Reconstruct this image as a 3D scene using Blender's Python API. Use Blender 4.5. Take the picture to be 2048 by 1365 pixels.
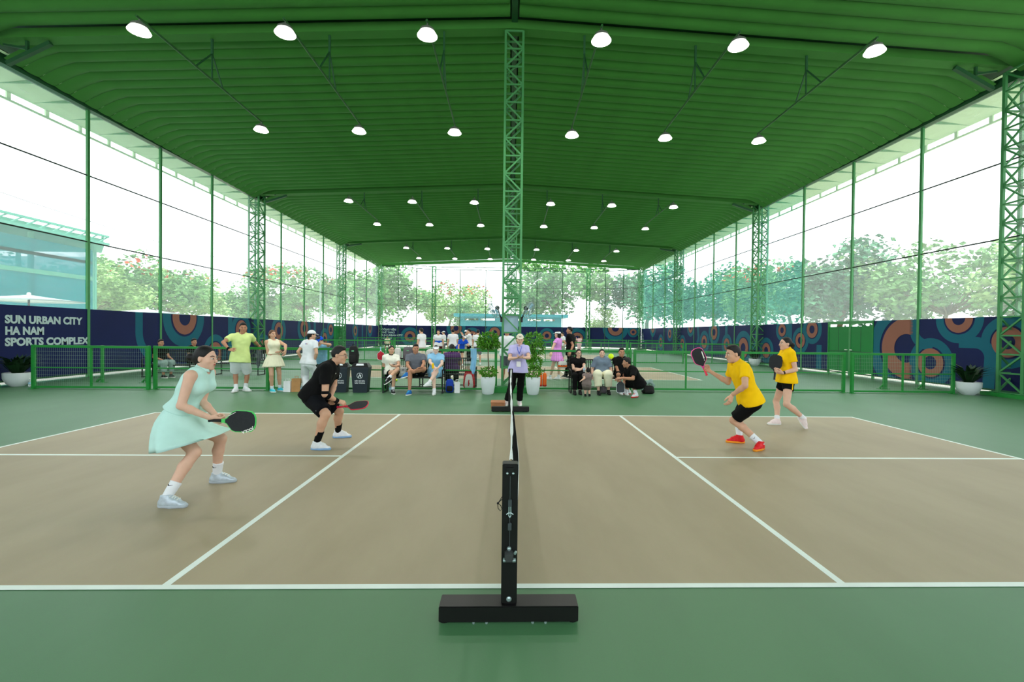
import bpy, bmesh, math, random
import numpy as np
from mathutils import Vector, Matrix

for _o in list(bpy.data.objects):
    bpy.data.objects.remove(_o)
SC = bpy.context.scene
COL = SC.collection
PI = math.pi
rnd = random.Random(7)

# ------------------------------------------------------------------ camera
YAW, PITCH, ROLL = 0.0268, -0.0120, 0.0113
F_PX = 930.8
_f = Vector((math.sin(YAW)*math.cos(PITCH), math.cos(YAW)*math.cos(PITCH), math.sin(PITCH)))
_r = Vector((math.cos(YAW), -math.sin(YAW), 0))
_u = _r.cross(_f)
_r2 = _r*math.cos(ROLL) + _u*math.sin(ROLL)
_u2 = _u*math.cos(ROLL) - _r*math.sin(ROLL)
cam_d = bpy.data.cameras.new('camera')
cam = bpy.data.objects.new('camera', cam_d)
COL.objects.link(cam)
cam.matrix_world = Matrix(((_r2.x, _u2.x, -_f.x, -0.013), (_r2.y, _u2.y, -_f.y, -2.870),
                           (_r2.z, _u2.z, -_f.z, 1.573), (0, 0, 0, 1)))
cam_d.sensor_width = 36.0
cam_d.lens = F_PX*36.0/2048.0
cam_d.shift_x = -22.6/2048.0
cam_d.shift_y = -4.2/2048.0
cam_d.clip_end = 400
SC.camera = cam

# ------------------------------------------------------------------ light
W = bpy.data.worlds.new('sky')
SC.world = W
W.use_nodes = True
_bg = W.node_tree.nodes['Background']
_bg.inputs['Color'].default_value = (0.90, 0.96, 1.0, 1)
_bg.inputs['Strength'].default_value = 2.4
sun_d = bpy.data.lights.new('sun', 'SUN')
sun_d.energy = 4.0
sun_d.angle = math.radians(2.0)
sun_d.color = (1.0, 0.95, 0.86)
sun = bpy.data.objects.new('sun', sun_d)
COL.objects.link(sun)
sun.rotation_euler = (math.radians(-9), math.radians(8), 0)
SC.view_settings.view_transform = 'Standard'
SC.view_settings.look = 'None'
SC.view_settings.gamma = 1.0
SC.view_settings.use_curve_mapping = False
SC.view_settings.exposure = 0.5

# ------------------------------------------------------------------ materials
MATS = {}
def srgb(c):
    if isinstance(c, str):
        c = tuple(int(c[i:i+2], 16)/255 for i in (0, 2, 4))
    return tuple((v/12.92 if v <= 0.04045 else ((v+0.055)/1.055)**2.4) for v in c[:3])
def mat(name, col, rough=0.6, spec=0.3, metal=0.0, var=0.10, scale=6.0, bump=0.0, bscale=60.0, emit=0.0, sub=0.0, coord='Object'):
    """principled material whose colour is broken up by object-space noise"""
    if name in MATS: return MATS[name]
    m = bpy.data.materials.new(name); m.use_nodes = True
    nt = m.node_tree; b = nt.nodes['Principled BSDF']
    c = srgb(col)
    tc = nt.nodes.new('ShaderNodeTexCoord')
    n = nt.nodes.new('ShaderNodeTexNoise'); n.inputs['Scale'].default_value = scale; n.inputs['Detail'].default_value = 4
    nt.links.new(tc.outputs[coord], n.inputs['Vector'])
    r = nt.nodes.new('ShaderNodeValToRGB')
    r.color_ramp.elements[0].position = 0.3; r.color_ramp.elements[1].position = 0.7
    r.color_ramp.elements[0].color = (*[v*(1-var) for v in c], 1)
    r.color_ramp.elements[1].color = (*[min(1, v*(1+var)) for v in c], 1)
    nt.links.new(n.outputs['Fac'], r.inputs['Fac'])
    nt.links.new(r.outputs['Color'], b.inputs['Base Color'])
    b.inputs['Roughness'].default_value = rough
    b.inputs['Specular IOR Level'].default_value = spec
    b.inputs['Metallic'].default_value = metal
    if sub:
        b.inputs['Subsurface Weight'].default_value = sub
        b.inputs['Subsurface Radius'].default_value = (0.02, 0.008, 0.004)
    if emit:
        nt.links.new(r.outputs['Color'], b.inputs['Emission Color'])
        b.inputs['Emission Strength'].default_value = emit
    if bump:
        n2 = nt.nodes.new('ShaderNodeTexNoise'); n2.inputs['Scale'].default_value = bscale
        nt.links.new(tc.outputs[coord], n2.inputs['Vector'])
        bp = nt.nodes.new('ShaderNodeBump'); bp.inputs['Strength'].default_value = bump; bp.inputs['Distance'].default_value = 0.01
        nt.links.new(n2.outputs['Fac'], bp.inputs['Height']); nt.links.new(bp.outputs['Normal'], b.inputs['Normal'])
    MATS[name] = m
    return m
def net_mat(name, col, cover, trans=0.5):
    """fine netting: part of the light passes straight through, the rest is scattered by the threads"""
    if name in MATS: return MATS[name]
    m = bpy.data.materials.new(name); m.use_nodes = True
    nt = m.node_tree; nt.nodes.remove(nt.nodes['Principled BSDF'])
    out = nt.nodes['Material Output']
    c = srgb(col)
    tp = nt.nodes.new('ShaderNodeBsdfTransparent')
    d = nt.nodes.new('ShaderNodeBsdfDiffuse'); d.inputs['Color'].default_value = (*c, 1)
    t = nt.nodes.new('ShaderNodeBsdfTranslucent'); t.inputs['Color'].default_value = (*c, 1)
    tc = nt.nodes.new('ShaderNodeTexCoord'); mp = nt.nodes.new('ShaderNodeMapping')
    mp.inputs['Scale'].default_value = (0.5, 0.5, 3.0)
    n = nt.nodes.new('ShaderNodeTexNoise'); n.inputs['Scale'].default_value = 2.0; n.inputs['Detail'].default_value = 3
    nt.links.new(tc.outputs['Object'], mp.inputs['Vector']); nt.links.new(mp.outputs['Vector'], n.inputs['Vector'])
    mr = nt.nodes.new('ShaderNodeMapRange')
    mr.inputs['To Min'].default_value = cover*0.75; mr.inputs['To Max'].default_value = min(1, cover*1.25)
    nt.links.new(n.outputs['Fac'], mr.inputs['Value'])
    m1 = nt.nodes.new('ShaderNodeMixShader'); m1.inputs[0].default_value = trans
    nt.links.new(d.outputs[0], m1.inputs[1]); nt.links.new(t.outputs[0], m1.inputs[2])
    m2 = nt.nodes.new('ShaderNodeMixShader')
    nt.links.new(mr.outputs['Result'], m2.inputs[0])
    nt.links.new(tp.outputs[0], m2.inputs[1]); nt.links.new(m1.outputs[0], m2.inputs[2])
    nt.links.new(m2.outputs[0], out.inputs['Surface'])
    MATS[name] = m
    return m

M_STEEL = mat('green_steel_paint', (0.27, 0.55, 0.33), 0.45, 0.4, var=0.06)
M_STEELD = mat('dark_green_steel', (0.13, 0.33, 0.20), 0.5, 0.4, var=0.06)
M_FENCE = mat('fence_green_paint', (0.13, 0.52, 0.21), 0.4, 0.4, var=0.06)
M_WIRE = mat('galvanised_wire', (0.55, 0.66, 0.58), 0.4, 0.5, var=0.05)
M_FABRIC = mat('green_roof_fabric', (0.23, 0.48, 0.20), 0.75, 0.2, var=0.06, scale=1.2)
M_SOFFIT = mat('pale_soffit_sheet', (0.72, 0.84, 0.68), 0.7, 0.2, var=0.06)
M_WHITE = mat('white_paint', (0.92, 0.93, 0.90), 0.5, 0.3, var=0.03)
M_LINE = mat('court_line_paint', (0.88, 0.92, 0.90), 0.6, 0.2, var=0.05, scale=3)
M_BLACK = mat('black_powder_coat', (0.03, 0.03, 0.03), 0.45, 0.4, var=0.2, scale=9)
M_NAVY = mat('navy_banner_print', (0.035, 0.085, 0.30), 0.55, 0.25, var=0.12, scale=0.8)
M_TEALP = mat('teal_banner_print', (0.03, 0.37, 0.45), 0.55, 0.25, var=0.08, scale=0.8)
M_BROWNP = mat('copper_banner_print', (0.58, 0.37, 0.31), 0.55, 0.25, var=0.06, scale=0.8)
M_BANTXT = mat('pale_banner_lettering', (0.72, 0.80, 0.80), 0.55, 0.25, var=0.03)
M_DARKTUBE = mat('dark_tube', (0.16, 0.20, 0.19), 0.5, 0.3)

# ------------------------------------------------------------------ mesh helpers
class MB:
    def __init__(s): s.v = []; s.f = []
    def add(s, vs, fs):
        o = len(s.v); s.v += [tuple(p) for p in vs]; s.f += [tuple(i+o for i in f) for f in fs]; return s
    def box(s, x0, x1, y0, y1, z0, z1):
        return s.add([(x0,y0,z0),(x1,y0,z0),(x1,y1,z0),(x0,y1,z0),(x0,y0,z1),(x1,y0,z1),(x1,y1,z1),(x0,y1,z1)],
                     [(0,3,2,1),(4,5,6,7),(0,1,5,4),(1,2,6,5),(2,3,7,6),(3,0,4,7)])
    def bar(s, p, q, w, h=None, up=(0,0,1)):
        """rectangular bar from p to q, w wide and h high"""
        p, q = Vector(p), Vector(q); h = h or w
        d = (q-p).normalized(); u = Vector(up)
        if abs(d.dot(u)) > 0.98: u = Vector((0,1,0)) if abs(d.y) < 0.9 else Vector((1,0,0))
        a = d.cross(u).normalized()*(w/2); b = a.cross(d).normalized()*(h/2)
        vs = [p-a-b, p+a-b, p+a+b, p-a+b, q-a-b, q+a-b, q+a+b, q-a+b]
        return s.add(vs, [(0,3,2,1),(4,5,6,7),(0,1,5,4),(1,2,6,5),(2,3,7,6),(3,0,4,7)])
    def tube(s, pts, r, n=8, cap=True):
        pts = [Vector(p) for p in pts]; rs = r if isinstance(r, (list, tuple)) else [r]*len(pts)
        rings = []; ref = None
        for i, p in enumerate(pts):
            d = (pts[min(i+1, len(pts)-1)]-pts[max(i-1, 0)]).normalized()
            if ref is None: ref = Vector((0,0,1)) if abs(d.z) < 0.9 else Vector((1,0,0))
            a = d.cross(ref).normalized(); b = a.cross(d).normalized(); ref = b
            rings.append([p+(a*math.cos(2*PI*k/n)+b*math.sin(2*PI*k/n))*rs[i] for k in range(n)])
        vs = [v for g in rings for v in g]; fs = []
        for i in range(len(pts)-1):
            for k in range(n):
                fs.append((i*n+k, i*n+(k+1)%n, (i+1)*n+(k+1)%n, (i+1)*n+k))
        if cap: fs += [tuple(range(n))[::-1], tuple(range((len(pts)-1)*n, len(pts)*n))]
        return s.add(vs, fs)
    def lathe(s, prof, n=20, c=(0,0,0), sx=1.0, sy=1.0, capb=True, capt=True):
        vs = []; fs = []
        for r, z in prof:
            for k in range(n):
                vs.append((c[0]+r*sx*math.cos(2*PI*k/n), c[1]+r*sy*math.sin(2*PI*k/n), c[2]+z))
        for i in range(len(prof)-1):
            for k in range(n): fs.append((i*n+k, i*n+(k+1)%n, (i+1)*n+(k+1)%n, (i+1)*n+k))
        if capb: fs.append(tuple(range(n))[::-1])
        if capt: fs.append(tuple(range((len(prof)-1)*n, len(prof)*n)))
        return s.add(vs, fs)
    def prism(s, poly, h0, h1, axis=2):
        """polygon in the plane across axis, extruded from h0 to h1"""
        n = len(poly)
        def P(a, b, h): return [(h,a,b),(a,h,b),(a,b,h)][axis]
        vs = [P(a,b,h0) for a,b in poly]+[P(a,b,h1) for a,b in poly]
        fs = [tuple(range(n))[::-1], tuple(range(n,2*n))]+[(i,(i+1)%n,n+(i+1)%n,n+i) for i in range(n)]
        return s.add(vs, fs)
    def ball(s, c, rx, ry=None, rz=None, n=12, m=8):
        ry = ry or rx; rz = rz or rx
        prof = [(max(1e-4, math.sin(PI*i/m)), -math.cos(PI*i/m)) for i in range(m+1)]
        vs = []; fs = []
        for r, z in prof:
            for k in range(n): vs.append((c[0]+rx*r*math.cos(2*PI*k/n), c[1]+ry*r*math.sin(2*PI*k/n), c[2]+rz*z))
        for i in range(m):
            for k in range(n): fs.append((i*n+k, i*n+(k+1)%n, (i+1)*n+(k+1)%n, (i+1)*n+k))
        return s.add(vs, fs)
    def mesh(s, name, smooth=False):
        me = bpy.data.meshes.new(name); me.from_pydata(s.v, [], s.f); me.update()
        if smooth:
            for p in me.polygons: p.use_smooth = True
            try: me.set_sharp_from_angle(angle=math.radians(40))
            except Exception: pass
        return me
def put(name, me, m, parent=None, loc=None, rot=None, smooth=False, mx=None):
    """link a mesh (MB or mesh data) as one object"""
    if isinstance(me, MB): me = me.mesh(name, smooth)
    if m is not None and not me.materials: me.materials.append(m)
    o = bpy.data.objects.new(name, me); COL.objects.link(o)
    if parent is not None: o.parent = parent
    if loc is not None: o.location = loc
    if rot is not None: o.rotation_euler = rot
    if mx is not None: o.matrix_local = mx
    return o
def empty(name, loc=(0,0,0), rotz=0):
    o = bpy.data.objects.new(name, None); COL.objects.link(o)
    o.location = loc; o.rotation_euler = (0,0,rotz); o.empty_display_size = 0.1
    return o
def tag(o, label, cat, group=None):
    o['label'] = label; o['category'] = cat
    if group: o['group'] = group
    return o
def struct(o):
    o['kind'] = 'structure'; return o
def dup(root, loc=None, rotz=None, label=None, group=None):
    r = root.copy(); COL.objects.link(r)
    if loc is not None: r.location = loc
    if rotz is not None: r.rotation_euler = (0,0,rotz)
    if label: r['label'] = label
    if group: r['group'] = group
    for ch in list(root.children):
        c = ch.copy(); COL.objects.link(c); c.parent = r
        for g in list(ch.children):
            d = g.copy(); COL.objects.link(d); d.parent = c
    return r
ORD = ['first','second','third','fourth','fifth','sixth','seventh','eighth','ninth','tenth','eleventh','twelfth']
def text_mesh(s, size, bold=0.0, depth=0.004, align='LEFT'):
    cu = bpy.data.curves.new('lettering', 'FONT'); cu.body = s; cu.size = size; cu.offset = bold; cu.extrude = depth
    cu.align_x = align; cu.resolution_u = 3
    o = bpy.data.objects.new('lettering', cu); COL.objects.link(o)
    dg = bpy.context.evaluated_depsgraph_get()
    me = bpy.data.meshes.new_from_object(o.evaluated_get(dg)); me.name = 'lettering'
    bpy.data.objects.remove(o); bpy.data.curves.remove(cu)
    return me
# ------------------------------------------------------------------ the hall: floor, courts, walls, roof
XW = 13.8                      # side walls
FR = [9.7, 22.5, 35.0, 45.9]   # frames across the hall
HZ = 8.65                      # eave
def ridge(y): return 9.85 - 0.016*(y-9.6)
def roof_z(x, y): return ridge(y) - 0.048*abs(x)

# floor
M_FLOOR = bpy.data.materials.new('green_acrylic_floor'); M_FLOOR.use_nodes = True
def _floor_nodes(m, base, dark, rough):
    nt = m.node_tree; b = nt.nodes['Principled BSDF']
    tc = nt.nodes.new('ShaderNodeTexCoord')
    n1 = nt.nodes.new('ShaderNodeTexNoise'); n1.inputs['Scale'].default_value = 0.8; n1.inputs['Detail'].default_value = 6; n1.inputs['Roughness'].default_value = 0.6
    mp = nt.nodes.new('ShaderNodeMapping'); mp.inputs['Scale'].default_value = (1.6, 0.5, 1)
    nt.links.new(tc.outputs['Object'], mp.inputs['Vector']); nt.links.new(mp.outputs['Vector'], n1.inputs['Vector'])
    r = nt.nodes.new('ShaderNodeValToRGB')
    r.color_ramp.elements[0].position = 0.30; r.color_ramp.elements[0].color = (*srgb(dark), 1)
    r.color_ramp.elements[1].position = 0.62; r.color_ramp.elements[1].color = (*srgb(base), 1)
    nt.links.new(n1.outputs['Fac'], r.inputs['Fac'])
    n2 = nt.nodes.new('ShaderNodeTexNoise'); n2.inputs['Scale'].default_value = 220
    nt.links.new(tc.outputs['Object'], n2.inputs['Vector'])
    mx = nt.nodes.new('ShaderNodeMixRGB'); mx.blend_type = 'OVERLAY'; mx.inputs['Fac'].default_value = 0.10
    nt.links.new(r.outputs['Color'], mx.inputs['Color1']); nt.links.new(n2.outputs['Color'], mx.inputs['Color2'])
    nt.links.new(mx.outputs['Color'], b.inputs['Base Color'])
    bp = nt.nodes.new('ShaderNodeBump'); bp.inputs['Strength'].default_value = 0.12; bp.inputs['Distance'].default_value = 0.002
    nt.links.new(n2.outputs['Fac'], bp.inputs['Height']); nt.links.new(bp.outputs['Normal'], b.inputs['Normal'])
    b.inputs['Roughness'].default_value = rough; b.inputs['Specular IOR Level'].default_value = 0.5
_floor_nodes(M_FLOOR, (0.285, 0.47, 0.315), (0.26, 0.445, 0.29), 0.48)
M_CLAY = bpy.data.materials.new('tan_court_acrylic'); M_CLAY.use_nodes = True
_floor_nodes(M_CLAY, (0.63, 0.575, 0.465), (0.585, 0.53, 0.42), 0.54)

floor = struct(put('floor', MB().box(-13.95, 13.95, -16, 48.5, -0.25, 0.0), M_FLOOR))
def court(yc, y0, y1, hx, kl, kr):
    """one tan court with its painted lines; y0, y1 side lines, hx base lines, kl/kr kitchen lines"""
    c = put('court_surface', MB().box(-hx, hx, y0, y1, 0.0, 0.003), M_CLAY, floor)
    w = 0.025
    def ln(x0, x1, ya, yb): put('court_line', MB().box(x0, x1, ya, yb, 0.003, 0.0045), M_LINE, c)
    ln(-hx-w, hx+w, y0-w, y0+w); ln(-hx-w, hx+w, y1-w, y1+w)
    ln(-hx-w, -hx+w, y0+w, y1-w); ln(hx-w, hx+w, y0+w, y1-w)
    ln(kl-w, kl+w, y0+w, y1-w); ln(kr-w, kr+w, y0+w, y1-w)
    m = (y0+y1)/2
    ln(-hx+w, kl-w, m-w, m+w); ln(kr+w, hx-w, m-w, m+w)
court(3.0, 0.0, 6.05, 6.68, -2.11, 2.11)
for k in (1, 2, 3):
    court(16.2+12.6*(k-1), 13.2+12.6*(k-1), 19.25+12.6*(k-1), 6.68, -2.11, 2.11)

# side walls --------------------------------------------------------------
M_NET = net_mat('clear_wind_netting', (0.93, 0.97, 0.97), 0.24)
M_NETE = net_mat('end_wall_netting', (0.93, 0.97, 0.97), 0.14)
M_NETR = net_mat('teal_wind_netting', (0.60, 0.88, 0.86), 0.30)
M_STRIP = mat('ground_outside_concrete', (0.80, 0.78, 0.73), 0.8, 0.2, var=0.08, scale=0.5)
ground = struct(put('ground_outside', MB().box(-150, 150, -60, 170, -0.6, -0.02), M_STRIP))

postY = {-1: [-2.6+3.05*k for k in range(0, 4) if abs(-2.6+3.05*k-9.5) > 3] + [12.68, 15.81, 18.96, 25.4, 28.54, 31.67, 38.5, 41.9],
          1: [-2.6+3.05*k for k in range(0, 4) if abs(-2.6+3.05*k-9.5) > 3] + [12.55, 15.7, 18.87, 25.5, 28.65, 31.86, 38.7, 42.2]}
colY = [9.3, 22.55, 35.0, 46.0]
BAN0, BAN1 = 0.13, 2.2
walls = {}
for sx, nm in ((-1, 'wall_left'), (1, 'wall_right')):
    w = walls[sx] = struct(empty(nm, (sx*XW, 0, 0)))
    ys = sorted(postY[sx])
    pm = MB().box(-0.035, 0.035, -0.045, 0.045, 0.0, HZ).mesh('wall_post'); pm.materials.append(M_STEEL)
    for y in ys: put('wall_post', pm, None, w, (0, y, 0))
    allx = sorted(ys+colY+[-5.65, -8.7])
    for z in (4.39, 6.54):
        put('girt', MB().tube([(0.0, -9, z), (0.0, 46.0, z)], 0.022, 6), M_DARKTUBE, w)
    put('eave_beam', MB().box(-0.12, 0.12, -9, 46.1, HZ, HZ+0.26), M_STEELD, w)
    put('bottom_rail', MB().box(-0.03, 0.03, -9, 46.0, BAN0-0.05, BAN0), M_STEELD, w)
    # wavy lower hem of the roof netting, hanging under the eave beam
    for a, b in zip(allx[:-1], allx[1:]):
        me = MB()
        me.add([(sx*0.06, a+0.03, BAN1), (sx*0.06, b-0.03, BAN1), (sx*0.06, b-0.03, HZ), (sx*0.06, a+0.03, HZ)], [(0,1,2,3)])
        put('netting_panel', me, M_NET if (sx < 0 or b < 20) else M_NETR, w)
# soffit and outer lattice gutter beyond each side wall
for sx, nm in ((-1, 'trim_1'), (1, 'trim_2')):
    t = struct(empty(nm, (sx*XW, 0, 0)))
    y = -9.0; k = 0
    while y < 45.5:
        put('soffit_sheet', MB().add([(sx*0.2, y, 9.15), (sx*2.0, y, 8.95), (sx*2.0, y+1.18, 8.95), (sx*0.2, y+1.18, 9.15),
                                      (sx*0.2, y, 9.18), (sx*2.0, y, 8.98), (sx*2.0, y+1.18, 8.98), (sx*0.2, y+1.18, 9.18)],
                                     [(0,1,2,3),(7,6,5,4),(0,4,5,1),(1,5,6,2),(2,6,7,3),(3,7,4,0)]), M_SOFFIT, t)
        put('soffit_purlin', MB().box(min(sx*0.2, sx*2.0), max(sx*0.2, sx*2.0), y+1.18, y+1.22, 8.98, 9.12), M_STEEL, t)
        y += 1.22; k += 1
    for z in (8.72, 9.0):
        put('gutter_tube', MB().box(sx*2.05-0.03, sx*2.05+0.03, -9, 46.0, z-0.03, z+0.03), M_SOFFIT, t)
    gm = MB().box(-0.025, 0.025, -0.06, 0.06, 8.75, 8.97).mesh('gutter_strut'); gm.materials.append(M_SOFFIT)
    for i in range(45): put('gutter_strut', gm, None, t, (sx*2.05, -8.5+1.22*i, 0))

# end wall: three straight runs between four lattice columns
END = [(-13.75, 46.0), (-8.4, 48.2), (8.4, 48.2), (13.75, 46.0)]
wall_end = struct(empty('wall_far', (0, 47, 0)))
for i in range(3):
    (xa, ya), (xb, yb) = END[i], END[i+1]
    L = math.hypot(xb-xa, yb-ya); ang = math.atan2(yb-ya, xb-xa)
    seg = {0: 2, 1: 5, 2: 2}[i]
    base = Matrix.Translation((xa, ya-47, 0)) @ Matrix.Rotation(ang, 4, 'Z')
    nd = seg+1
    for k in range(1, nd):
        put('wall_post', MB().box(-0.035, 0.035, -0.04, 0.04, 0, 8.4), M_STEELD, wall_end, mx=base @ Matrix.Translation((L*k/nd, 0, 0)))
    for z in (4.39, 6.54):
        put('girt', MB().tube([(0, 0, z), (L, 0, z)], 0.022, 6), M_DARKTUBE, wall_end, mx=base)
    for k in range(nd):
        a, b = L*k/nd+0.03, L*(k+1)/nd-0.03
        put('netting_panel', MB().add([(a, 0.06, BAN1), (b, 0.06, BAN1), (b, 0.06, 8.35), (a, 0.06, 8.35)], [(0,1,2,3)]), M_NETE, wall_end, mx=base)
    tr = put('end_truss', MB().bar((0,0,8.42),(L,0,8.42),0.06).bar((0,0,8.72),(L,0,8.72),0.06), M_STEELD, wall_end, mx=base)
    nb = int(L/0.45); bm_ = MB()
    for k in range(nb):
        a, b = L*k/nb, L*(k+1)/nb
        bm_.bar((a,0,8.42 if k%2 else 8.72), (b,0,8.72 if k%2 else 8.42), 0.03)
    put('truss_lacing', bm_, M_STEELD, tr)

# lattice columns -----------------------------------------------------------
def lattice_column(x, y, w, d, z0, z1, pitch, chord, brace, label, m=M_STEEL, solo=True, foot=True, group=None):
    t = tag(empty('lattice_column', (x, y, 0)), label, 'column', group)
    cm = MB().box(-chord/2, chord/2, -chord/2, chord/2, z0, z1).mesh('chord'); cm.materials.append(m)
    for a in (-1, 1):
        for b in (-1, 1): put('chord', cm, None, t, (a*w/2, b*d/2, 0))
    n = max(1, round((z1-z0)/pitch)); p = (z1-z0)/n
    ms = {}
    def piece(key, p0, p1):
        if key not in ms:
            ms[key] = MB().bar(p0, p1, brace).mesh('brace'); ms[key].materials.append(m)
        return ms[key]
    joined = MB()
    for i in range(n):
        z = z0+i*p
        for s in (-1, 1):
            e = i % 2 == 0
            items = [((s,'h'), (-w/2, s*d/2, p), (w/2, s*d/2, p)), ((s,'d',e), (-w/2 if e else w/2, s*d/2, 0), (w/2 if e else -w/2, s*d/2, p)),
                     ((s,'H'), (s*w/2, -d/2, p), (s*w/2, d/2, p)), ((s,'D',e), (s*w/2, -d/2 if e else d/2, 0), (s*w/2, d/2 if e else -d/2, p))]
            for key, p0, p1 in items:
                if solo: put('brace', piece(key, p0, p1), None, t, (0, 0, z))
                else: joined.bar((p0[0],p0[1],p0[2]+z), (p1[0],p1[1],p1[2]+z), brace)
    if not solo: put('lattice_bracing', joined, m, t)
    if foot:
        put('plinth', MB().prism([(-w/2-.25,-d/2-.25),(w/2+.25,-d/2-.25),(w/2+.25,d/2+.25),(-w/2-.25,d/2+.25)], 0, z0-0.02), M_FENCE, t)
        put('base_plate', MB().box(-w/2-.12, w/2+.12, -d/2-.12, d/2+.12, z0-0.02, z0), m, t)
    return t
lattice_column(0.0, 9.85, 0.47, 0.47, 0.17, 9.62, 0.48, 0.055, 0.038, 'green lattice column with fans and a sign, rising behind the umpire')
lattice_column(0.0, 22.6, 0.47, 0.47, 0.17, 9.45, 0.48, 0.055, 0.034, 'slim green lattice column seen through the nearer one, second from the front')
lattice_column(0.0, 35.1, 0.47, 0.47, 0.17, 9.2, 0.48, 0.055, 0.034, 'farthest green lattice column on the middle line of the hall', solo=False)
side_lab = {0: ('at the cropped {} edge of the picture', 'near'), 1: ('second along the {} wall', 'mid'), 2: ('third along the {} wall', 'far'), 3: ('at the far {} corner of the hall', 'corner')}
for sx, side in ((-1, 'left'), (1, 'right')):
    for i, y in enumerate([8.95 if sx < 0 else 9.3]+colY[1:]):
        lattice_column(sx*(XW-0.1), y, 0.5, 0.62, 0.12, 8.85, 0.5 if i < 2 else 0.55, 0.075, 0.042,
                       'tall green lattice column '+side_lab[i][0].format(side), solo=(i < 2))
for sx, side in ((-1, 'left'), (1, 'right')):
    lattice_column(sx*8.4, 47.9, 0.36, 0.36, 0.1, 8.7, 0.55, 0.06, 0.035, 'thin green lattice column in the end wall, '+side+' of the teal kiosk', solo=False)

# ceiling ------------------------------------------------------------------
ceiling = struct(empty('ceiling', (0, 0, 0)))
NP = 0.47
XS = [0.12, 2, 4, 6, 8, 10, 11.8, 12.6, 13.0, 13.35, 13.62]
def strip_mesh(sx):
    mb = MB(); ny = 8; rows = []
    for i in range(ny+1):
        v = i/ny; sag = 0.10*(1-(2*v-1)**2)
        row = []
        for x in XS:
            z = -0.048*x
            if x > 12.6: z -= 0.42*((x-12.6)/1.02)**1.4
            edge = 1.0 if x < 12.6 else max(0.25, 1-(x-12.6))
            row.append((sx*x, v*NP, z-sag*edge))
        rows.append(row)
    n = len(XS)
    vs = [p for r_ in rows for p in r_]
    fs = [(i*n+k, i*n+k+1, (i+1)*n+k+1, (i+1)*n+k) if sx > 0 else (i*n+k, (i+1)*n+k, (i+1)*n+k+1, i*n+k+1) for i in range(ny) for k in range(n-1)]
    mb.add(vs, fs)
    me = mb.mesh('fabric_strip')
    for p in me.polygons: p.use_smooth = True
    me.materials.append(M_FABRIC)
    return me
SM = {s: strip_mesh(s) for s in (-1, 1)}
bays = [(-9.0, 9.4), (10.0, 22.2), (22.8, 34.7), (35.3, 45.0)]
for (ya, yb) in bays:
    n = round((yb-ya)/NP)
    for k in range(n):
        y = ya+(yb-ya)*k/n
        for s in (-1, 1):
            o = put('fabric_strip', SM[s], None, ceiling, (0, y, ridge(y)))
            o.scale = (1, (yb-ya)/n/NP, 1)
# roof sheet above the fabric, the ridge flashing and the rafters
rs = MB()
for s in (-1, 1):
    rs.add([(0, -9, ridge(-9)+.35), (s*15.6, -9, ridge(-9)+.35-.05*15.6), (s*15.6, 45.2, ridge(45)+.35-.04*15.6), (0, 45.2, ridge(45)+.35),
            (0, -9, ridge(-9)+.39), (s*15.6, -9, ridge(-9)+.39-.05*15.6), (s*15.6, 45.2, ridge(45)+.39-.04*15.6), (0, 45.2, ridge(45)+.39)],
           [(0,1,2,3) if s < 0 else (3,2,1,0), (4,7,6,5) if s < 0 else (5,6,7,4), (1,2,6,5), (0,1,5,4), (2,3,7,6)])
put('roof_sheet', rs, M_STEELD, ceiling)
put('ridge_tube', MB().bar((0,-9,ridge(-9)+.02), (0,45,ridge(45)+.02), 0.16, 0.08), M_STEELD, ceiling)
for i, y in enumerate(FR):
    for s in (-1, 1):
        zr = ridge(y)+0.06; ze = zr-0.048*13.3
        b = put('rafter', MB().bar((0, y, zr-0.11), (s*13.5, y, ze-0.11), 0.22, 0.24), M_FABRIC, ceiling)
        put('rafter_flange', MB().bar((0, y, zr-0.245), (s*13.5, y, ze-0.245), 0.34, 0.03), M_FABRIC, b)
        # haunch truss at the column
        kx = s*13.2
        put('haunch', MB().bar((kx, y, 8.45), (s*12.1, y, ridge(y)-0.048*12.1-0.25), 0.10, 0.10)
            .bar((s*12.7, y, 8.8), (s*12.7, y, 9.1), 0.06).bar((s*13.3, y, 8.95), (s*12.7, y, 8.85), 0.05), M_STEELD, b)
# unseen end behind the camera, left open above its banners for front light
wall_near = struct(empty('wall_near', (0, -9.1, 0)))
for k in range(9):
    put('banner_panel', MB().box(-13.8+27.6*k/9+.006, -13.8+27.6*(k+1)/9-.006, -0.02, 0.02, 0.13, 2.2), M_NAVY, wall_near)
    put('netting_panel', MB().add([(-13.8+27.6*k/9+.03, 0, 2.2), (-13.8+27.6*(k+1)/9-.03, 0, 2.2), (-13.8+27.6*(k+1)/9-.03, 0, 8.4), (-13.8+27.6*k/9+.03, 0, 8.4)], [(0,1,2,3)]), M_NETE, wall_near)
    put('wall_post', MB().box(-13.8+27.6*k/9-.035, -13.8+27.6*k/9+.035, -0.04, 0.04, 0, 8.6), M_STEEL, wall_near)
put('end_beam', MB().box(-13.8, 13.8, -0.1, 0.1, 8.4, 8.7), M_STEELD, wall_near)
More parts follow.
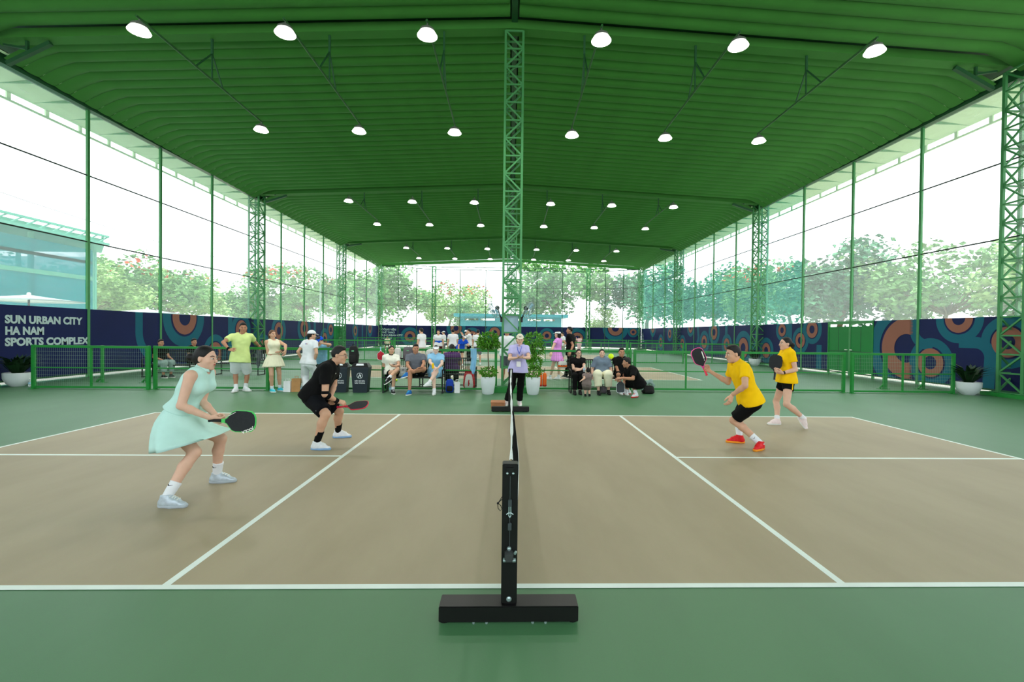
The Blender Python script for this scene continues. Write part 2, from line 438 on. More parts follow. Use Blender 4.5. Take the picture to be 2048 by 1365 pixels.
# ------------------------------------------------------------------ printed banners along the walls
def clip_v(mb, lo, hi, ya=None, yb=None, axis=1):
    """cut a flat print in the (axis, z) plane to the banner's height and, if given, to ya..yb"""
    bm = bmesh.new()
    vs = [bm.verts.new(v) for v in mb.v]
    for f in mb.f: bm.faces.new([vs[i] for i in f])
    def cut(co, no):
        bmesh.ops.bisect_plane(bm, geom=bm.verts[:]+bm.edges[:]+bm.faces[:], plane_co=co, plane_no=no, clear_outer=True)
    cut((0,0,hi), (0,0,1)); cut((0,0,lo), (0,0,-1))
    ax = Vector((0,1,0)) if axis == 1 else Vector((1,0,0))
    if ya is not None: cut(ax*ya, -ax)
    if yb is not None: cut(ax*yb, ax)
    me = bpy.data.meshes.new('print'); bm.to_mesh(me); bm.free()
    return me
def ring(cy, cz, r0, r1, off, axis=1, n=40):
    mb = MB(); vs = []
    for k in range(n):
        a = 2*PI*k/n
        for r in (r0, r1):
            p = cy+r*math.cos(a); z = cz+r*math.sin(a)
            vs.append((off, p, z) if axis == 1 else (p, off, z))
    return mb.add(vs, [(2*k, 2*k+1, (2*k+3) % (2*n), (2*k+2) % (2*n)) for k in range(n)])
def band(pts, w, off, axis=1):
    mb = MB(); vs = []; P = [Vector(p) for p in pts]
    for i, p in enumerate(P):
        d = (P[min(i+1, len(P)-1)]-P[max(i-1, 0)]).normalized(); nrm = Vector((-d.y, d.x))*w/2
        for q in (p-nrm, p+nrm): vs.append((off, q.x, q.y) if axis == 1 else (q.x, off, q.y))
    return mb.add(vs, [(2*i, 2*i+1, 2*i+3, 2*i+2) for i in range(len(P)-1)])
def arc(cx, cz, r, a0, a1, n=14):
    return [(cx+r*math.cos(math.radians(a0+(a1-a0)*k/n)), cz+r*math.sin(math.radians(a0+(a1-a0)*k/n))) for k in range(n+1)]
RL = [(17.16,2.08,0.72), (21.29,1.59,0.49), (25.13,1.56,0.50), (28.53,1.74,0.57), (31.91,0.98,0.47), (33.1,1.68,0.42), (38.69,1.63,0.44), (43.0,1.90,0.49),
      (19.2,0.5,0.5), (23.4,0.6,0.45)]
RR = [(11.12,2.19,0.45), (12.06,0.76,0.47), (9.69,1.48,0.43), (20.45,1.88,0.32), (18.95,1.38,0.36), (18.1,1.90,0.39), (24.39,0.86,0.59),
      (28.39,1.79,0.50), (29.97,1.10,0.47), (32.52,2.18,0.42), (37.20,1.68,0.39), (42.06,2.30,0.54), (21.9,0.8,0.4), (26.5,1.0,0.4), (7.6,0.9,0.5), (34.2,0.9,0.4), (39.6,0.9,0.42)]
RE = [(-10.80,1.11,0.57), (-6.01,2.04,0.60), (-4.25,1.2,0.55), (3.94,1.33,0.49), (7.28,1.06,0.66), (11.25,2.24,0.80), (13.0,1.84,0.33), (-1.8,1.6,0.6), (0.9,0.8,0.5)]
for sx, rl in ((-1, RL), (1, RR)):
    w = walls[sx]; fx = -sx
    ys = sorted(postY[sx]+colY+[-5.65, -9.0])
    for a, b in zip(ys[:-1], ys[1:]):
        if sx > 0 and abs((a+b)/2-14.1) < 0.1: a, b = a, 14.5
        if sx > 0 and abs((a+b)/2-17.3) < 0.1: a, b = 16.98, b
        if sx < 0 and abs((a+b)/2-33.4) < 0.2: a, b = a, 33.7
        if sx < 0 and abs((a+b)/2-36.7) < 0.2: a, b = 36.2, b
        put('banner_panel', MB().box(-0.015, 0.015, a+0.006, b-0.006, BAN0, BAN1), M_NAVY, w)
    stop = (14.48, 17.0) if sx > 0 else (33.68, 36.22)
    for k, (y, z, r) in enumerate(rl):
        o = fx*(0.017+0.0012*(k % 5))
        lo = stop[1] if y > stop[1] else None; hi = stop[0] if y < stop[0] else None
        put('teal_ring', clip_v(ring(y, z, r*1.12, r*1.72, o), BAN0, BAN1, lo, hi), M_TEALP, w)
        put('copper_ring', clip_v(ring(y, z, r*0.47, r, o+fx*0.007), BAN0, BAN1, lo, hi), M_BROWNP, w)
    # winding teal bands that link the rings
    bs = {-1: [[(14.75, 2.3)]+arc(15.75, 1.45, 1.0, 180, 275), [(20.35, 2.3), (20.35, 0.1)], [(22.6, 2.3)]+arc(23.4, 1.6, 0.8, 180, 250), [(30.2, 2.3)]+arc(31.0, 1.4, .8, 180, 220), [(40.7, 2.3), (40.7, 0.1)]],
           1: [[(12.75, 2.3)]+arc(12.2, 1.85, 0.5, 0, -90)+[(12.0, 1.36)], [(10.2, 0.1)]+arc(10.6, 1.0, .45, 180, 90)+[(11.1, 1.45)], [(17.6, 0.1)]+[(17.6, 1.2)], [(19.8, 2.3)]+arc(20.4, 1.2, .6, 180, 260), [(22.9, 2.3)]+arc(23.6, 1.5, .7, 180, 250), [(26.6, 2.3), (26.6, 0.1)], [(31.2, 2.3)]+arc(31.6, 1.5, .6, 180, 240)]}[sx]
    for p in bs:
        put('teal_band', clip_v(band(p, 0.34, fx*0.0165), BAN0, BAN1), M_TEALP, w)
# the big crescent beside the door, cut off with a ragged edge at the panel joint
w = walls[1]
put('teal_ring', clip_v(ring(13.0, 1.2, 1.16, 1.62, -0.0245, n=56), BAN0, BAN1, 12.85, 14.48), M_TEALP, w)
put('copper_ring', clip_v(ring(13.0, 1.2, 0.5, 1.06, -0.026, n=56), BAN0, BAN1, 12.85, 14.48), M_BROWNP, w)
tz = MB()
for k in range(10):
    for z in (1.68+0.05*k, 0.15+0.05*k):
        tz.add([(-0.026, 12.86, z), (-0.026, 12.86, z+0.045), (-0.026, 12.72, z+0.022)], [(0,1,2)])
put('ragged_edge', tz, M_BROWNP, w)
# end wall banners
for i in range(3):
    (xa, ya), (xb, yb) = END[i], END[i+1]
    L = math.hypot(xb-xa, yb-ya); ang = math.atan2(yb-ya, xb-xa)
    base = Matrix.Translation((xa, ya-47, 0)) @ Matrix.Rotation(ang, 4, 'Z')
    n = 6 if i == 1 else 3
    for k in range(n):
        put('banner_panel', MB().box(L*k/n+.006, L*(k+1)/n-.006, -0.015, 0.015, BAN0, BAN1+.1), M_NAVY, wall_end, mx=base)
    for k, (x, z, r) in enumerate(RE):
        if not (xa < x < xb): continue
        s = (x-xa)/(xb-xa)*L
        put('teal_ring', clip_v(ring(s, z, r*1.12, r*1.72, -0.018-0.001*(k % 4), 0), BAN0, BAN1+.1, 0.02, L-.02, 0), M_TEALP, wall_end, mx=base)
        put('copper_ring', clip_v(ring(s, z, r*0.47, r, -0.025-0.001*(k % 4), 0), BAN0, BAN1+.1, 0.02, L-.02, 0), M_BROWNP, wall_end, mx=base)
# lettering on the left wall: near panel and far corner panel
def wall_text(s, size, y, z, parent, bold=0.012):
    me = text_mesh(s, size, size*bold, 0.003)
    me.materials.append(M_BANTXT)
    mx = Matrix.Translation((0.0215, y, z)) @ Matrix(((0,0,1,0),(1,0,0,0),(0,1,0,0),(0,0,0,1)))
    return put('lettering', me, None, parent, mx=mx)
for s, z in (('SUN URBAN CITY', 1.70), ('HA NAM', 1.385), ('SPORTS COMPLEX', 1.075)):
    o = wall_text(s, 0.30, 10.17, z, walls[-1], 0.045)
    o.scale = ({'SUN URBAN CITY': 2.29, 'HA NAM': 1.06, 'SPORTS COMPLEX': 2.52}[s]/max(1e-3, o.data.vertices and max(v.co.x for v in o.data.vertices)), 1.0, 1.0)
_wt = Matrix.Translation((END[0][0], END[0][1]-47, 0)) @ Matrix.Rotation(math.atan2(2.2, 5.35), 4, 'Z')
for s, z in (('CÔNG VIÊN', 1.72), ('THỂ THAO', 1.42), ('SUN URBAN CITY', 1.12), ('HÀ NAM', 0.84)):
    me = text_mesh(s, 0.27, 0.009, 0.003); me.materials.append(M_BANTXT)
    put('lettering', me, None, wall_end, mx=_wt @ Matrix.Translation((0.25, -0.03, z)) @ Matrix.Rotation(PI/2, 4, 'X'))
# flame emblem on the dark panel in the far right corner
put('emblem', MB().prism([(45.3,1.25),(45.45,1.25),(45.5,1.5),(45.42,1.85),(45.38,1.6),(45.28,1.45)], -0.03, -0.02, 0)
    .prism([(45.1,1.08),(45.7,1.08),(45.7,1.16),(45.1,1.16)], -0.03, -0.02, 0).prism([(44.9,0.86),(45.8,0.86),(45.8,0.92),(44.9,0.92)], -0.03, -0.02, 0), M_BANTXT, walls[1])
# doors
M_DOOR = mat('green_door_paint', (0.02, 0.48, 0.20), 0.45, 0.4, var=0.05, scale=1.5)
def wall_door(name, sx, y0, y1, label):
    d = struct(empty(name, (sx*XW, (y0+y1)/2, 0))); fx = -sx; h = (y1-y0)/2
    for s in (-1, 1):
        l = put('door_leaf', MB().box(-0.02, 0.02, min(s*0.03, s*(h-.03)), max(s*0.03, s*(h-.03)), 0.15, 2.0), M_DOOR, d)
        put('leaf_seam', MB().box(fx*0.02-0.004, fx*0.02+0.004, min(s*(h*.5-.012), s*(h*.5+.012)), max(s*(h*.5-.012), s*(h*.5+.012)), 0.15, 2.0), M_STEELD, l)
        put('door_handle', MB().bar((fx*0.06, s*0.08, 1.05), (fx*0.06, s*0.2, 1.05), 0.03).bar((fx*0.02, s*0.1, 1.05), (fx*0.06, s*0.1, 1.05), 0.02), M_WHITE, l)
        put('jamb', MB().box(-0.04, 0.04, s*h-.03, s*h+.03, 0, 2.2), M_FENCE, d)
    put('centre_post', MB().box(-0.03, 0.05, -0.03, 0.03, 0, 2.2), M_STEEL, d)
    put('cross_rail', MB().box(fx*0.022-.006, fx*0.022+.006, -h+.03, h-.03, 0.97, 1.0), M_STEELD, d)
    put('door_header', MB().box(-0.05, 0.05, -h, h, 2.1, 2.22), M_STEEL, d)
    return d
wall_door('door_1', 1, 14.5, 16.98, '')
wall_door('door_2', -1, 33.7, 36.2, '')
# ------------------------------------------------------------------ mesh fences between the courts
PW = 3.0
def fence_proto():
    t = empty('fence_panel'); H = 1.13; w = PW-0.10
    for s in (-1, 1):
        put('fence_post', MB().box(s*w/2-0.035, s*w/2+0.035, -0.035, 0.035, 0.0, H+0.01), M_FENCE, t)
        put('post_foot', MB().box(s*w/2-0.06, s*w/2+0.06, -0.09, 0.09, 0.0, 0.012), M_FENCE, t)
    put('top_rail', MB().box(-w/2+.035, w/2-.035, -0.03, 0.03, H-0.06, H), M_FENCE, t)
    put('bottom_rail', MB().box(-w/2+.035, w/2-.035, -0.025, 0.025, 0.03, 0.08), M_FENCE, t)
    put('middle_rail', MB().box(-w/2+.035, w/2-.035, -0.015, 0.015, 0.54, 0.57), M_FENCE, t)
    put('middle_post', MB().box(-0.02, 0.02, -0.02, 0.02, 0.08, H-0.06), M_FENCE, t)
    wm = MB(); x = -w/2+0.05
    while x < w/2-0.02:
        wm.add([(x-.0013, 0.0, .08), (x+.0013, 0.0, .08), (x+.0013, 0.0, H-.06), (x-.0013, 0.0, H-.06), (x, .0026, .08), (x, .0026, H-.06)], [(0,1,2,3),(1,4,5,2),(4,0,3,5)]); x += 0.05
    z = 0.17
    while z < H-0.08:
        wm.add([(-w/2+.035, -.003, z-.0015), (w/2-.035, -.003, z-.0015), (w/2-.035, -.003, z+.0015), (-w/2+.035, -.003, z+.0015), (-w/2+.035, .0, z), (w/2-.035, .0, z)], [(0,1,2,3),(3,2,5,4),(4,5,1,0)]); z += 0.10
    g = put('wire_mesh', wm, M_WIRE, t)
    return t
fp = fence_proto()
fp.location = (-10.85, 9.45, 0)
tag(fp, 'green mesh fence panel at the left end of the nearest fence, by the bowl planter', 'fence', 'nearest fence')
near = [(-7.85, 'green mesh fence panel behind the crouching woman in mint dress'), (-4.85, 'green mesh fence panel with the waste bins and paper bags in front'),
        (-1.86, 'green mesh fence panel behind the left bench'), (1.86, 'green mesh fence panel behind the right bench'),
        (4.9, 'green mesh fence panel just right of the kneeling man and black bag'), (7.95, 'green mesh fence panel behind the two players in yellow'),
        (11.0, 'green mesh fence panel at the right end of the nearest fence')]
for (x, l), y in zip(near, (9.55, 9.62, 9.75, 9.98, 10.03, 10.03, 9.9)): dup(fp, (x, y, 0), label=l)
for r, (y, nm) in enumerate(((22.3, 'second'), (34.8, 'third'))):
    for k, x in enumerate((-10.85, -7.85, -4.85, -1.86, 1.86, 4.9, 7.95, 11.0)):
        if r == 1 and k in (0, 7): pass
        dup(fp, (x, y, 0), label='green mesh fence in the %s fence row from the front, %s panel from left' % (nm, ORD[k]), group='%s fence row' % nm)
# braced gate posts standing behind the outer ends of the nearest fence
for k, (x, y, l) in enumerate(((-11.9, 11.0, 'leftmost slim green gate post with angled foot behind the fence'), (-10.6, 11.0, 'thicker green gate post with angled foot behind the left fence end'),
                               (11.4, 11.0, 'thicker green gate post with angled foot behind the right fence end'), (12.6, 11.0, 'rightmost slim green gate post behind the fence'))):
    t = tag(empty('gate_post', (x, y, 0)), l, 'post')
    r = 0.055 if 'thick' in l else 0.03
    put('post_tube', MB().box(-r, r, -0.03, 0.03, 0.012, 1.08), M_FENCE, t)
    put('foot_brace', MB().bar((0, 0, 0.18), (-0.16, 0, 0.02), 0.04), M_FENCE, t)
    put('foot_plate', MB().box(-0.2, 0.1, -0.08, 0.08, 0, 0.012), M_FENCE, t)

# ------------------------------------------------------------------ hanging lamp bars
M_LHOUS = mat('grey_lamp_housing', (0.45, 0.47, 0.45), 0.4, 0.5, metal=0.3)
M_LREF = mat('white_lamp_reflector', (0.95, 0.95, 0.92), 0.35, 0.4, emit=1.2, var=0.02)
M_LEMIT = mat('lamp_diffuser_glow', (1.0, 0.98, 0.92), 0.5, 0.2, emit=6.0, var=0.02)
LAMP_W = 58.0
def lamp_proto():
    t = empty('high_bay_lamp')
    put('reflector', MB().lathe([(0.215, -0.09), (0.20, -0.06), (0.165, -0.005), (0.155, 0.0), (0.15, -0.008), (0.19, -0.062), (0.207, -0.09)], 24, capb=False, capt=False), M_LREF, t, smooth=True)
    put('housing', MB().lathe([(0.158, -0.002), (0.16, 0.03), (0.15, 0.05), (0.09, 0.06), (0.07, 0.11), (0.03, 0.115)], 24), M_LHOUS, t, smooth=True)
    put('diffuser', MB().lathe([(0.145, -0.014), (0.145, -0.004)], 24), M_LEMIT, t)
    ld = bpy.data.lights.new('lamp_light', 'AREA'); ld.shape = 'DISK'; ld.size = 0.27; ld.energy = LAMP_W; ld.color = (1.0, 0.97, 0.92)
    lo = bpy.data.objects.new('lamp_light', ld); COL.objects.link(lo); lo.parent = t; lo.location = (0, 0, -0.03)
    put('hook', MB().tube([(0,0,0.11), (0,0,0.19)], 0.012, 8), M_LHOUS, t)
    return t
M_BAR = mat('deep_green_bar_paint', (0.14, 0.36, 0.16), 0.5, 0.4, var=0.06)
def bar_proto():
    t = empty('lamp_bar'); B = 2.5
    put('bar_tube', MB().tube([(0, -B, 0), (0, B, 0)], 0.026, 8), M_BAR, t)
    put('hanger_rod', MB().bar((0, 0, 0.62), (0, 0, 1.0), 0.05), M_STEELD, t)
    for y in (-0.62, 0.0, 0.45): put('hanger_strut', MB().bar((0, 0, 0.64), (0, y, 0.02), 0.03), M_STEELD, t)
    return t
lp = bp_ = None
XL = [-8.0, -4.9, -1.87, 1.87, 4.9, 8.0]
ROWN = ['nearest', 'second', 'third', 'overhead']
for i, (yc, yo) in enumerate(((9.6, -0.1), (22.4, 0.0), (34.9, 0.0))):
    for k, x in enumerate(XL):
        zt = ridge(yc)-0.048*abs(x)-0.2
        zl = 8.0+0.2
        loc = (x, yc+0.02*abs(x), zl)
        lab = 'thin hanging lamp bar, %s from left in the %s row of lamps' % (ORD[k], ROWN[i])
        if bp_ is None: bp_ = bar_proto(); bp_.location = loc; tag(bp_, lab, 'lamp bar', 'lamp bars under the roof'); b = bp_
        else: b = dup(bp_, loc, label=lab)
        sc = (zt-zl)/1.0
        for ch in b.children:
            if ch.name.startswith('hanger'): ch.scale = (1, 1, max(0.5, sc))
        for s, nm in ((-1, 'near'), (1, 'far')):
            ll = 'glowing round lamp at the %s end of the %s bar from left, %s lamp row' % (nm, ORD[k], ROWN[i])
            lc = (loc[0], loc[1]+s*2.42, zl-0.2)
            if lp is None: lp = lamp_proto(); lp.location = lc; tag(lp, ll, 'lamp', 'round lamps under the roof')
            else: dup(lp, lc, label=ll)
# ------------------------------------------------------------------ outside: trees, neighbouring hall, kiosk, parasols
M_BARK = mat('tree_bark', (0.46, 0.44, 0.36), 0.9, 0.1, var=0.2, scale=8)
LEAF = [mat('leaf_green', (0.42, 0.60, 0.36), 0.7, 0.2, var=0.45, scale=1.2), mat('leaf_pale', (0.54, 0.68, 0.42), 0.7, 0.2, var=0.4, scale=1.2),
        mat('leaf_deep', (0.28, 0.50, 0.36), 0.7, 0.2, var=0.45, scale=1.2)]
M_BLOOM = mat('orange_blossom', (0.80, 0.36, 0.20), 0.7, 0.2, var=0.2)
def tree_meshes(seed, H, spread, n_blob, n_leaf, flat, base):
    r = random.Random(seed); tr = MB(); lf = MB(); bl = MB()
    tr.tube([(0,0,0), (0.08*H*r.uniform(-.5,.5), 0, H*0.25), (0.0, 0.03*H, H*0.45)], [0.022*H, 0.018*H, 0.012*H], 8)
    blobs = []
    for k in range(n_blob):
        a = r.uniform(0, 2*PI); q = math.sqrt(r.uniform(0.02, 1))*spread
        z = H*base + (H*(1-base)-0.12*H)*r.uniform(0.05, 1)*(1-flat*(q/spread)**2)
        p = Vector((q*math.cos(a), q*math.sin(a), z)); blobs.append((p, r.uniform(.11, .2)*H))
        tr.tube([(0, 0.02*H, H*0.38), tuple(p*0.55+Vector((0,0,H*0.22))), tuple(p)], [0.006*H, 0.004*H, 0.002*H], 5)
    for k in range(n_leaf):
        p, br = r.choice(blobs)
        d = Vector((r.gauss(0,1), r.gauss(0,1), r.gauss(0,.8))).normalized()*br*r.uniform(.35, 1.05)**0.6
        c = p+d; s = H*r.uniform(.014, .03)
        u = Vector((r.gauss(0,1), r.gauss(0,1), r.gauss(0,.5))).normalized(); v = u.cross(Vector((r.gauss(0,1), r.gauss(0,1), r.gauss(0,1)))).normalized()
        n_ = u.cross(v)*s*0.25
        tgt = bl if (r.random() < 0.10 and c.z > H*0.72) else lf
        tgt.add([c-u*s, c-v*s*.6+n_, c+u*s, c+v*s*.6+n_], [(0,1,2,3)])
    return tr, lf, bl
TP = []
for sd, (H, sp, nb, nl, fl, bs) in enumerate(((7, 2.9, 26, 5200, .35, .34), (7, 3.3, 28, 5200, .3, .38), (7, 2.3, 20, 3600, .4, .25))):
    tr, lf, bl = tree_meshes(20+sd, H, sp, nb, nl, fl, bs)
    TP.append((tr.mesh('trunk'), lf.mesh('foliage'), bl.mesh('blossom')))
def tree(x, y, h, kind, leaf, label, bloom=False, rz=0.0, wide=1.0):
    t = tag(empty('tree', (x, y, -0.02), rz), label, 'tree', 'trees outside the hall')
    s = h/7.0; t.scale = (s*wide, s*wide, s)
    tr, lf, bl = TP[kind]
    o = put('trunk', tr.copy(), M_BARK, t)
    o = put('foliage', lf.copy(), LEAF[leaf], t); o['kind'] = 'stuff'
    o = put('blossom' if bloom else 'young_leaves', bl.copy(), M_BLOOM if bloom else LEAF[1], t); o['kind'] = 'stuff'
    return t
TREES = [
 (-31, 27, 6.4, 0, 0, 'bushy tree just right of the netted hall outside the left wall', 0), (-32, 33, 7.0, 1, 1, 'broad pale tree outside the left wall, second from the netted hall', 0),
 (-33, 39.5, 8.6, 0, 0, 'full green tree outside, left of the second left wall column', 1), (-36, 47, 8.6, 1, 1, 'leafy tree outside, behind the second left wall column', 0),
 (-38, 62, 8.5, 0, 0, 'distant tree seen above the woman in cream skirt', 0), (-36, 74, 8.0, 2, 0, 'small distant tree beyond the left wall, near its third column', 0), (-44, 86, 9, 1, 1, 'low distant tree at the end of the left wall', 0),
 (-29, 63, 11.5, 1, 0, 'spreading tree with red blossom near the far left corner', 1),
 (-17.5, 60, 12.0, 0, 0, 'tall tree filling the far left end bays', 0), (-9, 66, 9.5, 1, 1, 'pale orange-tipped tree left of the teal kiosk', 1), (-5.8, 58, 6.0, 2, 0, 'thin young tree at the left end of the teal kiosk', 0),
 (6.3, 64, 14.0, 0, 0, 'big round tree behind the teal kiosk', 0), (13.5, 66, 6.0, 2, 1, 'small sparse tree right of the teal kiosk', 0),
 (18.2, 59, 12.2, 0, 2, 'dark leafy tree at the far right corner', 0), (27, 58, 10.5, 1, 2, 'deep green tree beyond the third right wall column', 0),
 (24, 44, 9.2, 0, 2, 'shady tree right of the far right corner', 0), (24.5, 37.5, 8.8, 1, 0, 'golden leaved tree outside the right wall, between second and third column', 1), (25, 31.5, 9.4, 0, 2, 'bluish green tree just left of the second right wall column', 0),
 (27, 25.5, 7.9, 1, 0, 'tall airy tree just right of the second right wall column', 0), (28, 20, 7.4, 0, 1, 'airy pale tree above the green wall door', 0),
 (29, 15, 6.6, 1, 1, 'wide tree with orange blossom outside the right wall', 1), (29, 9.5, 6.9, 1, 1, 'blossoming tree outside, nearest to the right picture edge', 1), (28, 4, 7.0, 0, 0, 'leafy tree behind the near right column', 0)]
for k, (x, y, h, kd, lf, lab, bl) in enumerate(TREES):
    tree(x, y, h, kd, lf, lab, bool(bl), rz=k*1.3, wide=1.1)

# neighbouring hall wrapped in teal netting
M_TEALNET = net_mat('teal_hall_netting', (0.10, 0.62, 0.66), 0.80, 0.5)
M_TEALFR = mat('teal_frame_paint', (0.35, 0.68, 0.58), 0.6, 0.3)
nh = tag(empty('netted_hall', (-30, 14, -0.02)), 'neighbouring sports hall wrapped in teal netting outside the left wall', 'building')
for (xa, ya, xb, yb) in ((8, -14, 8, 8.2), (8, 8.2, 5.5, 10.6), (5.5, 10.6, -8, 10.6)):
    put('netting_wall', MB().add([(xa, ya, 0.3), (xb, yb, 0.3), (xb, yb, 5.7), (xa, ya, 5.7)], [(0,1,2,3)]), M_TEALNET, nh)
    put('roof_edge', MB().bar((xa*1.05, ya*1.02, 6.1), (xb*1.05, yb*1.06, 6.1), 0.12).bar((xa*1.05, ya*1.02, 6.5), (xb*1.05, yb*1.06, 6.5), 0.1), M_TEALFR, nh)
    n = max(1, int(math.hypot(xb-xa, yb-ya)/0.6)); lc = MB()
    for k in range(n):
        p = Vector((xa*1.05+(xb-xa)*1.05*k/n, ya*1.02+(yb*1.06-ya*1.02)*k/n, 6.1)); q = Vector((xa*1.05+(xb-xa)*1.05*(k+1)/n, ya*1.02+(yb*1.06-ya*1.02)*(k+1)/n, 6.5))
        lc.bar(p, q, 0.05)
    put('edge_lacing', lc, M_TEALFR, nh)
for k in range(8):
    put('hall_post', MB().box(7.8, 7.95, -13.5+3.1*k, -13.35+3.1*k, 0, 6.0), M_TEALFR, nh)
for x in (6.2, 2.0, -3.0): put('hall_post', MB().box(x, x+.15, 10.2, 10.35, 0, 6.0), M_TEALFR, nh)
put('hall_roof', MB().add([(8.2,-14,6.05),(8.2,8.6,6.05),(5.8,11.1,6.05),(-8.4,11.1,6.05),(-8.4,-14,6.05),(8.2,-14,6.35),(8.2,8.6,6.35),(5.8,11.1,6.35),(-8.4,11.1,6.35),(-8.4,-14,6.35)],
    [(4,3,2,1,0),(5,6,7,8,9),(0,1,6,5),(1,2,7,6),(2,3,8,7),(3,4,9,8),(4,0,5,9)]), M_TEALFR, nh)
put('hall_beam', MB().box(7.85, 8.05, -14, 8.2, 4.1, 4.3).box(7.85, 8.0, -14, 8.2, 4.95, 5.1), M_TEALFR, nh)

# teal kiosk behind the end wall
M_KIOSK = mat('teal_kiosk_paint', (0.06, 0.60, 0.64), 0.5, 0.3, var=0.05)
kk = tag(empty('kiosk', (0.0, 53, -0.02)), 'long flat roofed teal kiosk behind the end wall', 'building')
put('kiosk_wall', MB().box(-6.1, 6.0, -0.5, -0.35, 0, 3.05), M_KIOSK, kk)
put('kiosk_wall', MB().box(-6.1, -5.95, -0.35, 3.0, 0, 3.05).box(5.85, 6.0, -0.35, 3.0, 0, 3.05), M_KIOSK, kk)
put('kiosk_lintel', MB().box(-6.1, 6.0, -0.5, -0.35, 3.33, 3.5), M_KIOSK, kk)
kx = [-6.1, -5.5, -3.9, -3.65, -1.95, -1.2, 1.25, 2.0, 3.55, 3.85, 5.2, 6.0]
for k in range(0, len(kx), 2): put('kiosk_mullion', MB().box(kx[k], kx[k+1] if k+1 < len(kx) else 6.0, -0.5, -0.35, 3.05, 3.33), M_KIOSK, kk) if kx[k+1]-kx[k] < 1.5 and k not in (99,) else None
for a, b in ((-5.5,-3.9),(-3.65,-1.95),(-1.2,1.25),(2.0,3.55),(3.85,5.2)):
    put('window_frame', MB().box(a, b, -0.47, -0.44, 3.05, 3.08).box(a, b, -0.47, -0.44, 3.30, 3.33), M_KIOSK, kk)
put('kiosk_roof', MB().box(-6.75, 6.75, -1.0, 3.4, 3.5, 3.85), M_KIOSK, kk)

# parasols on the terrace outside the left wall
M_PARA = mat('pale_parasol_cloth', (0.85, 0.93, 0.92), 0.8, 0.1, var=0.03)
def parasol(x, y, z, r, label):
    t = tag(empty('parasol', (x, y, -0.02)), label, 'parasol', 'parasols outside the left wall')
    put('canopy', MB().lathe([(r, z-0.16), (r*.6, z-0.09), (r*.25, z-0.02), (0.02, z+0.03)], 8, capb=False), M_PARA, t)
    put('valance', MB().lathe([(r, z-0.20), (r, z-0.16)], 8, capb=False, capt=False), M_PARA, t)
    put('pole', MB().tube([(0,0,0), (0,0,z+.05)], 0.03, 8), M_DARKTUBE, t)
    put('finial', MB().ball((0,0,z+.06), 0.06), M_PARA, t)
    put('base', MB().lathe([(0.3, 0), (0.3, 0.06), (0.05, 0.1)], 16), M_DARKTUBE, t)
parasol(-17.0, 14.0, 2.72, 1.5, 'white parasol outside above the wall lettering')
parasol(-17.5, 20.0, 2.52, 1.5, 'pale parasol outside, just left of the second left column')
parasol(-17.5, 25.0, 2.5, 1.4, 'pale parasol outside, just right of the second left column')
# drooping cable outside
tag(put('overhead_cable', MB().tube([(-19, 8+4*k, 7.2-0.22*k*(9-k)*0.22) for k in range(10)], 0.012, 5), M_DARKTUBE), 'thin drooping cable strung outside the left wall', 'cable')
for nm, y in (('front', 8), ('back', 44)):
    t = tag(empty('cable_pole', (-19, y, -0.02)), 'slim pole carrying the cable outside the left wall, %s one' % nm, 'pole')
    put('pole_shaft', MB().tube([(0,0,0), (0,0,7.6)], [0.09, 0.06], 10), M_WIRE, t); put('cross_arm', MB().bar((-.4,0,7.3), (.4,0,7.3), .06), M_WIRE, t)
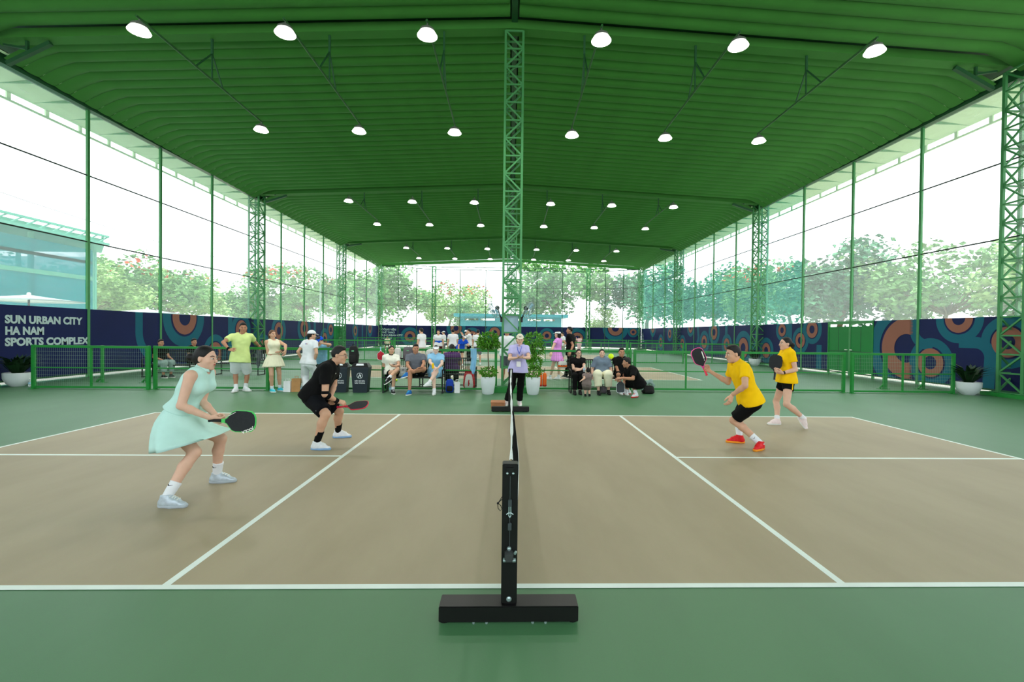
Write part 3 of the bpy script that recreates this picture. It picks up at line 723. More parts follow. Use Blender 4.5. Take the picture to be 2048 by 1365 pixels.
# ------------------------------------------------------------------ smooth bodies: blended shapes meshed on a grid
def V3(p): return np.array(p, dtype=np.float64)
def nrm(v):
    v = V3(v); return v/max(1e-9, np.linalg.norm(v))
class Shape:
    """a list of rounded pieces blended into one closed surface"""
    def __init__(s): s.p = []; s.cuts = []; s.sub = []
    def cap(s, a, b, ra, rb=None, k=0.02, clip=(), flat=None):
        s.p.append(('c', V3(a), V3(b), ra, ra if rb is None else rb, k, clip, flat)); return s
    def ell(s, c, axes, radii, k=0.02, clip=()):
        s.p.append(('e', V3(c), np.array(axes, float), V3(radii), 0, k, clip, None)); return s
    def cut(s, p, n): s.cuts.append((V3(p), nrm(n))); return s
    def dist(s, pr, P):
        if pr[0] == 'c':
            _, a, b, ra, rb, k, clip, flat = pr
            ab = b-a; L2 = max(1e-12, ab@ab)
            Q = P-a.astype(np.float32)
            t = np.clip((Q@ab.astype(np.float32))/np.float32(L2), 0, 1)
            D = Q-t[..., None]*ab.astype(np.float32)
            if flat is not None:
                n, f = flat; h = D@V3(n).astype(np.float32)
                D = D+(h*(1/f-1))[..., None]*V3(n).astype(np.float32)
            d = np.sqrt((D*D).sum(-1))-(ra+(rb-ra)*t)
        else:
            _, c, ax, r, _, k, clip, flat = pr
            Q = (P-c.astype(np.float32))@ax.T.astype(np.float32)
            q1 = Q/r.astype(np.float32); k0 = np.sqrt((q1*q1).sum(-1)); q2 = Q/(r*r).astype(np.float32); k1 = np.sqrt((q2*q2).sum(-1))+1e-6
            d = k0*(k0-1)/k1
        for (cp, cn) in clip: d = np.maximum(d, (P-V3(cp).astype(np.float32))@nrm(cn).astype(np.float32))
        return d
    def bounds(s, pr):
        if pr[0] == 'c':
            _, a, b, ra, rb, k, clip, flat = pr; r = max(ra, rb)
            return np.minimum(a, b)-r, np.maximum(a, b)+r
        _, c, ax, r, _, k, clip, flat = pr; m = max(r)
        return c-m, c+m
    def mesh(s, res, noise=None):
        lo = np.min([s.bounds(p)[0] for p in s.p], 0)-2.5*res; hi = np.max([s.bounds(p)[1] for p in s.p], 0)+2.5*res
        n = np.ceil((hi-lo)/res).astype(int)+1
        F = np.full(tuple(n), 0.5, np.float32)
        ax = [np.float32(lo[i])+np.arange(n[i], dtype=np.float32)*np.float32(res) for i in range(3)]
        for pr in s.p:
            k = pr[5]; b0, b1 = s.bounds(pr); pad = k+2*res
            i0 = np.maximum(0, np.floor((b0-pad-lo)/res).astype(int)); i1 = np.minimum(n, np.ceil((b1+pad-lo)/res).astype(int)+1)
            sl = tuple(slice(a, b) for a, b in zip(i0, i1))
            P = np.stack(np.meshgrid(ax[0][sl[0]], ax[1][sl[1]], ax[2][sl[2]], indexing='ij'), -1)
            d = s.dist(pr, P); f = F[sl]
            if k > 0:
                h = np.maximum(k-np.abs(f-d), 0)/k
                F[sl] = np.minimum(f, d)-h*h*k*0.25
            else: F[sl] = np.minimum(f, d)
        if noise or s.cuts or s.sub:
            P = np.stack(np.meshgrid(*ax, indexing='ij'), -1)
            if noise:
                amp, fr, seed = noise
                q = P*fr+seed
                F += amp*(np.sin(q[..., 0]+1.7*np.sin(q[..., 2]*.7))*np.sin(q[..., 2]*1.3+1.1*np.sin(q[..., 1]))+0.5*np.sin(q[..., 1]*2.1+q[..., 2]*1.7))
            for (cp, cn) in s.cuts: F = np.maximum(F, (P-cp.astype(np.float32))@cn.astype(np.float32))
            for pr in s.sub: F = np.maximum(F, -s.dist(pr, P))
        return surface_nets(F, lo, res)
def surface_nets(F, lo, res):
    S = F < 0
    c = np.zeros(tuple(np.array(F.shape)-1), np.int8)
    for dx in (0, 1):
        for dy in (0, 1):
            for dz in (0, 1):
                c += S[dx:S.shape[0]-1+dx, dy:S.shape[1]-1+dy, dz:S.shape[2]-1+dz]
    act = np.argwhere((c > 0) & (c < 8))
    idx = np.full(c.shape, -1, np.int64); idx[tuple(act.T)] = np.arange(len(act))
    pos = np.zeros((len(act), 3)); cnt = np.zeros(len(act))
    cor = {}
    for dx in (0, 1):
        for dy in (0, 1):
            for dz in (0, 1): cor[(dx, dy, dz)] = F[act[:, 0]+dx, act[:, 1]+dy, act[:, 2]+dz]
    for a in cor:
        for i in range(3):
            if a[i] == 0:
                b = list(a); b[i] = 1; b = tuple(b)
                fa, fb = cor[a], cor[b]; m = (fa < 0) != (fb < 0)
                t = np.where(m, fa/np.where(m, fa-fb, 1), 0)
                q = np.array(a, float)[None, :].repeat(len(act), 0); q[:, i] += t
                pos[m] += q[m]; cnt[m] += 1
    vs = lo+(act+pos/cnt[:, None])*res
    faces = []
    for i in range(3):
        sl0 = [slice(None)]*3; sl1 = [slice(None)]*3; sl0[i] = slice(0, -1); sl1[i] = slice(1, None)
        E = S[tuple(sl0)] != S[tuple(sl1)]
        j, k = (i+1) % 3, (i+2) % 3
        e = np.argwhere(E); e = e[(e[:, j] > 0) & (e[:, k] > 0)]
        def cell(dj, dk):
            q = e.copy(); q[:, j] -= dj; q[:, k] -= dk
            q = np.minimum(q, np.array(idx.shape)-1)
            return idx[q[:, 0], q[:, 1], q[:, 2]]
        quad = np.stack([cell(1, 1), cell(0, 1), cell(0, 0), cell(1, 0)], -1)
        flip = ~S[e[:, 0], e[:, 1], e[:, 2]]
        quad[flip] = quad[flip][:, ::-1]
        faces.append(quad[(quad >= 0).all(1)])
    return vs, np.concatenate(faces)
def np_mesh(name, parts, base, m, attr=None):
    """join (verts, quads) lists into one mesh, relative to base"""
    vs = []; fs = []; o = 0
    for v, f in parts:
        vs.append(v-V3(base)); fs.append(f+o); o += len(v)
    vs = np.concatenate(vs); fs = np.concatenate(fs)
    me = bpy.data.meshes.new(name)
    me.vertices.add(len(vs)); me.vertices.foreach_set('co', vs.astype(np.float32).ravel())
    me.loops.add(len(fs)*4); me.loops.foreach_set('vertex_index', fs.astype(np.int32).ravel())
    me.polygons.add(len(fs)); me.polygons.foreach_set('loop_start', np.arange(0, len(fs)*4, 4, dtype=np.int32))
    me.polygons.foreach_set('use_smooth', np.ones(len(fs), bool))
    me.update(calc_edges=True); me.validate()
    me.materials.append(m)
    return me
# ------------------------------------------------------------------ people
def cloth(name, col, var=0.10, rough=0.85, bump=0.0): return mat('cloth_'+name, col, rough, 0.15, var=var, scale=9, bump=bump or 0.15, bscale=180)
M_SKIN = {k: mat('skin_'+k, c, 0.55, 0.3, var=0.05, scale=14, sub=0.06) for k, c in
          (('fair', (0.86, 0.69, 0.60)), ('light', (0.82, 0.64, 0.53)), ('tan', (0.72, 0.52, 0.41)), ('pale', (0.90, 0.76, 0.69)))}
M_HAIR = mat('black_hair', (0.055, 0.045, 0.042), 0.55, 0.35, var=0.35, scale=70, bump=0.3, bscale=200)
M_HAIRB = mat('brown_hair', (0.36, 0.24, 0.15), 0.55, 0.35, var=0.3, scale=60, bump=0.3, bscale=200)
M_EYE = mat('dark_eye', (0.05, 0.04, 0.04), 0.3, 0.5, var=0.1)
M_EYEW = mat('eye_white', (0.88, 0.86, 0.84), 0.35, 0.5, var=0.02)
M_LIP = mat('lips', (0.66, 0.33, 0.31), 0.5, 0.3, var=0.08, scale=30)
M_LIPM = mat('lips_natural', (0.68, 0.45, 0.39), 0.5, 0.3, var=0.08, scale=30)
M_RUB = mat('white_rubber', (0.90, 0.90, 0.88), 0.6, 0.3, var=0.04)

def hand(wr, d, n, th, mode, s=1.0, res=0.0042):
    """wrist, finger direction, palm normal, thumb side; five separate fingers"""
    d = nrm(d); n = nrm(n-(V3(n)@d)*d); sd = nrm(np.cross(n, d)); sd = sd if sd@V3(th) > 0 else -sd
    S = Shape(); wr = V3(wr)
    curl = {'open': (0.12, 0.12, 0.10), 'relaxed': (0.45, 0.45, 0.30), 'grip': (1.05, 1.15, 0.75), 'flat': (0.05, 0.05, 0.05)}[mode]
    kn = []
    for i, (o, l) in enumerate(((0.030, .95), (0.010, 1.05), (-0.010, 1.0), (-0.029, .82))):
        b = wr+d*(0.086-0.006*(i == 3)-0.004*(i == 0))*s+sd*o*s; kn.append(b)
        S.cap(wr+d*0.008*s+sd*o*0.55*s, b, 0.0155*s, 0.0118*s, k=0.012*s)
        p = b; a = 0.0; r = 0.0092*s
        for seg, (L, c) in enumerate(zip((0.042, 0.026, 0.021), curl)):
            a += c*(1.0+0.08*(i-1.5))
            q = p+(d*math.cos(a)+n*math.sin(a)+sd*(0.05*(1.5-i) if mode in ('open', 'relaxed') else 0))*L*l*s
            S.cap(p, q, r, r*0.9, k=0.004*s); p = q; r *= 0.9
    t0 = wr+d*0.022*s+sd*0.020*s; grip = mode == 'grip'
    t1 = t0+nrm(d*0.62+sd*0.72+n*(0.45 if grip else 0.2))*0.042*s
    t2 = t1+nrm(d*0.8+sd*(-0.15 if grip else 0.35)+n*(0.75 if grip else 0.25))*0.032*s
    t3 = t2+nrm(d*0.75+sd*(-0.6 if grip else 0.1)+n*(0.55 if grip else 0.25))*0.026*s
    S.cap(t0, t1, 0.0155*s, 0.0115*s, k=0.012*s).cap(t1, t2, 0.0110*s, 0.0098*s, k=0.005*s).cap(t2, t3, 0.0098*s, 0.0082*s, k=0.004*s)
    S.cap(wr-d*0.02*s, wr+d*0.015*s, 0.0235*s, 0.0225*s, k=0.01*s, flat=(n, 0.74))
    return S.mesh(res*s)

def shoe(par, ank, toe_dir, base, m, sole_m, s=1.0, pitch=0.0, res=0.007, lace=None, name='shoe', sandal=False):
    """trainer whose sole lies pitch radians nose-down about the toe"""
    f = nrm((toe_dir[0], toe_dir[1], 0)); up = V3((0, 0, 1)); r = np.cross(f, up)
    if pitch: f2 = f*math.cos(pitch)-up*math.sin(pitch); up = up*math.cos(pitch)+f*math.sin(pitch); f = f2
    a = V3(ank); h = 0.088*s                   # ankle joint above the ground
    g0 = a-up*h
    S = Shape()
    S.cap(g0-f*0.035*s+up*0.040*s, g0+f*0.055*s+up*0.042*s, 0.036*s, 0.040*s, k=0.03*s)
    S.cap(g0+f*0.055*s+up*0.040*s, g0+f*0.155*s+up*0.028*s+r*0.0, 0.041*s, 0.030*s, k=0.03*s, flat=(up, 0.85))
    S.cap(g0-f*0.014*s+up*0.050*s, g0-f*0.004*s+up*0.125*s, 0.043*s, 0.044*s, k=0.03*s)
    S.cap(g0+f*0.02*s+up*0.082*s, g0+f*0.095*s+up*0.058*s, 0.034*s, 0.030*s, k=0.03*s)
    S.cut(g0+up*0.020*s, -up); S.cut(g0+up*0.118*s-f*0.0, up-f*0.10)
    o = put(name, np_mesh(name, [S.mesh(res*s)], base, m), None, par)
    Q = Shape()
    Q.cap(g0-f*0.036*s+up*0.02*s, g0+f*0.06*s+up*0.02*s, 0.040*s, 0.045*s, k=0.02*s).cap(g0+f*0.06*s+up*0.02*s, g0+f*0.16*s+up*0.022*s, 0.045*s, 0.034*s, k=0.02*s)
    Q.cut(g0+up*0.033*s, up); Q.cut(g0+up*0.001*s, -up)
    put('sole', np_mesh('sole', [Q.mesh(res*s)], base, sole_m), None, o)
    if lace is not None:
        L = MB()
        for i in range(4):
            c = g0+f*(0.045+0.022*i)*s+up*(0.112-0.0095*i)*s-V3(base)
            L.tube([c-r*0.024*s-up*0.008*s, c+up*0.002*s, c+r*0.024*s-up*0.008*s], 0.0045*s, 5)
        put('laces', L, lace, o)
    return o

def person(J, label, skin='light', res=0.010, detail=2, female=False, build=1.0, hair='short', hair_m=None, face=True, lip=None, H=1.7, hands=('relaxed', 'relaxed'), group=None):
    """J: joints in metres (world). Returns the empty and a dict with frames for dressing."""
    J = {k: (V3(v) if not np.isscalar(v) else v) for k, v in J.items()}
    for q in 'LR': J['an'+q] = J['ankle_'+q]
    s = H/1.7; b = build
    base = V3((J['pel'][0], J['pel'][1], J.get('gz', 0.0)))
    t = tag(empty('person', tuple(base)), label, 'person', group)
    f = nrm(J['face']); up = nrm(V3(J.get('hup', (0, 0, 1)))); r = nrm(np.cross(f, up)); up = np.cross(r, f)
    hc = J['head']; A = np.stack([r, f, up])
    B = Shape()
    # head
    B.ell(hc+up*0.022*s-f*0.012*s, A, (0.074*s, 0.093*s, 0.098*s), k=0.02*s)
    B.ell(hc-up*0.045*s+f*0.022*s, A, (0.056*s, 0.064*s, 0.066*s), k=0.03*s)
    B.ell(hc-up*0.096*s+f*0.060*s, A, (0.026*s, 0.022*s, 0.020*s), k=0.025*s)
    for sd in (-1, 1):
        B.ell(hc-up*0.022*s+f*0.052*s+r*sd*0.040*s, A, (0.026*s, 0.026*s, 0.026*s), k=0.02*s)
        B.ell(hc-up*0.006*s-f*0.012*s+r*sd*0.076*s, A, (0.010*s, 0.019*s, 0.031*s), k=0.006*s)
    B.cap(hc+f*0.081*s+up*0.012*s, hc+f*0.106*s-up*0.026*s, 0.008*s, 0.0125*s, k=0.012*s)
    B.ell(hc+f*0.075*s+up*0.026*s, A, (0.052*s, 0.014*s, 0.010*s), k=0.016*s)
    B.ell(hc+f*0.078*s-up*0.058*s, A, (0.024*s, 0.014*s, 0.014*s), k=0.014*s)
    nb = J['neck']
    B.cap(nb-nrm(hc-nb)*0.03*s, hc-up*0.06*s-f*0.02*s, 0.056*s*(0.9 if female else 1.02), 0.050*s*(0.9 if female else 1.02), k=0.03*s)
    # torso levels from hips to shoulders
    hipax = nrm(J['hipR']-J['hipL']); shax = nrm(J['shR']-J['shL'])
    sw = np.linalg.norm(J['shR']-J['shL'])
    T = []
    for u, wdt, rad in ((0.0, 0.078 if female else 0.070, 0.098 if female else 0.094), (0.12, 0.070, 0.096), (0.24, 0.062, 0.092), (0.4, 0.050 if female else 0.063, 0.082 if female else 0.092), (0.56, 0.060 if female else 0.068, 0.088 if female else 0.094), (0.68, 0.074 if female else 0.08, 0.094 if female else 0.098), (0.80, 0.082 if female else 0.09, 0.092 if female else 0.096), (0.92, 0.080, 0.074)):
        c = J['pel']*(1-u)+nb*u
        if 'bend' in J: c = c+J['bend']*4*u*(1-u)
        a = nrm(hipax*(1-u)+shax*u)
        T.append((c, a, wdt*s*b, rad*s*b))
    for i, (c, a, w_, rd) in enumerate(T): B.cap(c-a*w_*(0.9 if i == 7 else 1), c+a*w_*(0.9 if i == 7 else 1), rd*(0.88 if i == 7 else 0.95), k=0.035*s)
    fwd = nrm(np.cross(nb-J['pel'], shax)); fwd = -fwd if fwd@V3(J['body_f']) < 0 else fwd
    if female:
        c, a, w_, rd = T[6]
        for sd in (-1, 1): B.ell(c-nrm(nb-J['pel'])*0.03*s+a*sd*0.075*s*b+fwd*0.085*s*b, np.stack([a, fwd, np.cross(a, fwd)]), (0.062*s, 0.055*s, 0.062*s), k=0.03*s)
    for q in 'LR':
        sh, el, wr = J['sh'+q], J['el'+q], J['wr'+q]
        B.cap(nb-nrm(nb-J['pel'])*0.06*s, sh, 0.056*s, 0.052*s*b, k=0.04*s)
        B.cap(sh, el, 0.052*s*b, 0.038*s*b, k=0.02*s)
        m_ = el*0.7+wr*0.3
        B.cap(el, m_, 0.037*s*b, 0.038*s*b, k=0.015*s); B.cap(m_, wr, 0.038*s*b, 0.0245*s, k=0.015*s)
        hp, kn, an = J['hip'+q], J['kn'+q], J['an'+q]
        B.cap(hp, kn, (0.088 if female else 0.084)*s*b, 0.053*s*b, k=0.03*s)
        cal = nrm(np.cross(nrm(an-kn), nrm(np.cross(nrm(an-kn), nrm(kn-hp)+1e-3))))
        back = J.get('calf'+q, -V3(J['body_f']))
        m_ = kn*0.68+an*0.32+nrm(back)*0.014*s
        B.cap(kn, m_, 0.052*s*b, 0.054*s*b, k=0.02*s); B.cap(m_, an, 0.053*s*b, 0.034*s, k=0.02*s)
        if detail < 2: B.cap(wr, wr+nrm(J.get('hd'+q, wr-el))*0.10*s, 0.026*s, 0.020*s, k=0.01*s)
    parts = [B.mesh(res)]
    if detail >= 2:
        for i, q in enumerate('LR'):
            wr = J['wr'+q]; d = J.get('hd'+q, wr-J['el'+q])
            parts.append(hand(wr, d, J.get('pn'+q, V3(J['body_f'])*0.3-V3((0, 0, 1))), J.get('th'+q, V3(J['body_f'])), hands[i], s*1.0, 0.0042 if res < 0.0095 else 0.006))
    put('body', np_mesh('body', parts, base, M_SKIN[skin]), None, t)
    P = dict(t=t, J=J, s=s, b=b, base=base, T=T, f=f, up=up, r=r, hc=hc, A=A, res=res, fwd=fwd, hipax=hipax, shax=shax, nb=nb, female=female)
    # face
    if face:
        for sd in (-1, 1):
            ec = hc+f*0.0815*s+up*0.004*s+r*sd*0.033*s
            e = put('eye', MB().ball(tuple(ec-base), 0.0118*s, 0.0118*s, 0.0062*s, 10, 6), M_EYEW, t, smooth=True)
            put('iris', MB().ball(tuple(ec+f*0.0078*s-base), 0.0066*s, 0.0066*s, 0.0060*s, 8, 6), M_EYE, e, smooth=True)
            bc = hc+f*0.087*s+up*0.026*s-base
            put('eyebrow', MB().tube([tuple(bc+r*sd*0.014*s), tuple(bc+r*sd*0.034*s+up*0.005*s-f*0.003*s), tuple(bc+r*sd*0.052*s-f*0.014*s)], [0.0045*s, 0.005*s, 0.003*s], 6), M_HAIR, t)
        lc = hc+f*0.0895*s-up*0.058*s-base
        put('lips', MB().tube([tuple(lc-r*0.024*s-f*0.012*s), tuple(lc-r*0.008*s+up*0.002*s), tuple(lc+r*0.008*s+up*0.002*s), tuple(lc+r*0.024*s-f*0.012*s)], [0.003*s, 0.0065*s, 0.0065*s, 0.003*s], 6), lip or (M_LIP if female else M_LIPM), t, smooth=True)
    # hair
    hm = hair_m or M_HAIR; hr = min(res, 0.009)
    if hair:
        h = Shape(); g = 0.010*s
        if hair == 'short': h.ell(hc+up*0.030*s-f*0.016*s, A, (0.0785*s, 0.0965*s, 0.101*s), k=0.01*s, clip=[(hc+f*0.058*s+up*0.072*s, f*0.88-up*0.45), (hc-up*0.012*s-f*0.012*s, -up*0.55+f*0.8)])
        else: h.ell(hc+up*0.026*s-f*0.015*s, A, (0.081*s, 0.100*s, 0.103*s), k=0.01*s, clip=[(hc+f*0.056*s+up*0.066*s, f*0.88-up*0.45), (hc-up*0.03*s+f*0.0*s, -up*0.5+f*0.85)])
        if hair == 'short': h.ell(hc+up*0.098*s+f*0.012*s, A, (0.056*s, 0.066*s, 0.032*s), k=0.03*s)
        for sd in (-1, 1): h.sub.append(('e', hc-up*0.014*s+f*0.016*s+r*sd*0.086*s, A, V3((0.030*s, 0.036*s, 0.036*s)), 0, 0, (), None))
        if hair == 'bun':
            h.ell(hc-f*0.150*s+up*0.0*s, A, (0.040*s, 0.042*s, 0.040*s), k=0.02*s).cap(hc-f*0.10*s, hc-f*0.12*s-up*0.05*s, 0.03*s, 0.012*s, k=0.02*s)
            h.cap(hc-f*0.075*s-up*0.02*s, hc-f*0.065*s-up*0.10*s, 0.05*s, 0.016*s, k=0.02*s)
        if hair == 'pony':
            h.cap(hc-f*0.09*s+up*0.02*s, hc-f*0.135*s-up*0.01*s, 0.03*s, 0.028*s, k=0.02*s).cap(hc-f*0.135*s-up*0.01*s, hc-f*0.125*s-up*0.15*s, 0.030*s, 0.024*s, k=0.02*s).cap(hc-f*0.125*s-up*0.15*s, hc-f*0.10*s-up*0.29*s, 0.024*s, 0.008*s, k=0.02*s)
        if hair == 'tied': h.cap(hc-f*0.07*s-up*0.02*s, hc-f*0.07*s-up*0.09*s, 0.05*s, 0.03*s, k=0.03*s)
        if hair in ('bob', 'long'):
            zl = -0.095 if hair == 'bob' else -0.22
            for sd in (-1, 1): h.cap(hc+r*sd*0.062*s-f*0.03*s+up*0.0, hc+r*sd*0.058*s-f*0.04*s+up*zl*s, 0.036*s, 0.026*s, k=0.03*s)
            h.cap(hc-f*0.07*s, hc-f*0.075*s+up*zl*s, 0.05*s, 0.04*s, k=0.04*s)
        put('hair', np_mesh('hair', [h.mesh(hr)], base, hm), None, t)
    return P

def top(P, m, hem=0.0, sleeve=0.55, loose=0.018, collar=None, name='shirt', res=None, both=True, neck_drop=0.0):
    """shirt over the torso; hem: along the spine (0 = hip joint), sleeve: share of the upper arm covered"""
    s, J, T = P['s'], P['J'], P['T']; S = Shape(); rs = res or P['res']
    for i, (c, a, w_, rd) in enumerate(T[:7]): S.cap(c-a*w_, c+a*w_, rd+loose*s*(0.75 if i < 4 else 0.55)+(0.022*s if i < 2 else (0.012*s if i < 3 else 0.003*s)), k=0.035*s)
    if hem < 0:
        c, a, w_, rd = T[0]; c = c+nrm(P['nb']-J['pel'])*hem*s; S.cap(c-a*(w_+0.012*s), c+a*(w_+0.012*s), rd+loose*s+0.024*s, k=0.05*s)
    c, a, w_, rd = T[7]; S.cap(c-a*w_*0.95, c+a*w_*0.95, rd*1.0+loose*s*0.4+0.004*s, k=0.035*s)
    if P['female']:
        c, a, w_, rd = T[6]
        for sd in (-1, 1): S.ell(c-nrm(P['nb']-J['pel'])*0.03*s+a*sd*0.075*s*P['b']+P['fwd']*0.085*s*P['b'], np.stack([a, P['fwd'], np.cross(a, P['fwd'])]), (0.074*s, 0.066*s, 0.074*s), k=0.04*s)
    ax = nrm(P['nb']-J['pel'])
    hp = J['pel']+ax*hem*s
    for q in 'LR':
        sh, el = J['sh'+q], J['el'+q]
        if sleeve > 0: S.cap(P['nb']-ax*0.065*s, sh, 0.062*s, 0.058*s*P['b'], k=0.04*s)
        else: S.cap(P['nb']-ax*0.06*s, P['nb']-ax*0.055*s+(sh-P['nb'])*0.55, 0.062*s, 0.050*s, k=0.03*s)
        if sleeve > 0:
            e = sh*(1-sleeve)+el*sleeve; d = nrm(el-sh)
            S.cap(sh, e+d*0.05*s, 0.057*s*P['b']+loose*s*0.35, 0.050*s*P['b']+loose*s*0.7, k=0.03*s, clip=[(e, d)])
        else:
            pass
    S.cut(hp, -ax)
    u = nrm(P['hc']-P['nb'])
    S.cut(P['nb']+u*0.075*s, u)
    S.sub.append(('c', P['nb']+P['fwd']*0.016*s-u*(0.0+neck_drop)*s, P['nb']+u*0.2*s+P['fwd']*0.05*s, 0.058*s, 0.075*s, 0, (), None))
    n_ = (0.0028*s, 24/s, P['base'].sum())
    o = put(name, np_mesh(name, [S.mesh(rs, n_)], P['base'], m), None, P['t'])
    if collar is not None:
        K = Shape(); c0 = P['nb']+u*0.012*s+P['fwd']*0.006*s
        K.cap(c0, c0+u*0.035*s, 0.080*s, 0.069*s, k=0.0, clip=[(c0+u*0.035*s, u*0.95+P['fwd']*0.15), (c0-u*0.004*s, -u)])
        K.sub.append(('c', c0-u*0.1*s, c0+u*0.2*s, 0.061*s, 0.061*s, 0, (), None))
        K.sub.append(('c', c0+P['fwd']*0.075*s-u*0.03*s, c0+P['fwd']*0.085*s+u*0.09*s, 0.004*s, 0.045*s, 0, (), None))
        put('collar', np_mesh('collar', [K.mesh(min(rs, 0.0065))], P['base'], collar), None, o)
    return o

def bottoms(P, m, length=0.6, loose=0.03, rise=0.07, name='shorts', res=None, flare=0.0):
    """shorts or trousers; length: share of hip-to-ankle covered (0.5 = knee)"""
    s, J, T = P['s'], P['J'], P['T']; S = Shape(); rs = res or P['res']
    ax = nrm(P['nb']-J['pel'])
    c, a, w_, rd = T[0]; S.cap(c-a*w_, c+a*w_, rd+0.012*s, k=0.05*s)
    c2 = c+ax*rise*s; S.cap(c2-a*w_*0.85, c2+a*w_*0.85, rd+0.006*s, k=0.05*s, clip=[(c2+ax*0.03*s, ax)])
    for q in 'LR':
        hp, kn, an = J['hip'+q], J['kn'+q], J['an'+q]; d = nrm(kn-hp)
        if length <= 0.5:
            e = hp+(kn-hp)*length*2
            S.cap(hp, e+d*0.05*s, 0.092*s*P['b']+loose*0.5*s, (0.088-0.035*length*2)*s*P['b']+loose*s, k=0.03*s, clip=[(e, d)])
        else:
            S.cap(hp, kn, 0.092*s*P['b']+loose*0.4*s, 0.058*s*P['b']+loose*s, k=0.03*s)
            e = kn+(an-kn)*(length-0.5)*2; d2 = nrm(an-kn)
            S.cap(kn, e+d2*0.05*s, 0.058*s*P['b']+loose*s, (0.046+flare)*s+loose*0.8*s, k=0.04*s, clip=[(e, d2)])
    return put(name, np_mesh(name, [S.mesh(rs, (0.0035*s, 24/s, 2.0+P['base'].sum()))], P['base'], m), None, P['t'])

def skirt(P, m, length=0.40, flare=0.13, pleats=0, drop=None, name='skirt', waist=0.10, n=72, hem_up=None, stretch=1.0, side=1.0):
    """flared skirt from the waist; drop: direction it hangs in"""
    s, J = P['s'], P['J']; ax = nrm(P['nb']-J['pel']); d = nrm(V3(drop) if drop is not None else -ax)
    a = P['hipax']; c0 = J['pel']+ax*waist*s; mb = MB(); L = 9; vs = []
    fw0 = nrm(np.cross(ax, a)); fw0 = fw0 if fw0@V3(J['body_f']) > 0 else -fw0; w0 = (P['T'][2][2]+P['T'][2][3])*1.03; dp = P['T'][2][3]*1.10
    hipw = (P['T'][0][2]+P['T'][0][3])*1.08; hipd = P['T'][0][3]*1.22
    rings = []
    for i in range(L+1):
        u = i/L; c = c0+(nrm(-ax*(1-u)+d*u) if True else d)*length*s*u
        k = min(1, u*2.2); ww = w0*(1-k)+hipw*k+flare*s*u**1.2; dd = dp*(1-k)+hipd*k+flare*s*u**1.2
        row = []
        if hem_up is not None: fu = nrm(fw0*(1-u)+nrm(V3(J['body_f'])+V3((0,0,hem_up)))*u)
        else: fu = fw0
        for j in range(n):
            th = 2*PI*j/n
            rip = 1+(0.06*u*math.sin(pleats*th) if pleats else 0.045*u*u*(math.sin(5*th+1)+0.6*math.sin(9*th+2.2)))
            p = c+(a*math.cos(th)*ww*(1+(side-1)*u)+fu*math.sin(th)*dd*(1+(stretch-1)*u))*rip
            row.append(p)
        rings.append(row)
    inner = [[p*0.985+ (c0+d*length*s*0.5)*0.015 for p in row] for row in rings]
    for row in rings: vs += [tuple(p-P['base']) for p in row]
    for row in inner: vs += [tuple(p-P['base']) for p in row]
    fs = []; N = (L+1)*n
    for i in range(L):
        for j in range(n):
            j2 = (j+1) % n
            fs.append((i*n+j, (i+1)*n+j, (i+1)*n+j2, i*n+j2)); fs.append((N+i*n+j, N+i*n+j2, N+(i+1)*n+j2, N+(i+1)*n+j))
    for j in range(n):
        j2 = (j+1) % n; fs.append((L*n+j, N+L*n+j, N+L*n+j2, L*n+j2)); fs.append((j, j2, N+j2, N+j))
    mb.add(vs, fs); me = mb.mesh(name)
    for p in me.polygons: p.use_smooth = True
    me.materials.append(m)
    return put(name, me, None, P['t'])

def feet(P, m, sole_m=None, lace=None, socks=None, sock_h=0.35, dirs=None, pitch=(0, 0), res=None, size=1.0):
    s, J = P['s'], P['J']; dirs = dirs or {}
    for i, q in enumerate('LR'):
        d = dirs.get(q, P['J']['body_f'])
        shoe(P['t'], J['an'+q], d, P['base'], m, sole_m or M_RUB, s*size, pitch[i], res or min(0.008, P['res']), lace)
        if socks is not None:
            an, kn = J['an'+q], J['kn'+q]; dd = nrm(kn-an); S = Shape()
            S.cap(an-dd*0.01*s, an+dd*(sock_h*0.42*0.5)*s, 0.037*s, 0.043*s, k=0.0)
            S.cap(an-dd*0.01*s, an+dd*(sock_h*0.42)*s, 0.037*s, 0.046*s+0.012*sock_h*s, k=0.01, clip=[(an+dd*sock_h*0.42*s*0.96, dd)])
            put('sock', np_mesh('sock', [S.mesh(min(0.008, P['res']))], P['base'], socks), None, P['t'])

def cap_hat(P, m, visor=False, back=False, name='cap', brim_m=None, logo=None):
    s, hc, f, up, r, A = P['s'], P['hc'], P['f'], P['up'], P['r'], P['A']; S = Shape()
    bf = -f if back else f
    lo = hc+up*0.045*s
    clip = [(lo+bf*0.02*s, -up+bf*0.12)]
    if visor: clip.append((hc+up*0.092*s, up))
    S.ell(hc+up*0.036*s-f*0.012*s, A, (0.088*s, 0.108*s, 0.100*s), k=0.0, clip=clip)
    o = put(name, np_mesh(name, [S.mesh(0.008)], P['base'], m), None, P['t'])
    Q = Shape(); bc = hc+up*0.050*s+bf*0.085*s
    Q.ell(bc, np.stack([r, nrm(bf-up*0.25), np.cross(r, nrm(bf-up*0.25))]), (0.074*s, 0.085*s, 0.008*s), k=0.0, clip=[(hc+bf*0.075*s, -bf)])
    put('brim', np_mesh('brim', [Q.mesh(0.005)], P['base'], brim_m or m), None, o)
    return o
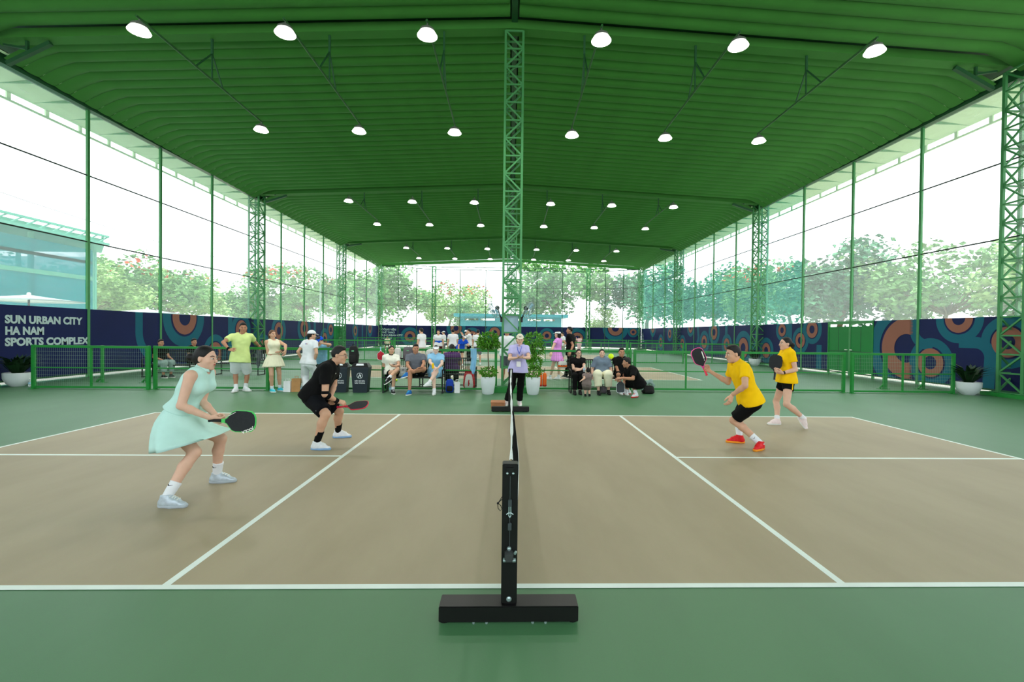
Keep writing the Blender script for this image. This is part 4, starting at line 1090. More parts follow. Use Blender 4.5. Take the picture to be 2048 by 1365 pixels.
# ------------------------------------------------------------------ joints of every figure, in metres
POSE = {}
POSE['mint'] = dict(pel=(-3.226, 1.700, 0.710), neck=(-2.998, 1.720, 1.179), head=(-2.965, 1.720, 1.296), face=(0.998, 0.000, -0.070), hipR=(-3.228, 1.614, 0.692), hipL=(-3.240, 1.785, 0.692), shR=(-3.006, 1.561, 1.140), shL=(-3.029, 1.876, 1.140), body_f=(0.998, 0.070, 0.000), elL=(-3.062, 1.812, 0.864), wrL=(-2.879, 1.768, 0.709), ankle_L=(-3.017, 1.980, 0.086), knL=(-2.933, 1.905, 0.471), elR=(-3.043, 1.491, 0.870), wrR=(-2.845, 1.593, 0.741), ankle_R=(-3.038, 1.306, 0.086), knR=(-2.924, 1.504, 0.437), hdR=(0.850, 0.350, -0.350), pnR=(0.100, 0.900, 0.400), thR=(0.300, 0.100, 0.900), hdL=(0.800, -0.500, -0.300), pnL=(0.200, -0.800, 0.500), thL=(0.300, 0.000, 0.900))
POSE['blackman'] = dict(pel=(-2.740, 3.650, 0.687), neck=(-2.489, 3.650, 1.113), head=(-2.387, 3.650, 1.239), face=(0.994, 0.035, -0.105), hipR=(-2.741, 3.561, 0.670), hipL=(-2.760, 3.739, 0.670), shR=(-2.493, 3.464, 1.074), shL=(-2.532, 3.836, 1.074), body_f=(0.995, 0.105, 0.000), elL=(-2.560, 3.916, 0.798), wrL=(-2.537, 3.729, 0.629), ankle_L=(-2.547, 4.051, 0.089), knL=(-2.450, 3.839, 0.428), elR=(-2.491, 3.418, 0.727), wrR=(-2.399, 3.619, 0.604), ankle_R=(-2.568, 3.343, 0.089), knR=(-2.438, 3.321, 0.476), hdR=(0.900, 0.100, -0.250), pnR=(0.000, 0.500, -0.800), thR=(0.300, 0.500, 0.600), hdL=(0.300, -0.850, -0.400), pnL=(0.600, -0.200, -0.700), thL=(0.500, 0.000, 0.800))
POSE['yellowman'] = dict(pel=(3.352, 3.550, 0.671), neck=(3.159, 3.550, 1.188), head=(3.093, 3.550, 1.313), face=(-0.990, 0.000, -0.139), hipR=(3.362, 3.639, 0.652), hipL=(3.356, 3.461, 0.652), shR=(3.181, 3.737, 1.145), shL=(3.168, 3.363, 1.145), body_f=(-0.999, 0.035, 0.000), elL=(3.097, 3.211, 0.910), wrL=(3.014, 3.396, 0.759), ankle_L=(3.453, 3.454, 0.089), knL=(3.189, 3.701, 0.361), elR=(3.179, 3.868, 0.888), wrR=(2.957, 3.977, 1.039), ankle_R=(3.355, 3.847, 0.089), knR=(3.402, 3.999, 0.344), hdL=(-0.350, -0.100, -0.930), pnL=(-0.300, 0.900, 0.100), thL=(-0.800, -0.200, 0.200), hdR=(-0.800, 0.100, 0.500), pnR=(0.300, -0.900, 0.300), thR=(-0.300, 0.000, 0.900))
POSE['yellowwoman'] = dict(pel=(4.854, 5.200, 0.806), neck=(4.862, 5.200, 1.326), head=(4.820, 5.200, 1.440), face=(-0.999, 0.035, 0.035), hipR=(4.868, 5.285, 0.786), hipL=(4.839, 5.115, 0.786), shR=(4.889, 5.356, 1.282), shL=(4.834, 5.044, 1.282), body_f=(-0.985, 0.174, 0.000), elL=(4.883, 4.993, 0.999), wrL=(4.646, 4.975, 0.942), ankle_L=(5.019, 4.963, 0.170), knL=(4.714, 4.955, 0.409), elR=(4.840, 5.365, 0.996), wrR=(4.677, 5.193, 0.937), ankle_R=(4.727, 5.249, 0.086), knR=(4.821, 5.455, 0.388), hdL=(-0.900, 0.200, 0.150), pnL=(-0.200, 0.600, 0.700), thL=(-0.300, 0.200, 0.900), hdR=(-0.750, -0.450, 0.300), pnR=(0.200, -0.600, 0.700), thR=(-0.400, 0.000, 0.900))
POSE['limeman'] = dict(pel=(-6.877, 9.120, 0.858), neck=(-6.865, 9.170, 1.467), head=(-6.828, 9.170, 1.626), face=(0.572, -0.817, -0.070), hipR=(-6.961, 9.074, 0.836), hipL=(-6.795, 9.162, 0.836), shR=(-7.040, 9.073, 1.419), shL=(-6.691, 9.259, 1.419), body_f=(0.469, -0.883, 0.000), elL=(-6.723, 9.524, 1.271), wrL=(-6.728, 9.753, 1.133), ankle_L=(-6.824, 9.276, 0.094), knL=(-6.862, 9.432, 0.463), elR=(-7.121, 8.821, 1.267), wrR=(-6.932, 8.769, 1.086), ankle_R=(-6.971, 9.114, 0.094), knR=(-7.095, 9.304, 0.485), hdR=(0.900, -0.300, 0.000), pnR=(-0.200, 0.800, -0.500), thR=(0.400, 0.200, 0.800), hdL=(0.150, -0.200, -0.950), pnL=(-0.600, -0.600, 0.100), thL=(0.600, -0.600, 0.000))
POSE['creamwoman'] = dict(pel=(-6.042, 9.150, 0.864), neck=(-6.069, 9.150, 1.323), head=(-6.082, 9.150, 1.469), face=(0.819, -0.574, 0.000), hipR=(-6.094, 9.086, 0.845), hipL=(-5.986, 9.214, 0.845), shR=(-6.166, 9.032, 1.280), shL=(-5.967, 9.268, 1.280), body_f=(0.766, -0.643, 0.000), elL=(-5.746, 9.133, 1.199), wrL=(-5.660, 8.955, 1.067), ankle_L=(-5.975, 9.330, 0.084), knL=(-5.949, 9.234, 0.462), elR=(-6.133, 9.034, 0.996), wrR=(-5.903, 9.149, 1.025), ankle_R=(-6.073, 9.120, 0.084), knR=(-6.029, 9.006, 0.456), hdR=(0.900, -0.300, 0.100), pnR=(0.000, -0.300, 0.900), thR=(0.400, -0.800, 0.200), hdL=(-0.100, -0.300, -0.900), pnL=(-0.700, 0.300, 0.100), thL=(0.100, -0.800, 0.000))
POSE['whiteman'] = dict(pel=(-5.184, 9.150, 0.745), neck=(-5.144, 9.180, 1.320), head=(-5.100, 9.180, 1.461), face=(0.759, 0.637, -0.139), hipR=(-5.108, 9.108, 0.725), hipL=(-5.264, 9.190, 0.725), shR=(-4.984, 9.091, 1.275), shL=(-5.310, 9.265, 1.275), body_f=(0.469, 0.883, 0.000), elL=(-5.456, 9.188, 1.035), wrL=(-5.432, 9.336, 0.834), ankle_L=(-5.262, 9.221, 0.088), knL=(-5.385, 9.440, 0.397), elR=(-4.915, 9.014, 1.009), wrR=(-5.013, 9.132, 0.812), ankle_R=(-4.960, 9.291, 0.088), knR=(-5.096, 9.428, 0.453), hdL=(0.600, 0.500, -0.400), pnL=(0.300, 0.800, 0.200), thL=(0.200, 0.400, 0.800), hdR=(-0.700, 0.500, -0.200), pnR=(-0.200, 0.800, 0.200), thR=(0.000, 0.400, 0.800))
POSE['bluecap'] = dict(pel=(-5.226, 10.100, 0.766), neck=(-5.168, 9.850, 1.187), head=(-5.168, 9.850, 1.295), face=(-0.310, -0.852, -0.423), hipR=(-5.314, 10.125, 0.749), hipL=(-5.142, 10.095, 0.749), shR=(-5.353, 9.904, 1.149), shL=(-4.993, 9.841, 1.149), body_f=(-0.174, -0.985, 0.000), elL=(-4.816, 9.630, 1.210), wrL=(-4.880, 9.394, 1.241), ankle_L=(-5.069, 9.821, 0.087), knL=(-5.169, 10.135, 0.308), elR=(-5.486, 9.662, 1.202), wrR=(-5.250, 9.599, 1.232), ankle_R=(-5.147, 9.816, 0.087), knR=(-5.274, 10.125, 0.308))
POSE['whitepolo'] = dict(pel=(-3.104, 9.330, 0.499), neck=(-3.127, 9.330, 0.962), head=(-3.116, 9.330, 1.098), face=(0.469, -0.882, -0.035), hipR=(-3.184, 9.308, 0.480), hipL=(-3.022, 9.352, 0.480), shR=(-3.277, 9.289, 0.919), shL=(-2.973, 9.371, 0.919), body_f=(0.259, -0.966, 0.000), elL=(-2.891, 9.216, 0.711), wrL=(-2.936, 8.982, 0.701), ankle_L=(-3.025, 8.706, 0.423), knL=(-2.879, 9.007, 0.624), elR=(-3.339, 9.404, 0.681), wrR=(-3.113, 9.333, 0.662), ankle_R=(-2.988, 9.012, 0.084), knR=(-2.954, 9.008, 0.560), hdR=(0.800, -0.300, 0.100), pnR=(0.100, 0.300, 0.900), thR=(0.200, -0.800, 0.300), hdL=(-0.800, -0.300, 0.100), pnL=(-0.100, 0.300, 0.900), thL=(-0.200, -0.800, 0.300))
POSE['greyman'] = dict(pel=(-2.463, 9.330, 0.498), neck=(-2.493, 9.330, 0.981), head=(-2.488, 9.330, 1.131), face=(0.342, -0.940, 0.000), hipR=(-2.552, 9.322, 0.478), hipL=(-2.372, 9.338, 0.478), shR=(-2.679, 9.313, 0.935), shL=(-2.302, 9.347, 0.935), body_f=(0.087, -0.996, 0.000), elL=(-2.232, 9.122, 0.762), wrL=(-2.249, 8.877, 0.690), ankle_L=(-2.599, 8.888, 0.535), knL=(-2.205, 8.979, 0.645), elR=(-2.652, 9.118, 0.720), wrR=(-2.519, 8.917, 0.634), ankle_R=(-2.526, 8.800, 0.090), knR=(-2.538, 8.892, 0.586), hdR=(0.500, -0.600, -0.200), pnR=(0.200, -0.200, -0.900), thR=(0.600, -0.200, 0.300), hdL=(-0.700, -0.500, -0.100), pnL=(0.000, -0.200, -0.900), thL=(-0.600, -0.300, 0.300))
POSE['bluewoman'] = dict(pel=(-1.970, 9.330, 0.500), neck=(-1.961, 9.330, 0.986), head=(-1.962, 9.330, 1.117), face=(0.173, -0.983, -0.052), hipR=(-2.053, 9.327, 0.481), hipL=(-1.887, 9.333, 0.481), shR=(-2.117, 9.325, 0.944), shL=(-1.807, 9.335, 0.944), body_f=(0.035, -0.999, 0.000), elL=(-1.775, 9.138, 0.766), wrL=(-1.845, 8.934, 0.671), ankle_L=(-1.925, 8.883, 0.083), knL=(-1.958, 8.943, 0.524), elR=(-2.076, 9.100, 0.804), wrR=(-1.930, 8.956, 0.687), ankle_R=(-2.031, 8.726, 0.318), knR=(-1.889, 8.979, 0.572), hdR=(0.500, -0.700, -0.200), pnR=(0.200, -0.200, -0.900), thR=(0.600, -0.200, 0.300), hdL=(-0.600, -0.600, -0.100), pnL=(0.000, -0.200, -0.900), thL=(-0.600, -0.300, 0.300))
POSE['umpire'] = dict(pel=(0.145, 6.950, 0.822), neck=(0.166, 6.950, 1.303), head=(0.181, 6.950, 1.435), face=(0.035, -0.997, -0.070), hipR=(0.061, 6.947, 0.803), hipL=(0.228, 6.953, 0.803), shR=(0.010, 6.945, 1.260), shL=(0.319, 6.955, 1.260), body_f=(0.035, -0.999, 0.000), elL=(0.368, 6.772, 1.066), wrL=(0.248, 6.566, 1.076), ankle_L=(0.192, 7.274, 0.084), knL=(0.207, 7.173, 0.471), elR=(-0.036, 6.792, 1.041), wrR=(0.117, 6.612, 1.072), ankle_R=(-0.086, 7.261, 0.084), knR=(0.023, 7.177, 0.469), hdR=(0.850, -0.400, 0.050), pnR=(0.000, 0.200, 0.900), thR=(0.200, -0.900, 0.200), hdL=(-0.850, -0.400, 0.050), pnL=(0.000, 0.200, 0.900), thL=(-0.200, -0.900, 0.200))
POSE['blacktee'] = dict(pel=(1.777, 9.600, 0.500), neck=(1.799, 9.600, 0.917), head=(1.815, 9.600, 1.052), face=(0.087, -0.996, -0.035), hipR=(1.695, 9.600, 0.481), hipL=(1.858, 9.600, 0.481), shR=(1.644, 9.600, 0.876), shL=(1.950, 9.600, 0.876), body_f=(0.000, -1.000, 0.000), elL=(1.937, 9.427, 0.676), wrL=(1.803, 9.241, 0.636), ankle_L=(1.805, 9.200, 0.082), knL=(1.840, 9.210, 0.508), elR=(1.664, 9.475, 0.643), wrR=(1.859, 9.348, 0.641), ankle_R=(1.653, 9.142, 0.082), knR=(1.670, 9.210, 0.481), hdR=(0.900, -0.200, 0.100), pnR=(0.000, 0.600, -0.600), thR=(0.200, -0.300, 0.900), hdL=(-0.900, -0.100, 0.000), pnL=(0.000, 0.700, -0.400), thL=(0.000, -0.300, 0.900))
POSE['greytee'] = dict(pel=(2.454, 9.600, 0.499), neck=(2.441, 9.600, 0.917), head=(2.446, 9.600, 1.052), face=(-0.087, -0.996, 0.035), hipR=(2.370, 9.600, 0.480), hipL=(2.538, 9.600, 0.480), shR=(2.285, 9.600, 0.874), shL=(2.600, 9.600, 0.874), body_f=(0.000, -1.000, 0.000), elL=(2.676, 9.540, 0.621), wrL=(2.653, 9.333, 0.505), ankle_L=(2.562, 9.245, 0.084), knL=(2.534, 9.210, 0.521), elR=(2.188, 9.597, 0.612), wrR=(2.155, 9.401, 0.481), ankle_R=(2.277, 9.129, 0.084), knR=(2.259, 9.210, 0.525), hdR=(0.100, -0.700, -0.500), pnR=(0.000, -0.400, -0.800), thR=(0.900, 0.000, 0.000), hdL=(-0.100, -0.700, -0.500), pnL=(0.000, -0.400, -0.800), thL=(-0.900, 0.000, 0.000))
POSE['blackseat'] = dict(pel=(2.982, 9.600, 0.497), neck=(2.976, 9.600, 0.936), head=(2.978, 9.600, 1.084), face=(-0.035, -0.999, 0.000), hipR=(2.894, 9.600, 0.477), hipL=(3.072, 9.600, 0.477), shR=(2.790, 9.600, 0.890), shL=(3.164, 9.600, 0.890), body_f=(0.000, -1.000, 0.000), elL=(3.133, 9.452, 0.645), wrL=(3.002, 9.293, 0.498), ankle_L=(3.005, 9.172, 0.089), knL=(2.976, 9.190, 0.507), elR=(2.850, 9.505, 0.625), wrR=(2.857, 9.295, 0.483), ankle_R=(2.883, 9.264, 0.089), knR=(2.805, 9.190, 0.519))
POSE['kneeler'] = dict(pel=(3.212, 8.750, 0.335), neck=(2.965, 8.700, 0.752), head=(2.888, 8.700, 0.864), face=(-0.985, 0.138, -0.105), hipR=(3.204, 8.839, 0.318), hipL=(3.241, 8.665, 0.318), shR=(2.950, 8.888, 0.713), shL=(3.027, 8.522, 0.713), body_f=(-0.978, -0.208, 0.000), elL=(2.962, 8.340, 0.499), wrL=(2.685, 8.406, 0.502), ankle_L=(3.142, 8.706, 0.089), knL=(3.114, 9.055, 0.340), elR=(2.956, 8.999, 0.447), wrR=(2.763, 8.838, 0.474), ankle_R=(3.097, 9.277, 0.089), knR=(2.898, 9.019, 0.303), hdL=(-0.900, 0.200, -0.100), pnL=(-0.100, 0.500, -0.800), thL=(-0.300, 0.300, 0.800), hdR=(-0.600, -0.500, -0.600), pnR=(0.300, -0.200, -0.900), thR=(-0.500, -0.500, 0.500))
POSE['toddler'] = dict(pel=(1.898, 8.750, 0.292), neck=(1.920, 8.750, 0.563), head=(1.937, 8.750, 0.676), face=(0.173, 0.981, -0.087), hipR=(1.940, 8.738, 0.282), hipL=(1.854, 8.762, 0.282), shR=(2.009, 8.726, 0.540), shL=(1.828, 8.774, 0.540), body_f=(0.259, 0.966, 0.000), elL=(1.829, 8.647, 0.471), wrL=(1.738, 8.575, 0.422), ankle_L=(1.882, 8.820, 0.045), knL=(1.907, 8.952, 0.149), elR=(2.013, 8.842, 0.454), wrR=(2.017, 8.935, 0.369), ankle_R=(1.991, 8.826, 0.045), knR=(1.997, 8.948, 0.150))
POSE['pinkwoman'] = dict(pel=(1.569, 12.900, 0.907), neck=(1.606, 12.900, 1.392), head=(1.570, 12.900, 1.544), face=(-0.965, 0.258, -0.052), hipR=(1.610, 12.974, 0.888), hipL=(1.525, 12.826, 0.888), shR=(1.681, 13.035, 1.348), shL=(1.524, 12.765, 1.348), body_f=(-0.866, 0.500, 0.000), elL=(1.399, 12.648, 1.134), wrL=(1.337, 12.497, 0.955), ankle_L=(1.335, 13.021, 0.085), knL=(1.420, 12.886, 0.465), elR=(1.722, 13.156, 1.105), wrR=(1.558, 13.231, 0.945), ankle_R=(1.638, 13.047, 0.085), knR=(1.635, 12.994, 0.476))
POSE['blackshirt'] = dict(pel=(2.068, 13.200, 0.917), neck=(2.051, 13.200, 1.540), head=(2.015, 13.200, 1.687), face=(-0.985, 0.174, 0.000), hipR=(2.114, 13.280, 0.896), hipL=(2.022, 13.120, 0.896), shR=(2.149, 13.368, 1.493), shL=(1.956, 13.032, 1.493), body_f=(-0.866, 0.500, 0.000), elL=(2.116, 13.003, 1.182), wrL=(2.020, 12.898, 0.963), ankle_L=(2.108, 13.351, 0.092), knL=(2.067, 13.080, 0.422), elR=(1.974, 13.382, 1.188), wrR=(1.893, 13.610, 1.288), ankle_R=(1.974, 13.704, 0.092), knR=(2.004, 13.410, 0.433))
POSE['colwhite'] = dict(pel=(-0.132, 11.200, 0.941), neck=(-0.132, 11.200, 1.447), head=(-0.126, 11.230, 1.599), face=(0.173, 0.981, -0.087), hipL=(-0.219, 11.215, 0.921), shL=(-0.311, 11.232, 1.401), knL=(-0.226, 11.247, 0.506), ankle_L=(-0.251, 11.221, 0.089), elL=(-0.348, 11.372, 1.158), wrL=(-0.248, 11.590, 1.199), hipR=(-0.044, 11.185, 0.921), shR=(0.048, 11.168, 1.401), knR=(-0.027, 11.212, 0.506), ankle_R=(-0.012, 11.179, 0.089), elR=(0.130, 11.287, 1.158), wrR=(0.111, 11.527, 1.199), body_f=(0.174, 0.985, 0.000))
POSE['farA'] = dict(pel=(-3.893, 17.500, 0.952), neck=(-3.893, 17.500, 1.464), head=(-3.920, 17.515, 1.617), face=(-0.863, 0.498, -0.087), hipL=(-3.938, 17.422, 0.931), shL=(-3.985, 17.340, 1.418), knL=(-3.971, 17.427, 0.512), ankle_L=(-3.954, 17.394, 0.090), elL=(-4.016, 17.287, 1.131), wrL=(-4.060, 17.313, 0.885), hipR=(-3.848, 17.578, 0.931), shR=(-3.801, 17.660, 1.418), knR=(-3.868, 17.604, 0.512), ankle_R=(-3.832, 17.606, 0.090), elR=(-3.770, 17.713, 1.131), wrR=(-3.815, 17.738, 0.885), body_f=(-0.866, 0.500, 0.000))
POSE['farB'] = dict(pel=(-3.647, 20.600, 0.930), neck=(-3.647, 20.600, 1.430), head=(-3.647, 20.570, 1.580), face=(0.000, -0.996, -0.087), hipL=(-3.559, 20.600, 0.910), shL=(-3.467, 20.600, 1.385), knL=(-3.547, 20.570, 0.500), ankle_L=(-3.527, 20.600, 0.088), elL=(-3.407, 20.600, 1.105), wrL=(-3.407, 20.550, 0.865), hipR=(-3.735, 20.600, 0.910), shR=(-3.827, 20.600, 1.385), knR=(-3.747, 20.570, 0.500), ankle_R=(-3.767, 20.600, 0.088), elR=(-3.887, 20.600, 1.105), wrR=(-3.887, 20.550, 0.865), body_f=(0.000, -1.000, 0.000))
POSE['farC'] = dict(pel=(-4.360, 27.500, 0.908), neck=(-4.360, 27.500, 1.396), head=(-4.389, 27.505, 1.543), face=(-0.981, 0.173, -0.087), hipL=(-4.375, 27.415, 0.889), shL=(-4.391, 27.327, 1.352), knL=(-4.406, 27.409, 0.488), ankle_L=(-4.380, 27.385, 0.086), elL=(-4.401, 27.269, 1.079), wrL=(-4.449, 27.278, 0.845), hipR=(-4.345, 27.585, 0.889), shR=(-4.330, 27.673, 1.352), knR=(-4.372, 27.601, 0.488), ankle_R=(-4.340, 27.615, 0.086), elR=(-4.319, 27.731, 1.079), wrR=(-4.367, 27.739, 0.845), body_f=(-0.985, 0.174, 0.000))
POSE['farD'] = dict(pel=(-2.848, 20.000, 0.952), neck=(-2.848, 20.000, 1.464), head=(-2.853, 20.030, 1.617), face=(-0.173, 0.981, -0.087), hipL=(-2.936, 19.984, 0.931), shL=(-3.029, 19.968, 1.418), knL=(-2.954, 20.012, 0.512), ankle_L=(-2.969, 19.979, 0.090), elL=(-3.090, 19.957, 1.131), wrL=(-3.099, 20.008, 0.885), hipR=(-2.759, 20.016, 0.931), shR=(-2.666, 20.032, 1.418), knR=(-2.752, 20.048, 0.512), ankle_R=(-2.727, 20.021, 0.090), elR=(-2.606, 20.043, 1.131), wrR=(-2.615, 20.093, 0.885), body_f=(-0.174, 0.985, 0.000))
POSE['farE'] = dict(pel=(-2.374, 19.000, 0.875), neck=(-2.223, 18.739, 1.225), head=(-2.164, 18.636, 1.367), face=(0.453, -0.785, -0.423), hipL=(-2.302, 19.041, 0.856), shL=(-2.077, 18.824, 1.183), knL=(-2.278, 19.023, 0.471), ankle_L=(-2.276, 19.056, 0.083), elL=(-1.967, 18.746, 0.957), wrL=(-1.907, 18.530, 0.995), hipR=(-2.446, 18.959, 0.856), shR=(-2.370, 18.654, 1.183), knR=(-2.441, 18.928, 0.471), ankle_R=(-2.472, 18.944, 0.083), elR=(-2.419, 18.626, 0.920), wrR=(-2.395, 18.585, 0.694), body_f=(0.500, -0.866, 0.000))
POSE['farF'] = dict(pel=(-2.113, 20.800, 0.963), neck=(-2.113, 20.800, 1.480), head=(-2.144, 20.800, 1.636), face=(-0.996, 0.000, -0.087), hipL=(-2.113, 20.709, 0.942), shL=(-2.113, 20.614, 1.434), knL=(-2.144, 20.696, 0.518), ankle_L=(-2.113, 20.676, 0.091), elL=(-2.362, 20.552, 1.310), wrL=(-2.486, 20.552, 1.517), hipR=(-2.113, 20.891, 0.942), shR=(-2.113, 20.986, 1.434), knR=(-2.144, 20.904, 0.518), ankle_R=(-2.113, 20.924, 0.091), elR=(-2.362, 21.048, 1.310), wrR=(-2.486, 21.048, 1.517), body_f=(-1.000, 0.000, 0.000))
POSE['farF2'] = dict(pel=(-2.309, 21.000, 0.930), neck=(-2.309, 21.000, 1.430), head=(-2.279, 21.000, 1.580), face=(0.996, 0.000, -0.087), hipL=(-2.309, 21.088, 0.910), shL=(-2.309, 21.180, 1.385), knL=(-2.279, 21.100, 0.500), ankle_L=(-2.309, 21.120, 0.088), elL=(-2.069, 21.240, 1.265), wrL=(-1.949, 21.240, 1.465), hipR=(-2.309, 20.912, 0.910), shR=(-2.309, 20.820, 1.385), knR=(-2.279, 20.900, 0.500), ankle_R=(-2.309, 20.880, 0.088), elR=(-2.179, 20.760, 1.145), wrR=(-1.949, 20.820, 1.185), body_f=(1.000, 0.000, 0.000))
POSE['farG'] = dict(pel=(-1.627, 20.000, 0.941), neck=(-1.627, 20.000, 1.447), head=(-1.627, 20.030, 1.599), face=(0.000, 0.996, -0.087), hipL=(-1.716, 20.000, 0.921), shL=(-1.809, 20.000, 1.401), knL=(-1.728, 20.030, 0.506), ankle_L=(-1.748, 20.000, 0.089), elL=(-1.870, 20.000, 1.118), wrL=(-1.870, 20.051, 0.875), hipR=(-1.538, 20.000, 0.921), shR=(-1.445, 20.000, 1.401), knR=(-1.526, 20.030, 0.506), ankle_R=(-1.505, 20.000, 0.089), elR=(-1.384, 20.000, 1.118), wrR=(-1.384, 20.051, 0.875), body_f=(0.000, 1.000, 0.000))
POSE['farChild'] = dict(pel=(5.288, 33.000, 0.777), neck=(5.288, 33.000, 1.194), head=(5.288, 33.025, 1.320), face=(0.000, 0.996, -0.087), hipL=(5.214, 33.000, 0.760), shL=(5.137, 33.000, 1.157), knL=(5.204, 33.025, 0.418), ankle_L=(5.187, 33.000, 0.074), elL=(5.087, 33.200, 1.057), wrL=(5.087, 33.301, 1.224), hipR=(5.361, 33.000, 0.760), shR=(5.438, 33.000, 1.157), knR=(5.371, 33.025, 0.418), ankle_R=(5.388, 33.000, 0.074), elR=(5.488, 33.200, 1.057), wrR=(5.488, 33.301, 1.224), body_f=(0.000, 1.000, 0.000))
POSE['farWhite'] = dict(pel=(2.999, 24.000, 0.908), neck=(2.999, 24.000, 1.396), head=(2.972, 23.990, 1.543), face=(-0.936, -0.341, -0.087), hipL=(3.029, 23.919, 0.889), shL=(3.060, 23.835, 1.352), knL=(3.005, 23.898, 0.488), ankle_L=(3.039, 23.890, 0.086), elL=(3.080, 23.780, 1.079), wrL=(3.034, 23.763, 0.845), hipR=(2.970, 24.081, 0.889), shR=(2.939, 24.165, 1.352), knR=(2.938, 24.082, 0.488), ankle_R=(2.959, 24.110, 0.086), elR=(2.800, 24.177, 1.118), wrR=(2.609, 24.045, 1.157), body_f=(-0.940, -0.342, 0.000))
POSE['farSeat'] = dict(pel=(-10.372, 36.500, 0.500), neck=(-10.365, 36.461, 0.961), head=(-10.360, 36.433, 1.102), face=(0.173, -0.981, -0.087), hipL=(-10.290, 36.514, 0.490), shL=(-10.198, 36.490, 0.919), knL=(-10.194, 36.140, 0.490), ankle_L=(-10.201, 36.179, 0.083), elL=(-10.144, 36.452, 0.665), wrL=(-10.154, 36.240, 0.608), hipR=(-10.453, 36.486, 0.490), shR=(-10.532, 36.431, 0.919), knR=(-10.416, 36.100, 0.490), ankle_R=(-10.423, 36.140, 0.083), elR=(-10.570, 36.377, 0.665), wrR=(-10.488, 36.181, 0.608), body_f=(0.174, -0.985, 0.000))
POSE['purple'] = dict(pel=(-1.680, 10.350, 0.500), neck=(-1.683, 10.390, 0.978), head=(-1.686, 10.419, 1.125), face=(-0.087, 0.992, -0.087), hipL=(-1.765, 10.343, 0.490), shL=(-1.858, 10.375, 0.935), knL=(-1.830, 10.739, 0.490), ankle_L=(-1.827, 10.699, 0.086), elL=(-1.911, 10.419, 0.671), wrL=(-1.881, 10.637, 0.612), hipR=(-1.594, 10.357, 0.490), shR=(-1.508, 10.405, 0.935), knR=(-1.599, 10.759, 0.490), ankle_R=(-1.596, 10.719, 0.086), elR=(-1.464, 10.458, 0.671), wrR=(-1.531, 10.668, 0.612), body_f=(-0.087, 0.996, 0.000))
POSE['leftseat1'] = dict(pel=(-11.454, 12.600, 0.500), neck=(-11.416, 12.586, 0.978), head=(-11.389, 12.576, 1.125), face=(0.936, -0.341, -0.087), hipL=(-11.425, 12.681, 0.490), shL=(-11.356, 12.751, 0.935), knL=(-11.038, 12.572, 0.490), ankle_L=(-11.076, 12.586, 0.086), elL=(-11.294, 12.781, 0.671), wrL=(-11.109, 12.661, 0.612), hipR=(-11.483, 12.519, 0.490), shR=(-11.477, 12.421, 0.935), knR=(-11.118, 12.354, 0.490), ankle_R=(-11.155, 12.368, 0.086), elR=(-11.447, 12.359, 0.671), wrR=(-11.229, 12.331, 0.612), body_f=(0.940, -0.342, 0.000))
POSE['leftseat2'] = dict(pel=(-11.070, 13.600, 0.500), neck=(-11.032, 13.590, 0.990), head=(-11.003, 13.582, 1.140), face=(0.903, -0.421, -0.087), hipL=(-11.048, 13.685, 0.490), shL=(-10.985, 13.764, 0.945), knL=(-10.644, 13.608, 0.490), ankle_L=(-10.682, 13.618, 0.088), elL=(-10.924, 13.799, 0.675), wrL=(-10.724, 13.694, 0.615), hipR=(-11.093, 13.515, 0.490), shR=(-11.078, 13.416, 0.945), knR=(-10.705, 13.380, 0.490), ankle_R=(-10.743, 13.390, 0.088), elR=(-11.043, 13.355, 0.675), wrR=(-10.817, 13.346, 0.615), body_f=(0.966, -0.259, 0.000))
PADP = dict(mint=(-2.706, 1.593, 0.714), blackman=(-2.261, 3.619, 0.536), yellowman=(2.850, 3.977, 1.112), yellowwoman=(4.612, 5.143, 0.958), kneeler=(2.764, 8.788, 0.403), ball=(1.325, 3.300, 1.280))
# ------------------------------------------------------------------ the players
C_MINT = cloth('mint', (0.76, 0.91, 0.88), 0.04); C_BLACK = cloth('black', (0.045, 0.045, 0.05), 0.25); C_NAVYBLK = cloth('blackish_navy', (0.05, 0.055, 0.075), 0.2)
C_YEL = cloth('yellow', (0.99, 0.78, 0.04), 0.05); C_WHITE = cloth('white', (0.90, 0.91, 0.93), 0.03); C_LIME = cloth('lime', (0.84, 0.91, 0.60), 0.05)
C_CREAM = cloth('cream', (0.92, 0.91, 0.80), 0.04); C_OFFW = cloth('off_white', (0.93, 0.93, 0.88), 0.03); C_GREY = cloth('grey', (0.40, 0.42, 0.46), 0.1); C_SKY = cloth('sky_blue', (0.55, 0.76, 0.90), 0.05)
C_LAV = cloth('lavender', (0.74, 0.72, 0.90), 0.05); C_PINK = cloth('pink', (0.88, 0.58, 0.88), 0.06); C_TAUPE = cloth('taupe', (0.50, 0.44, 0.43), 0.08)
C_BLUE = cloth('bright_blue', (0.10, 0.32, 0.80), 0.1); C_PURP = cloth('purple', (0.36, 0.20, 0.44), 0.12); C_STEELB = cloth('steel_blue_tee', (0.42, 0.48, 0.55), 0.08)
C_SAGE = cloth('sage', (0.55, 0.64, 0.62), 0.06); C_MAROON = cloth('maroon', (0.30, 0.06, 0.09), 0.1); C_DARKG = cloth('dark_green_collar', (0.10, 0.20, 0.18), 0.1); C_BEIGE = cloth('beige', (0.86, 0.83, 0.76), 0.04)
K_SILV = mat('silver_shoe_mesh', (0.72, 0.77, 0.81), 0.4, 0.5, metal=0.25, var=0.12, scale=40)
K_WHITE = mat('white_shoe_mesh', (0.90, 0.91, 0.93), 0.6, 0.3, var=0.06, scale=40); K_RED = mat('red_shoe_mesh', (0.86, 0.10, 0.13), 0.55, 0.3, var=0.12, scale=40)
